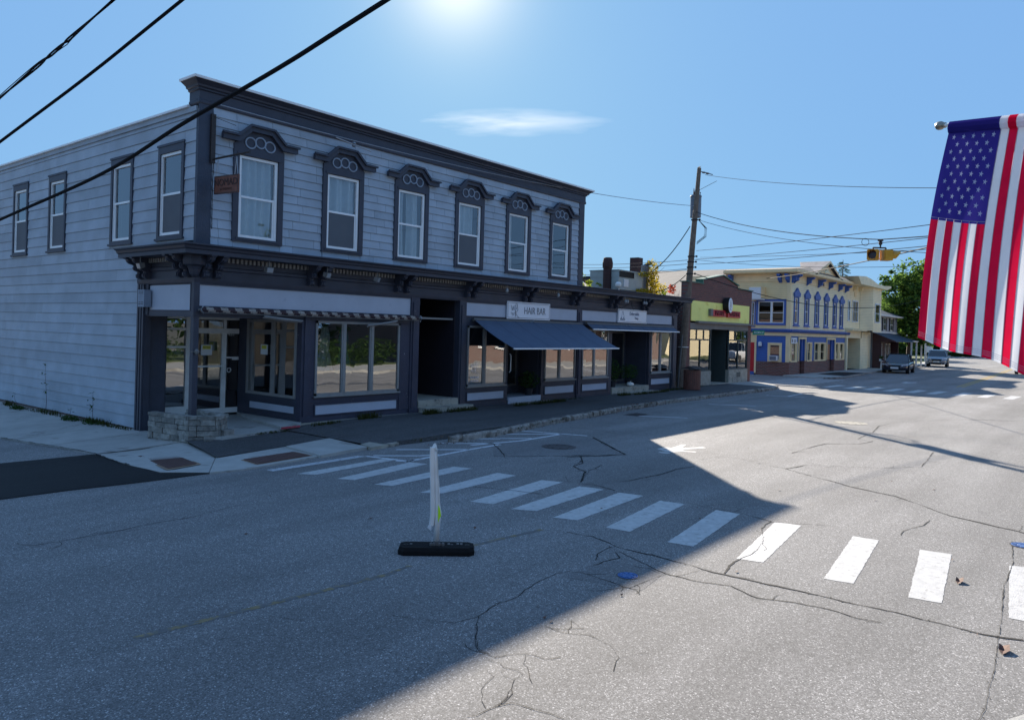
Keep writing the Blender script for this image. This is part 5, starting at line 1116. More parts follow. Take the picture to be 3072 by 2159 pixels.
# trash bin
t = thing('litter_bin', 'slatted brown litter bin with a peaked lid beside the pole', 'bin', (30.62, 14.55, .12)); cx, cy = 30.62, 14.60
b = MB(); b.lathe((cx, cy, .14), [(.30, 0), (.30, .78)], 16); part('liner', b, 'trash_dark', t)
sl_ = MB(); sl_.box((-.035, -.02, .03), (.035, .015, .86)); slm = sl_.mesh('slat', 'trash_slat')
for k in range(26):
    a = 2 * math.pi * k / 26; o = bpy.data.objects.new('slat', slm); COL.objects.link(o); o.parent = t; o.matrix_parent_inverse = Matrix.Translation(-WLOC(t)); o.location = (cx + .345 * math.sin(a), cy - .345 * math.cos(a), .12); o.rotation_euler = (0, 0, a)
for z in (.3, .85):
    b = MB(); b.lathe((cx, cy, z), [(.32, 0), (.335, 0), (.335, .03), (.32, .03)], 16); part('hoop', b, 'trash_dark', t)
b = MB(); b.add([(cx - .40, cy - .36, 1.04), (cx + .40, cy - .36, 1.04), (cx + .40, cy + .36, 1.04), (cx - .40, cy + .36, 1.04), (cx - .36, cy, 1.16), (cx + .36, cy, 1.16)], [(0, 1, 5, 4), (2, 3, 4, 5), (1, 2, 5), (3, 0, 4), (0, 3, 2, 1)]); b.box((cx - .32, cy - .02, .96), (cx - .28, cy + .02, 1.05)); b.box((cx + .28, cy - .02, .96), (cx + .32, cy + .02, 1.05)); b.tube([(cx - .1, cy - .2, 1.04), (cx, cy - .2, .95), (cx + .1, cy - .2, 1.04)], .03); part('lid', b, 'trash_dark', t)
# potted plants, pumpkin
def bush(mb, c, rx, ry, rz, n, s, mi=0, seed=0):
    rnd = random.Random(seed)
    for _ in range(n):
        a, e = rnd.uniform(0, 6.283), math.asin(rnd.uniform(-1, 1)); r = rnd.random() ** .45; p = Vector((c[0] + rx * r * math.cos(e) * math.cos(a), c[1] + ry * r * math.cos(e) * math.sin(a), c[2] + rz * r * math.sin(e)))
        u = Vector((rnd.uniform(-1, 1), rnd.uniform(-1, 1), rnd.uniform(-.6, .6))).normalized() * s * rnd.uniform(.6, 1.3); v = u.cross(Vector((rnd.uniform(-1, 1), rnd.uniform(-1, 1), rnd.uniform(-1, 1)))).normalized() * s * .5
        mb.add([p - u, p - v * .9, p + u, p + v * .9], [(0, 1, 2, 3)], mi)
def potted(x, y, z, h, w_, lab, seed, flower=False):
    t = thing('potted_plant', lab, 'potted plant', (x, y, z), 'potted shrubs by the shop doors'); b = MB(); b.lathe((x, y, z), [(.11, 0), (.15, .22), (.165, .24), (.14, .24)], 14); part('pot', b, 'pot', t)
    b = MB(); bush(b, (x, y, z + .24 + h * .45), w_, w_, h * .5, 480, .045, 0, seed); part('foliage', b, 'leaf_dark', t)
    if flower: b = MB(); bush(b, (x, y, z + .24 + h * .5), w_ * 1.05, w_ * 1.05, h * .55, 40, .03, 0, seed + 5); part('blossom', b, 'leaf_red', t)
potted(20.25, 15.55, .34, .62, .36, 'dark leafy shrub in a black pot on the salon step', 1)
potted(25.70, 15.60, .38, .95, .30, 'tall dark leafy plant in a pot at the left of the second shop entry', 2)
potted(27.2, 15.75, .38, .70, .42, 'broad dark potted shrub beside the white pumpkin', 3)
b = MB()
for k in range(10):
    a0 = k * .6283; n = 8; vs = [(26.75 + .04 * math.cos(a0) , 15.42 + .04 * math.sin(a0), .40)]
b.lathe((26.75, 15.42, .38), [(.06, 0), (.13, .03), (.155, .08), (.14, .13), (.08, .16), (.02, .155)], 20)
for i, v in enumerate(b.v):
    k = i % 20; f = 1 - .05 * (k % 2); b.v[i] = (26.75 + (v[0] - 26.75) * f, 15.42 + (v[1] - 15.42) * f, v[2])
t = thing('pumpkin', 'white pumpkin on the step of the second shop entry', 'pumpkin', (26.75, 15.42, .38)); part('fruit', b, 'pumpkin', t, smooth=True); b = MB(); b.tube([(26.75, 15.42, .53), (26.77, 15.42, .58)], [.018, .012], 6); part('stalk', b, 'pumpkin', t)
# inside shop windows: stock faintly visible behind the glass
def dress(x, y, z, h, m, lab):
    b = MB(); n = 14; vs = []
    for k in range(n + 1):
        a = math.pi * k / n
        for (r, zz) in ((.09, z + h), (.16, z + h * .75), (.13, z + h * .5), (.26, z)): vs.append((x + r * math.cos(a), y - r * .5 * math.sin(a) - .02 * math.sin(a * 9), zz))
    b.add(vs, [(4 * k + j, 4 * k + 4 + j, 4 * k + 5 + j, 4 * k + 1 + j) for k in range(n) for j in range(3)]); single('hanging_garment', b, m, lab, 'garment')
dress(12.15, 15.95, 1.35, 1.1, 'curtain_white', 'pale garment hanging behind the first pane of the corner shop window')
dress(12.75, 15.95, 1.25, 1.2, 'teal', 'teal garment hanging behind the middle pane of the corner shop window')
b = MB(); b.box((27.0, 17.6, .4), (27.9, 18.0, 2.3)); single('display_cabinet', b, 'teal', 'teal cabinet seen through the second shop door', 'cabinet')
b = MB(); b.box((19.8, 17.4, .4), (20.4, 17.8, 1.3)); single('reception_desk', b, 'teal', 'teal desk seen through the salon door', 'desk')
b = MB(); bush(b, (29.2, 15.95, 1.35), .6, .25, .55, 420, .04, 0, 11); bush(b, (28.7, 15.9, 1.2), .2, .2, .4, 120, .035, 1, 12); t = thing('window_display', 'floral display behind the right window of the second shop', 'display', (29.2, 15.95, .8)); part('flowers', b, ['leaf_dark', 'pink'], t)
# weeds along flank
def weed(x, y, z, h, seed, lab, n=26, bushy=0):
    rnd = random.Random(seed); t = thing('weed', lab, 'weed', (x, y, z)); b = MB(); pts = [Vector((x, y, z))]
    for k in range(6): pts.append(pts[-1] + Vector((rnd.uniform(-.05, .02), rnd.uniform(-.06, .06), h / 6)))
    b.tube(pts, [.008 - .0009 * k for k in range(7)], 5); part('stem', b, 'bark', t); b = MB()
    for _ in range(n):
        k = rnd.randint(1, 6) if not bushy else rnd.randint(0, 6); p = pts[k] + Vector((rnd.uniform(-.12, .02), rnd.uniform(-.12, .12), rnd.uniform(-.05, .03))); u = Vector((rnd.uniform(-1, 1), rnd.uniform(-1, 1), rnd.uniform(-.7, .2))).normalized() * .05; v = u.cross(Vector((0, .3, 1))).normalized() * .022
        b.add([p - u, p - v, p + u, p + v], [(0, 1, 2, 3)])
    if bushy: bush(b, (x - .05, y, z + .12), .16, .45, .14, bushy, .028, 0, seed)
    part('leaf_cluster', b, 'leaf_dark', t)
weed(8.18, 22.6, -.25, 1.5, 1, 'tall spindly weed growing up the side wall clapboards', 26)
weed(8.16, 19.7, -.2, .9, 2, 'thin weed over a low tangle beside the wall nearest the corner', 20, 420)
weed(8.16, 24.6, -.28, .6, 3, 'bushy green weed clump at the foot of the wall farthest left', 14, 900)
weed(8.14, 20.9, -.22, .45, 4, 'brown and green tangle of weeds between the two tall weeds', 14, 800)
b = MB()
for i in range(1100):
    y = random.uniform(17.9, 26); tuft(b, 8.24 + random.uniform(-.10, .05), y, drop(8.2, y) + .02, .05, .10 if math.sin(y * 2) < .3 else .2, 1)
o = single('weedy_grass', b, 'grass_blade', 'rough grass along the brick footing of the side wall', 'grass'); o['kind'] = 'stuff'
# ------------------------------------------------------------------ utility pole, wires
def ray_pt(x, y, d): return CAM + (Fv + Rv * ((x - 1536) / 2285) - Uv * ((y - 990) / 2285)) * d
t = thing('utility_pole', 'tall leaning wooden utility pole with a grey transformer beside the brick restaurant', 'utility pole', (31.35, 15.55, .1))
PB, PT = Vector((31.35, 15.55, 0)), Vector((32.68, 15.5, 10.25)); at_p = lambda z: PB.lerp(PT, z / 10.25)
b = MB(); n = 14; b.tube([at_p(z) for z in (0, 2, 4, 6, 8, 10.2)], [.20, .175, .155, .135, .115, .09], 12); b.add([(*(at_p(10.2) + Vector((-.09, -.06, 0)))[:2], 10.2), (*(at_p(10.2) + Vector((.09, -.06, 0)))[:2], 10.30), (*(at_p(10.2) + Vector((.09, .06, 0)))[:2], 10.30), (*(at_p(10.2) + Vector((-.09, .06, 0)))[:2], 10.2)], [(0, 1, 2, 3)]); part('shaft', b, 'pole_wood', t, smooth=False)
b = MB(); c = at_p(8.4) + Vector((.38, .19, 0)); b.lathe((c.x, c.y, 7.95), [(.24, 0), (.25, .02), (.25, .95), (.275, .97), (.24, 1.04), (.08, 1.08)], 16); part('transformer', b, 'transformer', t, smooth=False)
b = MB(); b.tube([(c.x - .2, c.y, 9.0), (c.x - .24, c.y, 9.28)], [.05, .012], 6); b.tube([(c.x + .2, c.y, 9.0), (c.x + .36, c.y, 9.32)], [.07, .02], 6); b.tube([(c.x + .3, c.y, 8.9), (c.x + .42, c.y, 9.02), (c.x + .46, c.y, 9.2)], .03, 6); part('bushing', b, 'maroon', t)
b = MB(); p = at_p(10.05); b.tube([p, p + Vector((.25, -.22, -.04)), p + Vector((.5, -.45, -.12))], [.02, .02, .02], 6)
for f in (.35, .62): q = p + Vector((.5, -.45, -.12)) * f; b.lathe((q.x, q.y, q.z - .04), [(.02, 0), (.085, .02), (.085, .05), (.02, .08)], 8)
part('insulator', b, 'maroon', t)
b = MB()
for s in (0, 1, 2): 
    a = at_p(7.8) + Vector((.15, -.1, 0)); b.tube([a, a + Vector((.30 + .1 * s, -.2, -.35)), a + Vector((.25 + .1 * s, -.2, -.75)), at_p(6.75 - .05 * s) + Vector((.12, -.15, 0))], .012, 5)
b.tube([at_p(9.9), at_p(9.7) + Vector((.9, -.5, -.0)), at_p(9.2) + Vector((.3, .1, 0))][1:], .01, 5)
part('jumper_wires', b, 'wire', t)
for z in (6.05, 5.8, 5.55, 5.25, 7.75):
    b = MB(); q = at_p(z); b.lathe((q.x, q.y, z), [(.165, 0), (.165, .05)], 12); b.box((q.x + .12, q.y - .2, z), (q.x + .22, q.y - .14, z + .08)); part('pole_band', b, 'iron', t)
b = MB(); q = at_p(1.9); b.lathe((q.x, q.y, 1.93), [(.235, 0), (.235, .03)], 12); part('pole_strap', b, 'alu', t)
b = MB(); b.tube([at_p(.1) + Vector((-.28, -.05, 0)), at_p(2.5) + Vector((-.28, -.05, 0))], .035, 8); part('conduit', b, 'alu_dark', t)
t2 = thing('utility_pole', 'second wooden utility pole across the street, just out to the right of the view', 'utility pole', (17.0, -1.3, .1))
b = MB(); b.tube([(17, -1.3, 0), (17, -1.3, 10.5)], [.2, .15], 12); part('shaft', b, 'pole_wood', t2)
def sag(A, B, s, n=24): return [A.lerp(B, i / n) - Vector((0, 0, s * 4 * (i / n) * (1 - i / n))) for i in range(n + 1)]
def wire(label, A, B, s, r=.009, grp='overhead wires', m='wire_grey', twist=False, name='overhead_wire'):
    pts = sag(Vector(A), Vector(B), s, 60 if twist else 26); b = MB()
    if twist:
        L = (Vector(B) - Vector(A)).length; N = int(L / .055); pts = sag(Vector(A), Vector(B), s, N)
        for ph in (0, 2.094, 4.189): b.tube([p + Vector((0, math.sin(i * .55 + ph), math.cos(i * .55 + ph))) * r * 1.3 for i, p in enumerate(pts)], r, 4)
    else: b.tube(pts, r, 5)
    return single(name, b, m, label, 'wire', grp)
P2_ = Vector((17.0, -1.3, 0)); zz = lambda z: Vector((17.0, -1.2, z))
wire('thin wire from the very top of the pole leading off to the right', at_p(10.0) + Vector((.2, -.2, -.1)), zz(5.24), .3)
wire('wire carrying the yellow beacon, strung from the pole below the transformer', at_p(8.15), (22.70, 5.33, 5.27), .25, .014)
wire('continuation of the beacon wire behind the flag', (22.70, 5.33, 5.27), zz(4.78), .03, .014)
wire('thin wire running just under the beacon wire', at_p(7.75) + Vector((.2, -.2, 0)), zz(4.03), .5, .009)
wire('nearly level thin wire above the other cables right of the pole', at_p(6.35) + Vector((.15, -.15, 0)), zz(5.2), .1, .010)
wire('thin level wire crossing behind the beacon', at_p(5.95) + Vector((.15, -.15, 0)), zz(4.9), .1, .010)
wire('twisted cable crossing just behind the beacon', at_p(5.72) + Vector((.15, -.15, 0)), zz(4.7), .1, .010)
wire('thin wire dropping slightly to the right under the twisted cable', at_p(6.05) + Vector((.3, -.3, 0)), zz(4.43), .1, .008)
wire('faint low wire sloping down to the right of the pole', at_p(5.95), ray_pt(2830, 795, 26), .2, .008)
wire('dark cable dropping from the pole across the yellow building', at_p(5.30) + Vector((.15, -.15, 0)), ray_pt(2860, 862, 60), 1.6, .018, m='wire')
wire('dark cable rising from the yellow building past the beacon', (49.5, 18.5, 6.35), ray_pt(2900, 715, 17), .12, .018, m='wire')
wire('service wire strung across the front of the shop block to the pole', (8.62, 15.05, 7.10), at_p(8.42), .35, .012, m='chain')
b = MB(); q = Vector((12.15, 14.98, 7.02)); b.tube([q - Vector((.55, 0, -.02)), q + Vector((.55, 0, -.1))], .015, 6); b.lathe((q.x, q.y, q.z - .1), [(.03, 0), (.06, .03), (.03, .06), (.06, .09), (.03, .12)], 8); single('wire_insulator', b, 'chain', 'pale strain insulator on the service wire above the second window', 'insulator')
for i, (z, y2, lab) in enumerate(((5.9, 780, 'upper of the thin wires passing left behind the shop block'), (5.72, 790, 'second thin wire passing left behind the shop block'), (5.5, 812, 'third thin wire passing left behind the shop block'), (5.45, 822, 'lowest thin wire passing left behind the shop block'))):
    wire(lab, at_p(z) + Vector((-.15, .1, 0)), ray_pt(1690 - 10 * i, y2 + 12, 46), .1, .012)
wire('dark cable dropping steeply from the pole to the chimney pipe', at_p(7.45) + Vector((-.2, .1, 0)), (34.8, 19.1, 5.6), .25, .022, m='wire')
wire('dark service drop from the pole to the roof shrub', at_p(5.2) + Vector((-.2, .1, 0)), (34.2, 18.4, 4.6), .15, .018, m='wire')
# heavy cables overhead, close by
def heavy(label, S, r, twist=0):
    pts = [ray_pt(*s) for s in S]; a = pts[0] + (pts[0] - pts[1]).normalized() * 9; c = pts[-1] + (pts[-1] - pts[-2]).normalized() * 9; pts = [a] + pts + [c]
    # smooth
    out = []
    for i in range(len(pts) - 1):
        p0, p1, p2, p3 = pts[max(i - 1, 0)], pts[i], pts[i + 1], pts[min(i + 2, len(pts) - 1)]; N = max(4, int((p2 - p1).length / (.05 if twist else .4)))
        for k in range(N):
            u = k / N; out.append(.5 * ((2 * p1) + (p2 - p0) * u + (2 * p0 - 5 * p1 + 4 * p2 - p3) * u * u + (3 * p1 - p0 - 3 * p2 + p3) * u ** 3))
    b = MB()
    if twist:
        for ph in (0, 3.1416): b.tube([p + Vector((math.sin(i * .16 + ph) * .7, 0, math.cos(i * .16 + ph))) * r * .95 for i, p in enumerate(out)], r * .75, 6)
        b.tube([p + Vector((math.sin(i * .09 + 1), 0, math.cos(i * .09 + 1))) * r * 1.8 for i, p in enumerate(out)], r * .35, 5)
    else: b.tube(out, r, 8); b.tube([p - Vector((0, 0, r * 1.3)) for p in out], r * .45, 5)
    single('overhead_cable', b, 'wire', label, 'cable', 'heavy cables overhead')
heavy('longest heavy black cable crossing in front of the shop block corner', [(0, 658, 18), (306, 520, 14.5), (550, 369, 12.2), (841, 200, 10.6), (1157, 0, 9.4)], .026)
heavy('middle heavy black cable at the upper left', [(0, 425, 14), (270, 222, 12.6), (546, 0, 11.4)], .022)
heavy('twisted black cable at the far upper left', [(0, 294, 13), (170, 150, 12.2), (341, 0, 11.5)], .020, 1)
# beacon
t = thing('flashing_beacon', 'yellow two-way flashing traffic beacon hanging over the street from a wire', 'traffic light', (22.70, 5.33, 4.7), None)
O = Vector((22.70, 5.33, 4.84)); fwd = -Fv; rt = Vector((Rv.x, Rv.y, 0)).normalized()
def head(c, dirv, lens):
    dirv = dirv.normalized(); sd = Vector((-dirv.y, dirv.x, 0)); P = lambda a, s, z: c + dirv * a + sd * s + Vector((0, 0, z)); b = MB(); 
    vs = [P(a, s, z) for a in (-.13, .09) for s, z in ((-.145, -.13), (-.12, -.15), (.12, -.15), (.145, -.13), (.145, .13), (.12, .15), (-.12, .15), (-.145, .13))]
    b.add(vs, [tuple(range(8)), tuple(range(15, 7, -1))] + [(i, 8 + i, 8 + (i + 1) % 8, (i + 1) % 8) for i in range(8)]); hd = part('signal_head', b, 'beacon', t, recalc=True)
    n = 18; v = MB(); vs = []
    for k in range(n + 1):
        a = -math.pi * .25 + 2 * math.pi * .75 * k / n if True else 0
        a = math.radians(-50) + math.radians(280) * k / n; ln = .10 + .20 * max(0, math.sin((a + .2)) * .5 + .5); 
        for rr, dd in ((.125, .09), (.125, .09 + ln), (.118, .09 + ln), (.118, .09)): vs.append(P(dd, rr * math.cos(a), rr * math.sin(a)))
    v.add(vs, [(4 * k + j, 4 * k + 4 + j, 4 * k + 4 + (j + 1) % 4, 4 * k + (j + 1) % 4) for k in range(n) for j in range(4)]); part('visor', v, 'beacon', hd, recalc=True)
    l = MB(); l.add([P(.10, 0, 0)] + [P(.095, .115 * math.cos(2 * math.pi * k / 20), .115 * math.sin(2 * math.pi * k / 20)) for k in range(20)], [(0, 1 + k, 1 + (k + 1) % 20) for k in range(20)]); part('lens', l, 'lens_dark', hd)
head(O - rt * .20 + Vector((0, 0, 0)), fwd * .92 - rt * .55, 1); head(O + rt * .19, rt * .96 - fwd * .1, 1)
b = MB(); b.tube([O + Vector((0, 0, .40)), O + Vector((0, 0, .20))], .02, 6); b.lathe((O.x, O.y, O.z + .27), [(.02, 0), (.05, .03), (.05, .09), (.02, .12)], 8); b.tube([O + Vector((0, 0, .20)) - rt * .20, O + Vector((0, 0, .20)) + rt * .15], .022, 6); b.tube([O - rt * .20 + Vector((0, 0, .2)), O - rt * .2 + Vector((0, 0, .12))], .022, 6); b.tube([O + rt * .15 + Vector((0, 0, .2)), O + rt * .15 + Vector((0, 0, .12))], .022, 6); b.box(O + Vector((-.06, -.06, .385)), O + Vector((.06, .06, .42))); part('hanger', b, 'iron', t)
b = MB(); c = O - rt * .42 + Vector((0, 0, .35)); b.tube([c + rt * .10 * math.cos(k * .3927) + Vector((0, 0, .10 * math.sin(k * .3927))) for k in range(17)], .007, 5, cap=False); part('wire_coil', b, 'wire', t)

# ------------------------------------------------------------------ in-street sign post
t = thing('crossing_sign', 'bent white in-street crossing sign on a black rubber base in the near lane', 'road sign', (6.14, 5.95, 0))
e0, e1 = Vector((5.70, 6.09, 0)), Vector((6.24, 5.49, 0)); dx = (e1 - e0).normalized(); nn = Vector((-dx.y, dx.x, 0)); c = Vector((6.13, 5.94, 0)); hl = .42; hw = .145
b = MB(); lo = []; hi_ = []
for s, w_ in ((-hl, -.09), (-hl + .06, -hw), (hl - .06, -hw), (hl, -.09), (hl, .09), (hl - .06, hw), (-hl + .06, hw), (-hl, .09)):
    p = c + dx * s + nn * w_; q = c + dx * s * .965 + nn * w_ * .86; lo.append((p.x, p.y, 0)); hi_.append((q.x, q.y, .085)); 
mid = [(x, y, .045) for x, y, z in lo]
b.add(lo + mid + hi_, [tuple(range(7, -1, -1)), tuple(range(16, 24))] + [(i, (i + 1) % 8, 8 + (i + 1) % 8, 8 + i) for i in range(8)] + [(8 + i, 8 + (i + 1) % 8, 16 + (i + 1) % 8, 16 + i) for i in range(8)]); base = part('rubber_base', b, 'black_rubber', t)
b = MB()
for s in (-.34, .34): p = c + dx * s; b.lathe((p.x, p.y, .083), [(.028, 0), (.028, .006), (.016, .006), (.014, .0)], 10)
for s, w_, l in ((.12, .04, .03), (.155, .02, .012), (.22, .05, .03), (.26, .05, .03), (-.3, .03, .02)): p = c + dx * s + nn * w_; q = p + dx * .028; r_ = nn * l; b.add([(*(p - r_)[:2], .0862), (*(q - r_)[:2], .0862), (*(q + r_)[:2], .0862), (*(p + r_)[:2], .0862)], [(0, 1, 2, 3)], 1)
part('base_marking', b, ['plastic_black', 'alu_dark'], base)
b = MB()
for s in (-.06, -.03, .03, .07): p = c + dx * s - nn * .03; b.lathe((p.x, p.y, .08), [(.018, 0), (.018, .03), (.008, .04)], 8)
b.lathe((c.x, c.y, .08), [(.04, 0), (.04, .05), (.025, .06)], 10); part('spring_mount', b, 'alu_dark', base)
# upright: curved folded sheet (side on), white sleeve, lime corner flapping
up_ = [(0, .12, 0), (.005, .35, .0), (-.012, .6, .0), (-.035, .9, 0), (-.05, 1.12, 0)]
sdv = Vector((Rv.x, Rv.y, 0)).normalized(); dv = Vector((Fv.x, Fv.y, 0))
def PP(u, z, d=0): return c + sdv * u + dv * d + Vector((0, 0, z))
b = MB(); b.tube([PP(-.002, .10), PP(.0, .40), PP(-.012, .7), PP(-.035, 1.0), PP(-.045, 1.13)], [.030, .030, .028, .026, .024], 10); part('post', b, 'post_white', t, smooth=True)
b = MB(); L_ = [(-.060, .30, .02), (-.050, .40, .03), (-.052, .55, .035), (-.062, .80, .04), (-.073, 1.05, .04), (-.072, 1.17, .04)]
pr = []
for u, z, d in L_: pr += [PP(u - .022, z, -d), PP(u + .018, z + .0, -d - .16), PP(u + .030, z, -d - .16), PP(u - .010, z + .01, .12)]
prs = [p for p in pr]; b.add(prs, [(4 * k + j, 4 * k + 4 + j, 4 * k + 4 + (j + 1) % 4, 4 * k + (j + 1) % 4) for k in range(5) for j in range(4)] + [(0, 1, 2, 3), (23, 22, 21, 20)])
b = MB()
ra = []
for u, z, d in L_:
    w0 = .034; ra.append([PP(u - w0, z, .02), PP(u - w0 * .6, z, -.03), PP(u + w0 * .6, z, -.03), PP(u + w0, z, .02)])
vs = [q for r_ in ra for q in r_]; b.add(vs, [(4 * k + j, 4 * k + 4 + j, 4 * k + 4 + (j + 1) % 4, 4 * k + (j + 1) % 4) for k in range(5) for j in range(4)] + [(0, 1, 2, 3), (23, 22, 21, 20)]); part('folded_panel', b, 'post_white', t, recalc=True)
b = MB(); b.add([PP(-.085, 1.17, .05), PP(-.06, 1.215, .0), PP(-.035, 1.22, -.02), PP(-.018, 1.16, -.03), PP(-.014, 1.12, .02), PP(-.085, 1.1, .05)], [(0, 1, 2, 3, 4, 5)]); b.add([PP(-.012, 1.2, -.04), PP(-.020, 1.2, .04), PP(.010, .55, .03), PP(.016, .55, -.03)], [(0, 1, 2, 3)]); part('panel_back', b, 'sheet_white', t)
b = MB(); b.add([PP(.012, .62, .0), PP(.040, .44, .05), PP(.028, .30, .08), PP(.004, .30, .0), PP(.006, .5, .0)], [(0, 1, 2, 3, 4)]); b.add([PP(.028, .42, -.01), PP(.036, .38, .03), PP(.024, .12, .0), PP(.010, .13, -.02)], [(0, 1, 2, 3)]); part('loose_sheet', b, 'sheet_white', t)
b = MB(); b.add([PP(.008, .54, -.035), PP(.030, .50, -.035), PP(.044, .415, -.03), PP(.030, .39, -.035), PP(.012, .34, -.035)], [(0, 1, 2, 3, 4)]); part('lime_corner', b, 'lime_sheet', t)
b = MB(); b.add([PP(-.09, .315, -.04), PP(-.055, .30, -.04), PP(-.065, .25, -.04), PP(-.105, .285, -.04)], [(0, 1, 2, 3)]); part('torn_flap', b, 'flag_white', t)

# ------------------------------------------------------------------ flag
A_ = ray_pt(2852, 374, 5.2); hoist = .914
dirp = (ray_pt(3072, 351, 4.55) - A_); dirp.normalize()
t = thing('flag', 'large American flag hanging from a grey pole at the right edge', 'flag', tuple(A_ + dirp * 1.2), None)
ball = ray_pt(2830, 369, 5.24)
b = MB(); b.tube([A_ - dirp * .06, A_ + dirp * 2.6], .013, 8); ft = part('flag_pole', b, 'alu', t)
q0 = A_ - dirp * .05; b = MB(); axp = -dirp
bb = [(0, .016), (.012, .020), (.025, .012), (.035, .022), (.052, .030), (.075, .030), (.092, .020), (.10, .005)]
b.tube([q0 + axp * s for s, r in bb], [r for s, r in bb], 12); part('finial', b, 'brass', t, smooth=True)
NS = 13; SUB = 4; NT = 60
BL = ray_pt(2754, 1017, 5.05); BR = ray_pt(3084, 1120, 4.25)
def flag_pt(s, tt):      # s 0..1 along the hoist, tt 0..1 down the fly
    top = A_ + dirp * (s * hoist) + Vector((0, 0, .0)); bot = BL.lerp(BR, s) ; p = top.lerp(bot, tt)
    f = tt ** .7; p += Vector((Rv.x, Rv.y, 0)) * (.008 * math.sin(s * 13 + tt * 2.5) * f) + Fv * (.022 * math.sin(s * 12 + 1 + tt * 1.5) * f) - Rv * .035 * math.sin(tt * math.pi) * (1 - s * .6)
    p.z += .012 * math.sin(s * 9 + 2) * tt
    return p
vs = []; fs = []; ms = []; nU = NS * SUB + 1
for j in range(NT + 1):
    for i in range(nU): vs.append(flag_pt(i / (nU - 1), j / NT))
for j in range(NT):
    for i in range(nU - 1):
        st = i // SUB; cant = st < 7 and j < NT * .44; fs.append((j * nU + i, j * nU + i + 1, (j + 1) * nU + i + 1, (j + 1) * nU + i)); ms.append(2 if cant else (0 if st % 2 == 0 else 1))
b = MB(); b.v = [tuple(v) for v in vs]; b.f = fs; b.m = ms; cl = part('cloth', b, ['flag_red', 'flag_white', 'flag_blue'], t, smooth=True)
# sleeve over the pole
b = MB(); nn_ = Fv
for i in range(NS * 2):
    a0, a1 = A_ + dirp * hoist * i / (NS * 2), A_ + dirp * hoist * (i + 1) / (NS * 2); rr = .030; mi = 2 if i < 14 else (0 if (i // 2) % 2 == 0 else 1)
    for k in range(10):
        t0, t1 = k * .6283, (k + 1) * .6283; sd2 = dirp.cross(Vector((0, 0, 1))).normalized(); f = lambda t_: sd2 * rr * .8 * math.cos(t_) + Vector((0, 0, 1)) * (rr * 1.6 * math.sin(t_) - .026)
        b.add([a0 + f(t0), a1 + f(t0), a1 + f(t1), a0 + f(t1)], [(0, 1, 2, 3)], mi)
part('sleeve', b, ['flag_red', 'flag_white', 'flag_blue'], cl)
b = MB()
def seam(fn, n, w_=.0035):
    pts = [fn(k / n) for k in range(n + 1)]
    for i in range(n):
        a, c2 = pts[i], pts[i + 1]; d = (c2 - a).normalized(); u = d.cross(Fv).normalized() * w_; o_ = -Fv * .004; b.add([a - u + o_, c2 - u + o_, c2 + u + o_, a + u + o_], [(0, 1, 2, 3)])
for k in range(1, NS): seam(lambda q, k=k: flag_pt(k / NS, (.44 if k < 7 else 0) + q * (.56 if k < 7 else 1)), 30)
seam(lambda q: flag_pt(7 / NS, q * .44), 12); seam(lambda q: flag_pt(q * 7 / NS, .44), 12, .002)
for d in (.972, .98, .988): seam(lambda q, d=d: flag_pt(q, d), 40, .0012)
for d in (.03,): seam(lambda q, d=d: flag_pt(q, d), 30, .0015)
part('stitching', b, 'flag_seam', cl, kind='stuff')
b = MB()
for r in range(11):
    nst = 5 if r % 2 == 0 else 4     # rows run down the fly (canton turned on its side)
    for k in range(6 if False else nst):
        pass
for r in range(11):
    cnt = 5 if r % 2 == 0 else 4
    for k in range(cnt):
        tt = .03 + (r + 1) / 12 * .41; s = (7 / NS) * ((k + 1) / (cnt + 1) if False else ((2 * k + 1 + (0 if cnt == 5 else 1)) / 10)); s = s * .94 + .018
        ctr = flag_pt(s, tt); du = (flag_pt(s + .01, tt) - ctr).normalized(); dvv = (flag_pt(s, tt + .01) - ctr).normalized(); R_ = .0205; vs = [ctr - Fv * .004]
        for q in range(10):
            a = math.pi * q / 5 + .15; rr = R_ if q % 2 == 0 else R_ * .40; vs.append(ctr + (du * math.sin(a) - dvv * math.cos(a)) * rr - Fv * .004)
        b.add(vs, [(0, 1 + q, 1 + (q + 1) % 10) for q in range(10)])
part('stars', b, 'flag_white', cl, kind='stuff')
lp = A_ + dirp * 2.6
b = MB(); b.tube([(lp.x, lp.y, 0), (lp.x, lp.y, 5.2)], [.08, .055], 12); b.tube([(lp.x, lp.y, 4.9), (lp.x + .8, lp.y + 1, 5.25)], .03, 8); b.box((lp.x - .07, lp.y - .07, lp.z - .1), (lp.x + .07, lp.y + .07, lp.z + .1)); single('lamp_post', b, 'alu_dark', 'grey lamp post carrying the flag, out to the right of the view', 'lamp post')
# ------------------------------------------------------------------ brick restaurant
r_ = thing('brick_restaurant', 'one-storey dark brick restaurant with a stepped green-capped gable and a lime sign band', 'building', (32, 15.5, .1)); Y = 15.5
def bx(name, par, m, *boxes, **k):
    b = MB()
    for a, c in boxes: b.box(a, c)
    return part(name, b, m, par, **k)
def panes(par, y, rects, m='glass_far'):
    for x0, x1, z0, z1 in rects: g = MB(); tl = random.uniform(-.004, .004); g.quad((x0, y + tl, z0), (x1, y - tl, z0), (x1, y - tl, z1), (x0, y + tl, z1)); part('pane', g, m, par)
b = MB(); b.prism_y([(31.78, 4.08), (39.42, 4.08), (39.42, 4.88), (37.55, 4.88), (37.55, 5.04), (35.62, 5.44), (33.38, 5.08), (33.38, 4.90), (31.78, 4.90)], Y, Y + .3); b.box((31.78, Y, .1), (32.18, Y + .3, 4.08)); b.box((39.02, Y, .1), (39.42, Y + .3, 4.08)); part('gable_wall', b, 'brick_rest', r_)
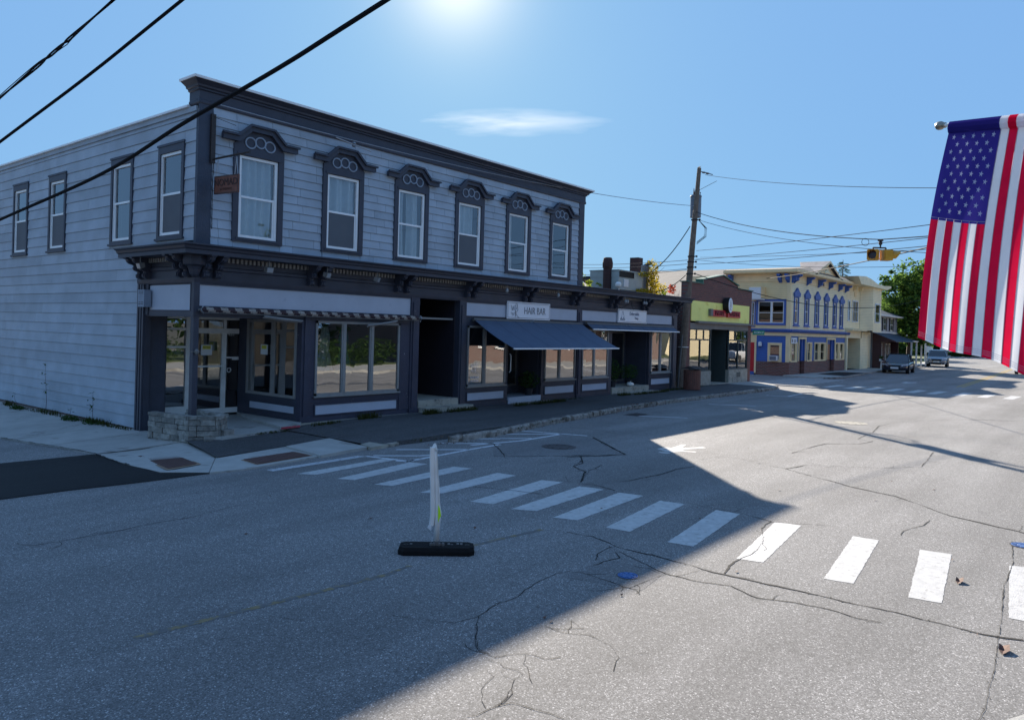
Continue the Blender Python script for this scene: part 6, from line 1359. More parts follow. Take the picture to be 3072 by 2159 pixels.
bx('side_wall', r_, 'brick_rest_y', ((31.78, Y + .3, .1), (32.0, 29, 3.85))); bx('side_wall', r_, 'brick_rest_y', ((39.2, Y + .3, .1), (39.42, 29, 3.85))); bx('rear_wall', r_, 'brick_rest', ((32.0, 28.8, .1), (39.2, 29, 3.85))); bx('flat_roof', r_, 'roof_membrane', ((32, Y + .3, 3.7), (39.2, 28.8, 3.8)))
b = MB(); T = .05
for (x0, z0), (x1, z1) in (((31.74, 4.90), (33.42, 4.90)), ((33.34, 5.09), (35.62, 5.45)), ((35.62, 5.45), (37.6, 5.05)), ((37.5, 4.89), (39.48, 4.89))): b.prism_y([(x0, z0), (x1, z1), (x1, z1 + T), (x0, z0 + T)], Y - .06, Y + .36)
b.box((33.33, Y - .04, 4.95), (33.39, Y + .34, 5.09)); part('coping', b, 'green_cap', r_)
lb = bx('lime_band', r_, 'lime', ((32.18, Y - .04, 3.15), (39.02, Y + .2, 4.08))); bx('steel_ledge', r_, 'steel_band', ((32.7, Y - .16, 3.06), (39.6, Y + .02, 3.16)), ((32.18, Y, 2.80), (39.02, Y + .2, 3.06)))
bx('base_course', r_, 'concrete_old', ((32.18, Y - .02, .1), (34.5, Y + .15, .80)), ((36.6, Y - .02, .1), (39.02, Y + .15, .80)))
b = MB(); b.box((37.6, Y - .035, .42), (38.05, Y - .02, .65)); part('vent_grille', b, 'green_frame', r_)
for x0, x1, mm_ in ((32.18, 34.5, (32.95, 33.35)), (36.6, 39.02, (37.4, 37.85))):
    f = MB(); 
    for a, c in (((x0, .80), (x1, .86)), ((x0, 2.74), (x1, 2.80)), ((x0, .86), (x0 + .06, 2.74)), ((x1 - .06, .86), (x1, 2.74)), ((x0 + .06, 2.26), (x1 - .06, 2.32)), ((x0 + (x1 - x0) * .49, .86), (x0 + (x1 - x0) * .51, 2.26))): f.box((a[0], Y + .02, a[1]), (c[0], Y + .10, c[1]))
    for q in (1 / 3, 2 / 3): xq = x0 + (x1 - x0) * q; f.box((xq - .025, Y + .03, 2.32), (xq + .025, Y + .09, 2.74))
    dw = part('display_window', f, 'green_frame', r_); xm = x0 + (x1 - x0) / 2
    panes(dw, Y + .06, [(x0 + .06, xm - .02, .86, 2.26), (xm + .02, x1 - .06, .86, 2.26), (x0 + .06, x1 - .06, 2.32, 2.74)])
bx('recess_wall', r_, 'green_frame', ((34.5, Y + .15, .1), (34.56, Y + 1.3, 2.8)), ((36.54, Y + .15, .1), (36.6, Y + 1.3, 2.8)), ((34.56, Y + 1.2, 2.3), (36.54, Y + 1.3, 2.8)), ((34.56, Y + 1.2, .1), (34.85, Y + 1.3, 2.3)), ((36.4, Y + 1.2, .1), (36.54, Y + 1.3, 2.3)), ((34.85, Y + 1.2, .1), (36.4, Y + 1.3, .75)))
b = MB(); b.box((34.85, Y + 1.18, .75), (34.93, Y + 1.26, 2.3)); b.box((36.32, Y + 1.18, .75), (36.4, Y + 1.26, 2.3)); b.box((34.93, Y + 1.18, 2.22), (36.32, Y + 1.26, 2.3)); dr = part('shop_door', b, 'alu_dark', r_); panes(dr, Y + 1.22, [(34.93, 36.32, .75, 2.22)]); bx('threshold', r_, 'concrete_old', ((34.5, Y - .1, .05), (36.6, Y + 1.2, .17)))
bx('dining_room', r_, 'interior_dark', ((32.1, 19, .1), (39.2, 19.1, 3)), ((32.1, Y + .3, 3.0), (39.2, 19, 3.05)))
t = thing('restaurant_sign', 'red IMPERIAL GARDEN letter sign with a round white emblem on the lime band', 'sign', (35.8, Y - .1, 3.4))
bx('letter_strip', t, 'red_sign', ((34.25, Y - .16, 3.42), (35.76, Y - .05, 3.74)), ((36.0, Y - .16, 3.42), (37.55, Y - .05, 3.74))); part('lettering', face_front(text_mesh('IMPERIAL', .31, 'red_letter', .012, .86), 35.0, Y - .175, 3.58), None, t); part('lettering', face_front(text_mesh('GARDEN', .31, 'red_letter', .012, .95), 36.78, Y - .175, 3.58), None, t)
bx('end_box', t, 'steel_band', ((33.98, Y - .18, 3.42), (34.22, Y - .04, 3.76)))
b = MB(); n = 24; ex, ez, ew, eh = 35.84, 4.0, .235, .36; ring_ = [(ex + ew * math.cos(2 * math.pi * k / n), ez + eh * math.sin(2 * math.pi * k / n)) for k in range(n)]; b.prism_y([(ex + (x - ex) * 1.1, ez + (z - ez) * 1.07) for x, z in ring_], Y - .34, Y - .05); em_ = part('emblem_box', b, 'plastic_black', t)
b = MB(); b.prism_y(ring_, Y - .36, Y - .34); part('emblem_face', b, 'sign_white', em_)
b = MB()
for k in range(4): z = 4.22 - k * .09; b.prism_y([(ex, z + .05), (ex - .05 - .012 * k, z - .02), (ex, z), (ex + .05 + .012 * k, z - .02)], Y - .368, Y - .36)
b.box((ex - .01, Y - .368, 3.82), (ex + .01, Y - .36, 4.2)); b.box((ex - .06, Y - .368, 3.78), (ex - .03, Y - .36, 3.82)); b.box((ex + .03, Y - .368, 3.74), (ex + .06, Y - .36, 3.79)); part('emblem_tree', b, 'ink', em_)
# street name blade
t = thing('street_sign', 'green ACORN street name blade at the far corner of the restaurant', 'sign', (39.45, 15.42, 2.6)); b = MB(); b.tube([(39.40, 15.5, 2.74), (39.52, 15.36, 2.74)], .02, 6); part('bracket', b, 'iron', t)
b = MB(); v0 = Vector((39.46, 15.42, 0)); v1 = Vector((39.98, 14.98, 0)); b.add([(v0.x, v0.y, 2.60), (v1.x, v1.y, 2.60), (v1.x, v1.y, 2.84), (v0.x, v0.y, 2.84), (v0.x + .015, v0.y + .013, 2.60), (v1.x + .015, v1.y + .013, 2.60), (v1.x + .015, v1.y + .013, 2.84), (v0.x + .015, v0.y + .013, 2.84)], [(0, 1, 2, 3), (7, 6, 5, 4), (0, 4, 5, 1), (3, 2, 6, 7), (0, 3, 7, 4), (1, 5, 6, 2)]); part('blade', b, 'cloud_sign', t)
me = text_mesh('ACORN ST', .15, 'sign_white', .002, .78); mid_ = (v0 + v1) / 2; me.transform(Matrix.Translation((mid_.x - .02, mid_.y - .017, 2.72)) @ Matrix.Rotation(math.atan2(v1.y - v0.y, v1.x - v0.x), 4, 'Z') @ Matrix.Rotation(math.pi / 2, 4, 'X')); part('lettering', me, None, t)

# ------------------------------------------------------------------ roof things behind the low wing
t = thing('rooftop_unit', 'grey-green rooftop air conditioning unit on the low roof', 'air conditioner', (32.5, 19, 4.03)); b = MB(); b.box((31.6, 19.0, 4.6), (33.9, 20.6, 5.0)); b.box((31.6, 19.0, 5.0), (33.9, 20.6, 5.2)); part('cabinet', b, 'hvac', t); b = MB()
for k in range(14): b.box((31.66 + k * .10, 18.96, 5.2), (31.71 + k * .10, 19.0, 5.48))
part('louvre', b, 'plastic_black', t); b = MB(); b.box((31.58, 19.0, 5.2), (33.92, 20.62, 5.5)); b.box((31.55, 18.97, 5.5), (33.95, 20.65, 5.55)); part('hood', b, 'hvac', t); b = MB(); b.box((31.8, 19.0, 4.03), (32.0, 20.6, 4.6)); b.box((33.4, 19, 4.03), (33.6, 20.6, 4.6)); part('stand', b, 'alu_dark', t); b = MB(); b.box((32.05, 18.97, 4.75), (32.5, 19.0, 5.12)); part('data_plate', b, 'pale_paper', t); b = MB(); b.lathe((31.42, 18.9, 4.65), [(.05, 0), (.14, .08), (.15, .2), (.08, .28)], 10); b.tube([(31.5, 18.9, 4.6), (31.35, 18.9, 4.3), (31.45, 18.9, 4.05)], .03, 6); part('pipework', b, 'alu', t)
b = MB(); b.lathe((31.55, 19.6, 4.03), [(.21, 0), (.21, 1.55), (.25, 1.65), (.25, 1.85), (.20, 2.08), (.17, 2.1)], 12); single('flue_pipe', b, 'chim_brick', 'dark red round flue standing behind the rooftop unit', 'chimney')
b = MB(); b.box((34.85, 19.8, 4.03), (35.33, 20.3, 6.45)); single('brick_chimney', b, 'chim_brick', 'square dark chimney wrapped by a yellow-leaved vine', 'chimney')
b = MB(); b.tube([(34.5, 19.2, 4.03), (34.45, 19.2, 5.4)], .20, 10); b.tube([(34.45, 19.2, 5.4), (34.35, 19.1, 5.9), (34.6, 19.0, 6.12)], [.2, .22, .16], 10); single('vent_cowl', b, 'transformer', 'grey metal vent with a curved hood among the vine leaves', 'vent')
t = thing('yellow_vine', 'climbing vine with yellow autumn leaves on the roof chimney', 'vine', (34.6, 18.8, 4.03)); b = MB(); bush(b, (34.6, 18.8, 5.1), .45, .3, 1.2, 800, .075, 0, 3); bush(b, (33.8, 18.8, 4.62), .9, .2, .16, 170, .07, 0, 4); bush(b, (33.9, 18.8, 5.45), .8, .2, .16, 130, .06, 0, 5); bush(b, (35.5, 18.8, 4.85), .7, .2, .35, 200, .065, 0, 6); bush(b, (34.7, 18.8, 6.1), .9, .2, .22, 70, .05, 0, 7); bush(b, (34.7, 18.7, 4.4), .5, .2, .35, 180, .07, 0, 8); part('foliage', b, 'leaf_yellow', t); b = MB(); bush(b, (35.6, 18.7, 4.55), .35, .2, .45, 90, .09, 0, 9); part('green_foliage', b, 'leaf_lime', t); b = MB(); bush(b, (36.6, 18.7, 4.85), .35, .2, .35, 60, .10, 0, 10); bush(b, (34.4, 18.6, 4.2), .2, .2, .12, 14, .09, 0, 12); part('red_foliage', b, 'leaf_red', t); b = MB()
for k in range(7): a = random.uniform(-1, 1); b.tube([(34.6, 18.8, 4.1), (34.6 + a * .5, 18.8, 4.6 + .2 * k), (34.6 + a * 1.3, 18.8, 4.9 + .22 * k)], [.02, .014, .006], 4)
for k in range(16): x = 36.2 + random.random() * 1.6; b.tube([(x, 18.7, 4.03), (x + random.uniform(-.3, .3), 18.7, 4.5 + random.random() * .4)], [.010, .004], 4)
part('twigs', b, 'bark', t)
# skylight / dormer eave dark wedge
b = MB(); b.prism_y([(35.7, 5.45), (37.7, 4.85), (37.9, 5.0), (35.7, 5.62)], 21, 24); b.box((35.7, 21.1, 4.03), (37.4, 24, 4.95)); single('roof_shed', b, 'plastic_black', 'dark sloping shed roof edge behind the vine', 'roof shed')

# ------------------------------------------------------------------ yellow and blue corner building
yb = thing('corner_building', 'two-storey yellow clapboard building with bright blue ground floor and window trim on the far corner', 'building', (49.6, 16.95, .1)); Yf, Xl = 16.95, 49.6; X2 = 62.1
UW = [(50.72, .36), (52.82, .36), (54.98, .36), (57.1, .36), (59.2, .36), (60.9, .33)]
holes = [(x - w_, x + w_, 3.43, 5.12) for x, w_ in UW]
b = MB(); wall_x(b, Xl, X2, 3.05, 6.5, Yf, Yf + .2, holes); part('upper_front_wall', b, 'pale_yellow', yb)
sh = [(17.33, 19.05, 3.42, 4.85), (19.28, 19.5, 3.2, 4.8)]
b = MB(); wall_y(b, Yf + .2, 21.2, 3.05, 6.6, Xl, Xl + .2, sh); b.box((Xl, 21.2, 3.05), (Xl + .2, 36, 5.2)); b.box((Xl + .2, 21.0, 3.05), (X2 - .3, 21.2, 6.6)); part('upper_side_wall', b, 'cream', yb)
b = MB(); b.box((Xl - .03, Yf - .03, .9), (Xl + .25, Yf + .22, 6.5)); part('corner_board', b, 'cream_flat', yb)
bx('upper_frieze', yb, 'cream_flat', ((Xl - .02, Yf - .04, 6.15), (X2, Yf, 6.62)), ((Xl - .04, Yf, 6.15), (Xl, 24, 6.62)))
b = MB(); b.box((Xl + .2, 36, 0), (X2, 36.2, 5.2)); b.box((X2 - .2, Yf + .2, 0), (X2 - .02, 37.8, 5.2)); part('rear_wall', b, 'cream', yb)
bx('inner_partition', yb, 'interior_dark', ((Xl + .3, 20.8, .2), (X2 - .3, 20.95, 6.4)), ((Xl + .3, Yf + .3, 2.8), (X2 - .3, 20.8, 2.9)))
# eaves: projecting cornice with gable pediment
b = MB(); b.sweep([(Xl, 21.3), (Xl, Yf), (X2 + .9, Yf)], [(0, 6.62), (.55, 6.68), (.60, 6.74), (.60, 6.90), (0, 6.98)]); part('eave', b, 'cream_flat', yb, recalc=True)
b = MB(); b.add([(Xl - .6, Yf - .6, 6.905), (56, Yf - .6, 7.0), (56, 37, 7.62), (Xl - .6, 34.8, 6.1)], [(0, 1, 2, 3)]); b.v = []; b.f = []; b.m = []
b.add([(Xl - .6, Yf - .6, 6.91), (Xl - .6, 21.3, 6.91), (56.0, 21.3, 7.62), (56.0, 17.6, 7.62), (62.6, Yf - .6, 6.91), (62.6, 21.3, 6.91), (Xl - 1.0, 21.0, 5.15), (Xl - 1.0, 36.6, 5.15), (56.0, 34.4, 7.62), (62.6, 38.5, 5.6)], [(0, 3, 2, 1), (0, 4, 3), (4, 5, 2, 3), (6, 2, 8, 7), (2, 5, 9, 8), (7, 8, 9)]); part('roof', b, 'shingle_roof', yb)
pd = MB(); pd.prism_y([(53.0, 6.92), (58.6, 6.92), (55.95, 7.78)], Yf - .35, Yf - .25); part('pediment', pd, 'cream_flat', yb)
b = MB()
for s in ((52.55, 6.82, 55.95, 7.98), (59.05, 6.82, 55.95, 7.98)):
    x0, z0, x1, z1 = s; b.add([(x0, Yf - .6, z0), (x1, Yf - .6, z1), (x1, Yf - .6, z1 - .17), (x0 + (.5 if x0 < x1 else -.5), Yf - .6, z0)], [(0, 1, 2, 3)]); b.add([(x0, Yf - .6, z0), (x1, Yf - .6, z1), (x1, 18.5, z1), (x0 + (.9 if x0 < x1 else -.9), 17.6, z0 + .25)], [(0, 1, 2, 3)], 1)
part('pediment_roof', b, ['cream_flat', 'shingle_pale'], yb); b = MB(); b.prism_y([(55.2, 7.1), (56.7, 7.1), (55.95, 7.42)], Yf - .40, Yf - .35); part('pediment_panel', b, 'pale_flat', yb)
cb_ = MB(); cb_.prism_x([(0, 6.60), (-.50, 6.60), (-.50, 6.50), (-.30, 6.42), (-.28, 6.22), (-.10, 6.15), (0, 6.05)], -.10, .10); cbm = cb_.mesh('corbel', 'blue_trim', recalc=True)
def put(me, par, loc, rz=0):
    o = bpy.data.objects.new(me.name, me); COL.objects.link(o); o.parent = par; o.matrix_parent_inverse = Matrix.Translation(-WLOC(par)); o.location = loc; o.rotation_euler = (0, 0, rz); return o
for x in (49.75, 50.15, 52.7, 55.15, 57.6, 60.0, 61.7): put(cbm, yb, (x, Yf - .04, 0))
for y in (17.1, 17.6, 20.9, 21.4): put(cbm, yb, (Xl - .04, y, 0), -math.pi / 2)
part('lettering', face_front(text_mesh('OPERA BLOCK', .30, 'plastic_black', .01, .7), 55.7, Yf - .07, 6.33), None, yb)
for x, w_ in UW:
    b = MB(); wall_x(b, x - w_ - .09, x + w_ + .09, 3.30, 5.2, Yf - .06, Yf, [(x - w_, x + w_, 3.43, 5.12)]); b.prism_y([(x - .60, 5.42), (x - .52, 5.20), (x + .52, 5.20), (x + .60, 5.42), (x + .30, 5.55), (x, 5.78), (x - .30, 5.55)], Yf - .12, Yf); b.box((x - .56, Yf - .10, 3.24), (x + .56, Yf, 3.31)); wn = part('window', b, 'blue_trim', yb)
    b = MB(); b.box((x - w_, Yf + .01, 5.04), (x + w_, Yf + .06, 5.12)); b.box((x - w_, Yf + .01, 3.43), (x + w_, Yf + .06, 3.5)); b.box((x - w_, Yf + .02, 4.25), (x + w_, Yf + .05, 4.3)); b.box((x - w_, Yf + .01, 3.5), (x - w_ + .05, Yf + .06, 5.04)); b.box((x + w_ - .05, Yf + .01, 3.5), (x + w_, Yf + .06, 5.04)); part('sash', b, 'white_trim', wn)
    panes(wn, Yf + .04, [(x - w_ + .05, x + w_ - .05, 3.5, 4.25), (x - w_ + .05, x + w_ - .05, 4.3, 5.04)])
def window_y(par, X, y0, y1, z0, z1, trim_, tw, mull=(), sash_m='white_trim', paned=True, rail=None):
    b = MB(); wall_y(b, y0 - tw, y1 + tw, z0 - tw, z1 + tw, X - .06, X, [(y0, y1, z0, z1)]); wn = part('window', b, trim_, par); b = MB(); s = .06
    b.box((X - .03, y0, z0), (X + .03, y1, z0 + s)); b.box((X - .03, y0, z1 - s), (X + .03, y1, z1)); b.box((X - .03, y0, z0 + s), (X + .03, y0 + s, z1 - s)); b.box((X - .03, y1 - s, z0 + s), (X + .03, y1, z1 - s))
    for m_ in mull: b.box((X - .035, m_ - .07, z0 + s), (X + .035, m_ + .07, z1 - s))
    if rail: b.box((X - .025, y0 + s, rail - .02), (X + .025, y1 - s, rail + .02))
    part('sash', b, sash_m, wn)
    if paned: g = MB(); g.quad((X + .01, y1, z0), (X + .01, y0, z0), (X + .01, y0, z1), (X + .01, y1, z1)); part('pane', g, 'glass_far', wn)
    return wn
window_y(yb, Xl, 17.33, 19.05, 3.42, 4.85, 'blue_trim', .13, (18.15,), rail=4.1); window_y(yb, Xl, 19.28, 19.5, 3.2, 4.8, 'blue_trim', .05, rail=4.0)
# belt courses
b = MB(); b.sweep([(Xl, 20.2), (Xl, Yf), (X2 + .6, Yf)], [(0, 2.82), (.16, 2.82), (.24, 2.92), (.26, 3.0), (0, 3.06)]); part('belt_cornice', b, 'blue_trim', yb, recalc=True)
b = MB(); b.sweep([(Xl, 20.2), (Xl, Yf), (X2 + .3, Yf)], [(0, 2.60), (.05, 2.60), (.05, 2.82), (0, 2.82)]); part('fascia', b, 'cream_flat', yb, recalc=True)
GW = [(49.95, 50.95), (53.2, 54.0), (54.75, 55.75), (56.0, 57.1), (59.65, 60.5), (60.75, 61.75)]; D1, D2 = (51.4, 52.7), (57.5, 59.4)
gh = [(a, c, .96, 2.12) for a, c in GW] + [(D1[0], D1[1], .95, 2.42), (D2[0], D2[1], .95, 2.42)]
b = MB(); wall_x(b, Xl, X2, .95, 2.6, Yf + .0, Yf + .2, gh); part('ground_front_wall', b, 'blue_clap', yb)
b = MB(); wall_x(b, Xl - .02, X2, .0, .95, Yf - .03, Yf + .2, [(D1[0] + .1, D1[1] - .1, .1, .95), (D2[0] + .1, D2[1] - .1, .1, .95)]); part('brick_dado', b, 'brick_low', yb)
bx('brick_dado', yb, 'brick_low_y', ((Xl - .03, Yf + .2, 0), (Xl + .1, 19.1, .90))); bx('brick_dado', yb, 'brick_low', ((Xl + .1, Yf + .24, 0), (X2, Yf + .3, .95)))
b = MB(); wall_y(b, Yf + .2, 19.1, .90, 2.6, Xl, Xl + .1, []); part('ground_side_wall', b, 'blue_clap', yb); bx('ground_side_wall', yb, 'cream', ((Xl, 19.1, .1), (Xl + .15, 38, 3.05)))
for i, (a, c) in enumerate(GW):
    b = MB(); wall_x(b, a - .10, c + .10, .90, 2.22, Yf - .06, Yf, [(a, c, 1.0, 2.12)]); wn = part('window', b, 'cream_flat', yb); panes(wn, Yf + .04, [(a, c, 1.0, 2.12)]); b = MB(); b.box((c - .16, Yf - .02, 1.0), (c, Yf + .08, 2.12)); b.box((a, Yf + .01, 1.53), (c - .16, Yf + .04, 1.56)); part('sash', b, 'cream_flat', wn)
for i, (a, c) in enumerate((D1, D2)):
    b = MB(); wall_x(b, a - .12, c + .12, .95, 2.56, Yf - .07, Yf, [(a, c, .95, 2.42)]); wn = part('doorway', b, 'cream_flat', yb); b = MB(); b.box((a, Yf + .18, 2.1), (c, Yf + .25, 2.42)); b.box((c - .35, Yf + .1, .95), (c, Yf + .2, 2.42)); part('transom', b, 'blue_trim', wn)
    b = MB(); b.box((a + .05, Yf + .2, .95), (c - .4, Yf + .26, 2.1)); part('door', b, 'osb' if i else 'glass_far', wn)
b = MB(); b.box((49.75, Yf - .10, 2.12), (50.75, Yf - .07, 2.5)); t = thing('wall_sign', 'small white sign with a dark figure on the blue front of the corner building', 'sign', (50.2, Yf - .1, 2.1)); part('board', b, 'sign_white', t); b = MB(); b.prism_y([(49.85, 2.2), (49.98, 2.2), (50.02, 2.32), (49.95, 2.44), (49.85, 2.36)], Yf - .108, Yf - .10); b.box((50.2, Yf - .108, 2.30), (50.6, Yf - .10, 2.36)); b.box((50.2, Yf - .108, 2.2), (50.55, Yf - .10, 2.25)); part('print', b, 'ink', t)
bx('door', yb, 'red_door', ((Xl - .03, 19.22, .2), (Xl, 19.6, 2.12))); bx('door_frame', yb, 'cream_flat', ((Xl - .05, 19.1, .1), (Xl, 19.22, 2.3)), ((Xl - .05, 19.6, .1), (Xl, 20.4, 3.0))); bx('door_sill', yb, 'blue_trim', ((Xl - .06, 19.22, .0), (Xl, 19.6, .2)))
wn = window_y(yb, Xl, 17.52, 18.22, 1.0, 2.03, 'cream_flat', .11, (), 'cream_flat', False); bx('boarding', wn, 'osb', ((Xl - .02, 17.58, 1.32), (Xl, 18.16, 1.97))); bx('slat', wn, 'maroon', ((Xl - .03, 17.58, 1.33), (Xl - .02, 18.16, 1.40)), ((Xl - .03, 17.58, 1.88), (Xl - .02, 18.16, 1.97)))
t = thing('window_unit', 'white window air conditioner in the boarded side window of the corner building', 'air conditioner', (Xl - .2, 17.9, 1)); bx('casing', t, 'white_trim', ((Xl - .35, 17.62, .97), (Xl, 18.12, 1.30))); bx('grille', t, 'transformer', ((Xl - .356, 17.66, 1.01), (Xl - .35, 18.08, 1.26)))
b = MB(); b.lathe((Xl - .12, 18.82, 1.85), [(.04, 0), (.12, .05), (.12, .28), (.05, .34)], 8); b.lathe((Xl - .13, 18.84, 1.83), [(.03, 0), (.09, .02), (.09, .1)], 8, 1); single('wall_lamp', b, ['white_trim', 'plastic_black'], 'small white wall lamp between the red door and the boarded window', 'lamp')
t = thing('wall_unit', 'cream boxed air conditioner on a bracket high on the yellow side wall', 'air conditioner', (Xl - .4, 19.1, 5.0)); bx('casing', t, 'cream_flat', ((Xl - .9, 18.6, 5.05), (Xl, 19.25, 5.78))); bx('front', t, 'white_trim', ((Xl - .98, 18.55, 4.98), (Xl - .9, 19.32, 5.72)), ((Xl - .95, 18.6, 4.92), (Xl, 19.4, 5.02)))
bx('brick_chimney', yb, 'chim_brick', ((60.6, 19.2, 6.5), (61.6, 20.2, 7.9)))
# ------------------------------------------------------------------ cream building with bay
cb = thing('cream_building', 'cream two-storey building with a curved cornice and corner bay beside the blue one', 'building', (62.1, 16.95, .1)); xa, xb_ = 62.12, 70.2
b = MB(); wall_x(b, xa, xb_, 3.3, 6.9, Yf + .02, Yf + .2, [(62.75, 63.25, 4.0, 5.5), (64.0, 65.6, 3.95, 5.55)]); b.box((xa, 30, 0), (xb_, 30.2, 6.9)); b.box((xb_ - .2, Yf + .2, 0), (xb_, 30, 6.9)); b.box((xa, Yf + .2, 6.5), (xa + .2, 30, 6.9)); b.box((xa, Yf + .2, 6.85), (xb_, 30, 6.9)); part('wall', b, 'pale_yellow', cb)
b = MB(); b.prism([(66.1, Yf), (66.9, Yf - .8), (69.6, Yf - .8), (70.2, Yf)], 3.25, 6.9); part('bay', b, 'pale_yellow', cb); bx('bay_panel', cb, 'pale_flat', ((66.95, Yf - .83, 3.2), (69.6, Yf - .8, 3.9)), ((66.9, Yf - .84, 3.12), (69.65, Yf - .8, 3.25)))
b = MB(); b.prism_y([(61.2, 7.30), (63.4, 7.42), (65.0, 7.32), (67.0, 7.05), (69.0, 7.02), (71.6, 7.15), (71.6, 6.98), (70.2, 6.75), (62.1, 6.75)], Yf - 1.1, Yf + .5); part('cornice', b, 'pale_flat', cb); bx('flat_roof', cb, 'roof_membrane', ((xa, Yf + .5, 6.92), (xb_, 30, 7.0)))
for x in (62.6, 64.2, 65.8): put(cbm, cb, (x, Yf + .02, .25)).data = (lambda m_: (m_.materials.clear(), m_.materials.append(M['pale_flat']), m_)[2])(cbm.copy())
for (x0, x1, z0, z1, y) in ((62.78, 63.22, 4.0, 5.45, Yf + .02), (64.05, 64.75, 3.95, 5.5, Yf + .02), (64.85, 65.5, 3.95, 5.5, Yf + .02), (67.6, 69.0, 3.98, 5.4, Yf - .8)):
    b = MB(); wall_x(b, x0 - .09, x1 + .09, z0 - .09, z1 + .12, y - .05, y, [(x0, x1, z0, z1)]); b.box((x0, y - .03, (z0 + z1) / 2 - .02), (x1, y, (z0 + z1) / 2 + .02)); wn = part('window', b, 'white_trim', cb); panes(wn, y - .01, [(x0, x1, z0, (z0 + z1) / 2 - .02), (x0, x1, (z0 + z1) / 2 + .02, z1)])
b = MB(); b.prism_y([(64.5, 5.9), (65.0, 5.9), (65.0, 6.35), (64.75, 6.5), (64.5, 6.35)], Yf - .02, Yf + .02); part('attic_vent', b, 'cream_flat', cb)
b = MB(); b.sweep([(xa, Yf), (66.5, Yf)], [(0, 3.15), (.5, 3.15), (.55, 3.28), (0, 3.36)]); part('porch_cornice', b, 'pale_flat', cb, recalc=True)
bx('porch_beam', cb, 'pale_flat', ((xa, Yf - .1, 2.6), (66.2, Yf + .2, 3.15))); bx('porch_recess', cb, 'pale_yellow', ((xa, Yf + 2.2, .1), (66.4, Yf + 2.4, 3.3)), ((66.0, Yf + .2, .1), (66.2, Yf + 2.2, 3.3)), ((xa, Yf + .2, .1), (xa + .15, Yf + 2.2, 3.3))); bx('porch_wainscot', cb, 'concrete_old', ((xa + .2, Yf + 2.15, .1), (66, Yf + 2.2, .9)))
bx('ground_wall', cb, 'pale_yellow', ((66.5, Yf - .1, .1), (68.4, Yf + .1, 3.1)), ((68.4, Yf + .1, .1), (70.2, Yf + .3, 3.1))); bx('porch_post', cb, 'pale_flat', ((66.0, Yf - .14, .1), (66.35, Yf + .2, 2.6))); bx('porch_post', cb, 'pale_flat', ((xa, Yf - .14, .1), (xa + .3, Yf + .2, 2.6)))
# ------------------------------------------------------------------ grey house with awning
gh_ = thing('grey_house', 'grey clapboard house with black shutters and a blue-roofed brown shopfront', 'house', (70.2, 16.5, .1)); x0, x1, y0 = 70.3, 79.0, 16.9
b = MB(); wall_x(b, x0, x1, .1, 4.75, y0, y0 + .2, []); b.box((x1 - .2, y0 + .2, .1), (x1, 27, 4.75)); b.box((x0, 26.8, .1), (x1 - .2, 27, 4.75)); part('wall', b, 'grey_clap', gh_)
b = MB(); b.add([(x0 - .3, y0 - .5, 4.72), (x1 + .4, y0 - .5, 4.72), (x1 - 1.5, y0 + 2.6, 5.9), (x0, y0 + 2.6, 5.9), (x0, 24.5, 5.9), (x1 - 1.5, 24.5, 5.9), (x0, 27.4, 4.72), (x1 + .4, 27.4, 4.72)], [(0, 1, 2, 3), (3, 2, 5, 4), (4, 5, 7, 6), (1, 7, 5, 2)]); part('roof', b, 'blue_roof', gh_)
bx('roof_fascia', gh_, 'white_trim', ((x0, y0 - .52, 4.60), (x1 + .4, y0 - .48, 4.72)), ((x0, y0 - .48, 4.58), (x1, y0, 4.62)), ((x0, y0 - .05, 3.1), (x1, y0, 3.25)))
for xc in (71.6, 74.0, 76.6):
    b = MB(); b.box((xc - .42, y0 - .05, 3.35), (xc + .42, y0, 4.5)); wn = part('window', b, 'white_trim', gh_); panes(wn, y0 - .055, [(xc - .36, xc + .36, 3.42, 3.9), (xc - .36, xc + .36, 3.95, 4.44)]); bx('shutter', wn, 'black_trim', ((xc - .78, y0 - .06, 3.35), (xc - .46, y0 - .01, 4.5))); bx('shutter', wn, 'black_trim', ((xc + .46, y0 - .06, 3.35), (xc + .78, y0 - .01, 4.5)))
bx('shopfront', gh_, 'maroon', ((70.2, 16.2, .1), (70.35, 16.9, 2.7)), ((70.2, 16.15, 2.4), (76.5, 16.3, 2.75)), ((76.3, 16.2, .1), (76.5, 16.9, 2.7)), ((70.35, 16.82, .1), (76.3, 16.9, 2.7)))
for xc in (71.2, 72.6, 74.4, 75.6): b = MB(); b.box((xc - .28, 16.74, .7), (xc + .28, 16.82, 2.2)); wn = part('window', b, 'white_trim', gh_); panes(wn, 16.73, [(xc - .2, xc + .2, .8, 2.1)])
for xc in (73.2, 73.9): b = MB(); b.lathe((xc, 16.6, 2.0), [(.03, .1), (.07, .04), (.05, 0)], 8); part('porch_lamp', b, 'light_glass', gh_)
b = MB(); b.add([(69.9, 15.0, 2.42), (77.0, 15.0, 2.42), (77.0, 16.9, 3.15), (70.2, 16.9, 3.15), (69.9, 15.0, 2.36), (77.0, 15.0, 2.36)], [(0, 1, 2, 3), (0, 4, 5, 1)]); b.add([(69.9, 15.0, 2.36), (70.2, 16.9, 2.36), (70.2, 16.9, 3.15), (69.9, 15.0, 2.42)], [(0, 1, 2, 3)], 1); part('awning_roof', b, ['blue_roof', 'maroon'], gh_)
b = MB(); b.add([(77.2, 15.2, 2.5), (84, 15.2, 2.5), (84, 18.5, 3.6), (77.2, 18.5, 3.6)], [(0, 1, 2, 3)]); b.box((77.2, 15.2, 2.40), (84, 15.3, 2.5), 1); b.box((77.2, 18.4, .1), (84, 18.6, 2.6), 1)
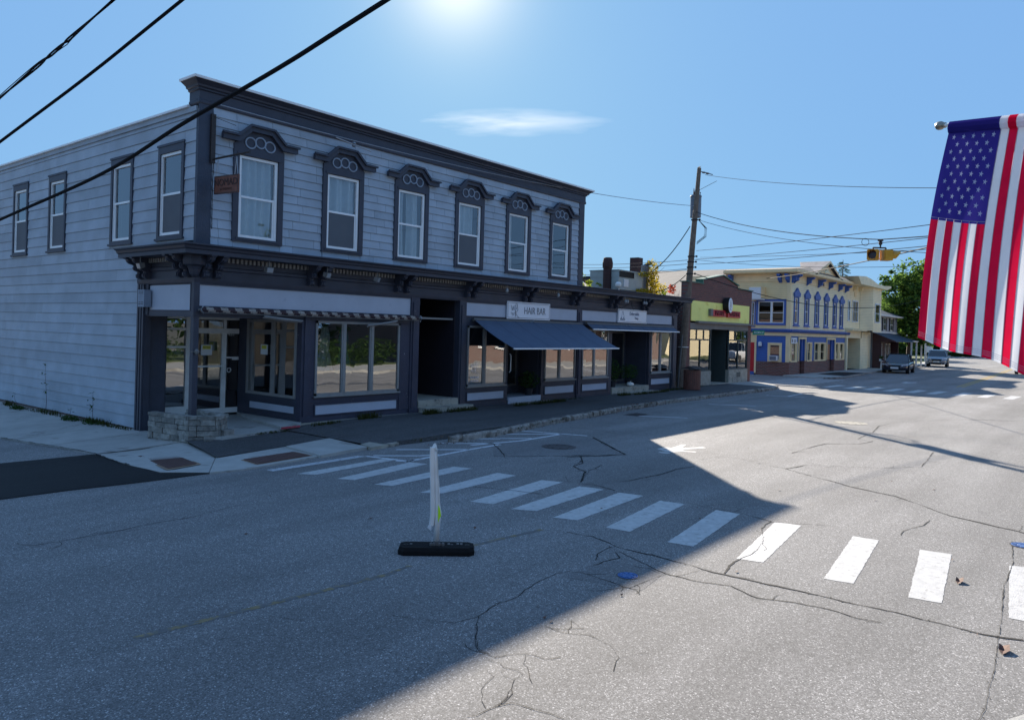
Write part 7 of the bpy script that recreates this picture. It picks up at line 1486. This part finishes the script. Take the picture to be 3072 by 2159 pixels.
for x in (77.3, 79.5, 81.7, 83.9): b.box((x, 15.25, .1), (x + .12, 15.37, 2.4), 1)
single('porch', b, ['blue_roof', 'white_trim'], 'low white porch with a dark roof beyond the grey house', 'porch')
for i, x in enumerate((69.0, 71.4)):
    t = thing('flower_stand', ('white stand with dark flowers outside the brown shopfront, nearer one', 'white stand with dark flowers outside the brown shopfront, farther one')[i], 'flower stand', (x, 15.9, .1)); b = MB(); b.tube([(x - .2, 15.9, .1), (x, 15.9, .8)], .025, 5); b.tube([(x + .2, 15.9, .1), (x, 15.9, .8)], .025, 5); b.box((x - .3, 15.8, .75), (x + .3, 16.0, .92)); part('stand', b, 'white_trim', t); b = MB(); bush(b, (x, 15.9, 1.05), .35, .15, .18, 110, .06, 0, i); part('foliage', b, 'leaf_dark', t)
# ------------------------------------------------------------------ vehicles (front towards -x in their own space)
def lp_(name, mb, mats, par, smooth=False, recalc=True, sub=0, label=None):
    o = bpy.data.objects.new(name, mb.mesh(name, mats, smooth, recalc)); COL.objects.link(o); o.parent = par
    if sub: m_ = o.modifiers.new('sub', 'SUBSURF'); m_.levels = sub; m_.render_levels = sub
    if label: o['label'] = label
    return o
def car(name, label, cat, loc, rot, paint, L, W, H, kind, group=None):
    t = bpy.data.objects.new(name, None); COL.objects.link(t); t.location = loc; t.rotation_euler = (0, 0, rot); t['label'] = label; t['category'] = cat
    if group: t['group'] = group
    LOCS[t.name] = Vector(loc); h = L / 2; w_ = W / 2
    belt = .62 * H if kind != 'pickup' else .60 * H; hood = belt * (.94 if kind == 'sedan' else 1.02)
    # lower body stations: x, half width, bottom z, shoulder z, top z
    S = [(-h, w_ * .70, .28, hood * .60, hood * .70), (-h + .10, w_ * .88, .22, hood * .64, hood * .80), (-h + .5, w_ * .97, .20, hood * .70, hood * .93), (-h + 1.1, w_, .20, hood * .76, hood * 1.0), (-h + 1.7, w_, .20, belt * .78, belt), (0, w_, .20, belt * .80, belt * 1.0), (h - 1.4, w_, .20, belt * .82, belt * 1.02), (h - .6, w_ * .98, .22, belt * .84, belt * 1.04), (h - .1, w_ * .90, .26, belt * .82, belt * .98), (h, w_ * .78, .34, belt * .74, belt * .86)]
    b = MB(); vs = []; K = 10
    for x, ww, zb, zs, zt in S:
        vs += [(x, -ww * .86, zb), (x, -ww * .98, zb + .12), (x, -ww, zs), (x, -ww * .93, zt * .97), (x, -ww * .70, zt), (x, ww * .70, zt), (x, ww * .93, zt * .97), (x, ww, zs), (x, ww * .98, zb + .12), (x, ww * .86, zb)]
    b.add(vs, [(K * i + j, K * (i + 1) + j, K * (i + 1) + (j + 1) % K, K * i + (j + 1) % K) for i in range(len(S) - 1) for j in range(K)] + [tuple(range(K)), tuple(range(K * len(S) - 1, K * (len(S) - 1) - 1, -1))]); body = lp_('body', b, paint, t, True, sub=1)
    if kind == 'sedan': G = [(-h + 1.45, belt * .97), (-h + 2.25, H * .97), (-h + 3.0, H), (h - 1.5, H * .955), (h - .75, belt * 1.0)]
    elif kind == 'suv': G = [(-h + 1.25, belt * 1.0), (-h + 1.95, H * .96), (-h + 2.8, H), (h - .7, H * .97), (h - .25, belt * 1.02)]
    else: G = [(-h + 1.6, belt * 1.0), (-h + 2.2, H * .97), (-h + 2.9, H), (-h + 3.5, H * .98), (-h + 3.75, belt)]
    tw = w_ * .66; bw = w_ * .90; f = lambda z: bw + (tw - bw) * max(0, (z - belt) / (H - belt))
    b = MB(); n = len(G); vs = [(x, -f(z), z) for x, z in G] + [(x, f(z), z) for x, z in G]
    b.add(vs, [(i, i + 1, n + i + 1, n + i) for i in range(1, n - 2)]); g = MB(); 
    roof = MB(); roof.add([(x, s * f(z) * .98, z + .02) for x, z in G[1:4] for s in (-1, 1)] + [(x, s * f(z) * 1.0, z - .05) for x, z in G[1:4] for s in (-1, 1)], [(0, 1, 3, 2), (2, 3, 5, 4), (0, 2, 8, 6), (2, 4, 10, 8), (1, 7, 9, 3), (3, 9, 11, 5), (0, 6, 7, 1), (4, 5, 11, 10)]); lp_('roof', roof, paint, t)
    gm = MB(); gm.add([(G[0][0], -f(G[0][1]) * .98, G[0][1]), (G[0][0], f(G[0][1]) * .98, G[0][1]), (G[1][0], f(G[1][1]) * .96, G[1][1]), (G[1][0], -f(G[1][1]) * .96, G[1][1])], [(0, 1, 2, 3)]); lp_('windscreen', gm, 'car_glass', t)
    gm = MB(); i = n - 2; gm.add([(G[i + 1][0], -f(belt), G[i + 1][1]), (G[i + 1][0], f(belt), G[i + 1][1]), (G[i][0], f(G[i][1]), G[i][1]), (G[i][0], -f(G[i][1]), G[i][1])], [(0, 1, 2, 3)]); lp_('rear_window', gm, 'car_glass', t)
    for s in (-1, 1):
        gm = MB(); gm.add([(x, s * f(z), z) for x, z in G] , [tuple(range(n))]); lp_('side_window', gm, 'car_glass', t)
        pm = MB(); 
        for (xa_, za_), (xb2, zb2) in ((G[0], G[1]), (G[n - 2], G[n - 1])): pm.tube([(xa_, s * f(za_), za_), (xb2, s * f(zb2), zb2)], .035, 6)
        xm = (G[1][0] + G[n - 2][0]) / 2; pm.box((xm - .04, s * f(belt) - .01, belt - .02), (xm + .04, s * f(H * .95) + .03 * s, H * .96)); lp_('pillar', pm, paint, t)
        mr_ = MB(); mr_.box((-h + 1.55, s * (w_ + .02), belt), (-h + 1.70, s * (w_ + .20), belt + .14)); lp_('mirror', mr_, paint, t)
        hl_ = MB(); zt = hood * .70; hl_.add([(-h + .02, s * w_ * .50, zt - .03), (-h + .34, s * w_ * .955, zt + .05), (-h + .30, s * w_ * .93, zt + .16), (-h - .0, s * w_ * .52, zt + .09)], [(0, 1, 2, 3)]); q = [(v[0] - .035, v[1] * 1.02, v[2]) for v in hl_.v]; hl_.v = q; lp_('headlight', hl_, 'headlight', t)
        for xw in (-h + .88, h - .92):
            wt = MB(); R_ = .33 if kind == 'sedan' else .37; n2 = 20
            for a0, a1, rr, mi in ((s * (w_ - .24), s * (w_ - .005), R_, 0),): wt.add([(xw + rr * math.cos(2 * math.pi * k / n2), yy, rr + rr * math.sin(2 * math.pi * k / n2)) for yy in (a0, a1) for k in range(n2)], [(k, (k + 1) % n2, n2 + (k + 1) % n2, n2 + k) for k in range(n2)] + [tuple(range(n2)), tuple(range(2 * n2 - 1, n2 - 1, -1))])
            wh = lp_('wheel', wt, 'tyre', t); rm = MB(); rr = R_ * .62; rm.add([(xw, s * (w_ - .02), R_)] + [(xw + rr * math.cos(2 * math.pi * k / 20), s * (w_ + .004), R_ + rr * math.sin(2 * math.pi * k / 20)) for k in range(20)], [(0, 1 + k, 1 + (k + 1) % 20) for k in range(20) if k % 4 != 3]); o = bpy.data.objects.new('rim', rm.mesh('rim', 'rim')); COL.objects.link(o); o.parent = wh
            ar = MB(); ar.add([(xw + (R_ + .06) * math.cos(math.pi * k / 12), s * (w_ + .006), R_ + (R_ + .06) * math.sin(math.pi * k / 12)) for k in range(13)] + [(xw, s * (w_ + .006), R_)], [(13, k, k + 1) for k in range(12)]); lp_('wheel_arch', ar, 'plastic_black', t)
    gr = MB(); z0 = hood * .42; gr.box((-h - .03, -w_ * .42, hood * .56), (-h + .08, w_ * .42, hood * .74)); gr.box((-h - .03, -w_ * .72, .26), (-h + .2, w_ * .72, hood * .40)); lp_('grille', gr, 'plastic_black', t)
    gr = MB(); gr.box((-h - .05, -.27, hood * .43), (-h - .02, .27, hood * .43 + .15)); lp_('number_plate', gr, 'white_trim', t)
    if kind == 'suv': gr = MB(); [gr.box((-h + 1.9, s * w_ * .60 - .02, H), (h - .8, s * w_ * .60 + .02, H + .05)) for s in (-1, 1)]; lp_('roof_rail', gr, 'alu', t)
    if kind == 'suv': gr = MB(); [gr.add([(-h - .045, s * w_ * .45, hood * .30), (-h + .02, s * w_ * .85, hood * .38), (-h + .02, s * w_ * .85, hood * .33), (-h - .045, s * w_ * .45, hood * .25)], [(0, 1, 2, 3)]) for s in (-1, 1)]; lp_('bumper_trim', gr, 'alu', t)
    return t
ang = math.radians(5)
car('parked_car', 'black and dark blue saloon car parked at the kerb in front of the cream building', 'car', (65.2, 13.75, 0), ang, 'car_dark', 4.8, 1.85, 1.45, 'sedan')
car('parked_car', 'silver estate car with its headlights on, farther up the street by the tree', 'car', (86.8, 14.75, 0), math.radians(7), 'car_silver', 4.6, 1.88, 1.66, 'suv')
car('parked_car', 'dark car mostly hidden behind the lower right corner of the flag', 'car', (76.8, 6.35, 0), math.radians(186), 'car_red', 4.7, 1.85, 1.5, 'suv')
car('parked_truck', 'white pickup on the near side of the street, mirrored in the restaurant windows', 'truck', (72.0, 1.2, 0), math.radians(180), 'car_white', 5.6, 2.0, 1.85, 'pickup')

# ------------------------------------------------------------------ trees
def tree(name, label, base, height, blobs, n, s, m, trunk_r, seed, group=None, limbs=9, m2=None):
    rnd = random.Random(seed); t = thing(name, label, 'tree', base, group); bx_, by_, bz_ = base; b = MB()
    top = Vector((bx_, by_, bz_ + height * .75)); pts = [Vector((bx_ + rnd.uniform(-.1, .1) * k, by_, bz_ + height * .75 * k / 5)) for k in range(6)]; b.tube(pts, [trunk_r * (1 - .16 * k) for k in range(6)], 8)
    for bl in (blobs * 3)[:limbs]:
        c = Vector(bl[:3]); st = pts[rnd.randint(2, 4)]; b.tube([st, st.lerp(c, .5) + Vector((0, 0, -.2)), c], [trunk_r * .35, trunk_r * .2, trunk_r * .06], 5)
    part('trunk', b, 'bark', t)
    b = MB(); tot = sum(bl[3] ** 2 for bl in blobs)
    for bl in blobs:
        k = int(n * bl[3] ** 2 / tot); c = Vector(bl[:3]); clumps = []
        for _ in range(max(3, k // 45)):
            a, e = rnd.uniform(0, 6.283), math.asin(rnd.uniform(-1, 1)); r = bl[3] * rnd.uniform(.55, 1.05); clumps.append((c + Vector((math.cos(e) * math.cos(a), math.cos(e) * math.sin(a), math.sin(e) * (bl[4] if len(bl) > 4 else 1))) * r, bl[3] * rnd.uniform(.16, .34)))
        for _ in range(k):
            q, rr = rnd.choice(clumps); p = q + Vector((rnd.gauss(0, 1), rnd.gauss(0, 1), rnd.gauss(0, .8))) * rr * .6
            u = Vector((rnd.uniform(-1, 1), rnd.uniform(-1, 1), rnd.uniform(-.8, .4))).normalized() * s * rnd.uniform(.6, 1.3); v = u.cross(Vector((rnd.uniform(-1, 1), rnd.uniform(-1, 1), rnd.uniform(-1, 1)))).normalized() * s * .5
            b.add([p - u, p - v, p + u, p + v], [(0, 1, 2, 3)], 1 if (m2 and rnd.random() < .35) else 0)
    part('crown', b, [m] + ([m2] if m2 else []), t); return t
tree('street_tree', 'full green broadleaf tree on the verge behind the parked cars', (80.5, 16.1, 0), 10.5, [(80.5, 15.8, 8.6, 1.7), (79.9, 16.7, 7.0, 2.0), (80.9, 15.0, 7.2, 2.0), (79.4, 17.4, 5.4, 1.6), (80.5, 15.8, 5.4, 2.1), (81, 14.6, 5.2, 1.9), (79.2, 17.7, 8.2, .9), (80.3, 16.3, 3.4, 1.5), (81.0, 15.0, 3.3, 1.3)], 15000, .18, 'leaf_green', .28, 15, m2='leaf_dark')
tree('street_tree', 'paler lower tree behind the grey house roof', (92, 21.5, 0), 7, [(92, 21.5, 5.2, 2.2), (94, 22.5, 4.6, 2.4), (91, 20, 4.0, 1.8)], 5000, .18, 'leaf_lime', .25, 6, m2='leaf_green')
tree('roof_side_tree', 'small pale yellow-green sapling rising behind the end of the shop block', (30.2, 20.2, 0), 6.2, [(30.1, 19.9, 5.25, .55), (30.4, 19.6, 4.65, .40), (30.0, 20.1, 4.4, .5), (31.3, 19.9, 4.7, .30)], 520, .06, 'leaf_lime', .05, 8, limbs=6)
t = thing('conifer', 'sparse dark conifer standing behind the cream building', 'tree', (98, 27.2, 0)); b = MB(); b.tube([(98, 27.2, 0), (98, 27.2, 12.2)], [.25, .03], 6); part('trunk', b, 'bark', t); b = MB(); rnd = random.Random(4)
for k in range(26):
    z = 7.5 + 4.6 * k / 26; L = 2.4 * (1 - (z - 6.8) / 6.2) + .3
    for j in range(5):
        a = rnd.uniform(0, 6.28); l = L * rnd.uniform(.5, 1.1); d = Vector((math.cos(a), math.sin(a), -.12)); p0 = Vector((98, 27.2, z)); b.tube([p0, p0 + d * l], [.03, .01], 3)
        for q in range(9): p = p0 + d * l * rnd.uniform(.25, 1); b.add([p, p + Vector((rnd.uniform(-.2, .2), rnd.uniform(-.2, .2), -.12)), p + d * .15], [(0, 1, 2)])
part('branches', b, 'leaf_dark', t)
# dark wooded end of the street
k = 0
for (x, y, h, r, lab) in ((150, 26, 9, 4.2, 'dark tree at the left of the wooded street end'), (156, 20, 8.5, 4, 'dark tree at the end of the street above the silver car'), (162, 13, 8, 4, 'dark tree at the end of the street behind the flag hem'), (168, 5, 9, 4.5, 'dark tree at the end of the street at the far right'), (148, 34, 9, 4.5, 'large dark tree far behind the grey house'), (176, -4, 9, 5, 'dark tree beyond the right edge of the street end'), (120, 27, 8, 3.4, 'dark green tree beyond the street tree'), (112, 25, 6, 2.6, 'low bushy tree beyond the porch')):
    tree('far_tree', lab, (x, y, 0), h, [(x, y, h * .62, r, .9), (x - 1, y + r * .6, h * .40, r * .8), (x - 1, y - r * .6, h * .42, r * .8), (x - 1.5, y, h * .22, r * .8)], 2600, .42, 'leaf_dark', .3, 20 + k, 'trees closing the street', limbs=3); k += 1
b = MB(); rnd = random.Random(9)
for _ in range(9000):
    p = Vector((158 + rnd.uniform(-5, 5), rnd.uniform(-14, 40), 0)); p.x -= abs(p.y - 10) * .05; p.z = rnd.random() ** 1.3 * 3.6; u = Vector((rnd.uniform(-1, 1), rnd.uniform(-1, 1), rnd.uniform(-1, 1))).normalized() * .5; v = u.cross(Vector((1, 0, .3))).normalized() * .3; b.add([p - u, p - v, p + u, p + v], [(0, 1, 2, 3)])
o = single('undergrowth', b, 'leaf_dark', 'dark undergrowth closing the far end of the street', 'undergrowth'); o['kind'] = 'stuff'
# verge and pavement beyond the side street
b = MB(); b.prism([(48.6, 14.6), (50.5, 13.9), (62, 14.8), (75, 15.4), (75, 17.0), (48.8, 17.0)], -.1, .10); struct('far_pavement', b, 'concrete', None)
b = MB(); b.prism([(75.02, 15.4), (90, 16.2), (110, 18.2), (140, 22), (140, 24), (110, 19.3), (90, 17.3), (75.02, 16.8)], -.1, .10); struct('verge_path', b, 'concrete', None)
b = MB(); b.prism([(76, 16.9), (90, 17.3), (110, 19.3), (140, 24), (200, 60), (76, 60)], -.1, .08); struct('lawn', b, 'grass', None)
kerb([(48.6, 14.7), (49.2, 14.15), (50.5, 13.85), (62, 14.75), (75, 15.3), (90, 16.1)], lambda x: .11, 3.5)
b = MB(); b.quad((52, 14.2, .106), (59, 14.6, .106), (58, 16.2, .106), (53, 16.2, .106)); struct('dark_mat_patch', b, 'asphalt_new', None)
for i, (x, y, z) in enumerate(((106.3, 19.5, 1.55), (107.6, 18.0, 1.6))):
    t = thing('road_sign', ('white sign seen from behind on a post beyond the silver car', 'pair of white signs on a post farther up the street')[i], 'sign', (x, y, 0)); b = MB(); b.tube([(x, y, 0), (x, y, 2.2)], .05, 6); part('post', b, 'alu', t); b = MB(); 
    if i: b.box((x - .06, y - 1.6, 1.3), (x - .03, y - .9, 2.3)); b.box((x - .06, y - .75, 1.3), (x - .03, y - .05, 2.3))
    else: b.box((x - .06, y - .9, 1.1), (x - .03, y - .2, 1.9))
    part('sign_plate', b, 'white_trim', t)
b = MB(); b.tube([(150, 12, 0), (150, 12, 7)], .18, 8); single('far_pole', b, 'pole_wood', 'distant wooden pole at the end of the street below the flag', 'utility pole')
# tree on the left side street, seen mirrored in the flank windows
tree('side_street_tree', 'green tree across the side street, only mirrored in the flank windows', (-9, 25, 0), 11, [(-9, 25, 7.5, 3.4), (-8.5, 21.5, 5.5, 2.6), (-9.5, 28, 6, 3), (-8, 25, 4.5, 2.5)], 4000, .22, 'leaf_green', .3, 31, m2='leaf_lime')

# ------------------------------------------------------------------ the near side of the street (mirrored in the shop glass)
b = MB(); b.box((8.5, -4.9, -.1), (200, -.35, .13)); struct('near_pavement', b, 'concrete', None)
ob = thing('brick_block', 'brick building across the street with white sills, mirrored in the salon windows', 'building', (36, -5, 0)); holes = [(x, x + 1.1, 1.25, 2.7) for x in (38.5, 42, 45.5, 49, 52.5, 56)]
b = MB(); wall_x(b, 36.5, 66, .1, 6.5, -5.2, -5.0, holes); b.box((36.5, -16, .1), (36.7, -5.2, 6.5)); b.box((65.8, -16, .1), (66, -5.2, 6.5)); b.box((36.7, -16, 6.3), (65.8, -5.2, 6.4)); part('wall', b, 'brick_opp', ob)
for h_ in holes: b = MB(); b.box((h_[0] - .1, -5.0, 1.12), (h_[1] + .1, -4.88, 1.25)); b.box((h_[0], -5.15, 1.95), (h_[1], -5.05, 2.0)); b.box((h_[0], -5.15, 1.25), (h_[0] + .08, -5.05, 2.7)); b.box((h_[1] - .08, -5.15, 1.25), (h_[1], -5.05, 2.7)); wn = part('window', b, 'white_trim', ob); panes(wn, -5.12, [h_])
b = MB(); b.add([(36, -5, 3.3), (66, -5, 3.3), (66, -3.6, 2.85), (36, -3.6, 2.85), (36, -3.6, 2.6), (66, -3.6, 2.6)], [(0, 1, 2, 3), (3, 2, 5, 4)]); part('canopy', b, 'plastic_black', ob)
b = MB(); b.prism([(12, -4.9), (34, -4.9), (34, -20), (12, -20)], -.1, .16); struct('front_garden', b, 'grass', None)
b = MB()
for k in range(5): bush(b, (16 + 4 * k, -6 + (k % 2), .9), 2.0, .8, .9, 1200, .10, 0, 60 + k)
t = thing('hedge', 'dark hedge of shrubs across the street, mirrored in the corner shop windows', 'hedge', (24, -6, .1)); part('foliage', b, 'leaf_dark', t)
for i, (x, lab) in enumerate(((98, 'tree far up the opposite side, mirrored in the corner building glass'), (112, 'farther tree up the opposite side, mirrored in the corner building glass'), (126, 'farthest tree up the opposite side, mirrored in the corner building glass'), (20, 'broad tree across the street, mirrored in the corner window'), (30, 'second broad tree across the street, mirrored in the shop glass'))):
    tree('garden_tree', lab, (x, -10, 0), 9, [(x, -10, 5.5, 3.2), (x - 2, -9, 4, 2.2), (x + 2, -10, 4, 2.4)], 2600, .25, 'leaf_dark', .3, 70 + i)
wh_ = thing('white_house', 'pale house far up the opposite side, mirrored in the restaurant windows', 'house', (84, -8, 0)); b = MB(); b.box((76, -16, 0), (92, -7, 5.5)); part('wall', b, 'pale_yellow', wh_); b = MB(); b.prism_x([(-16.5, 5.5), (-6.5, 5.5), (-11.5, 8.5)], 75.6, 92.4); part('roof', b, 'shingle_roof', wh_)
b = MB(); b.prism([(66.5, -.4), (110, -.4), (110, -30), (66.5, -30)], .0, .14); struct('near_lawn', b, 'grass', None)
hb = thing('near_building', 'plain building directly behind the camera', 'building', (0, -4, 0)); b = MB(); b.box((-16, -14, -.2), (7.5, -5.5, 6)); part('wall', b, 'dull_wall', hb)
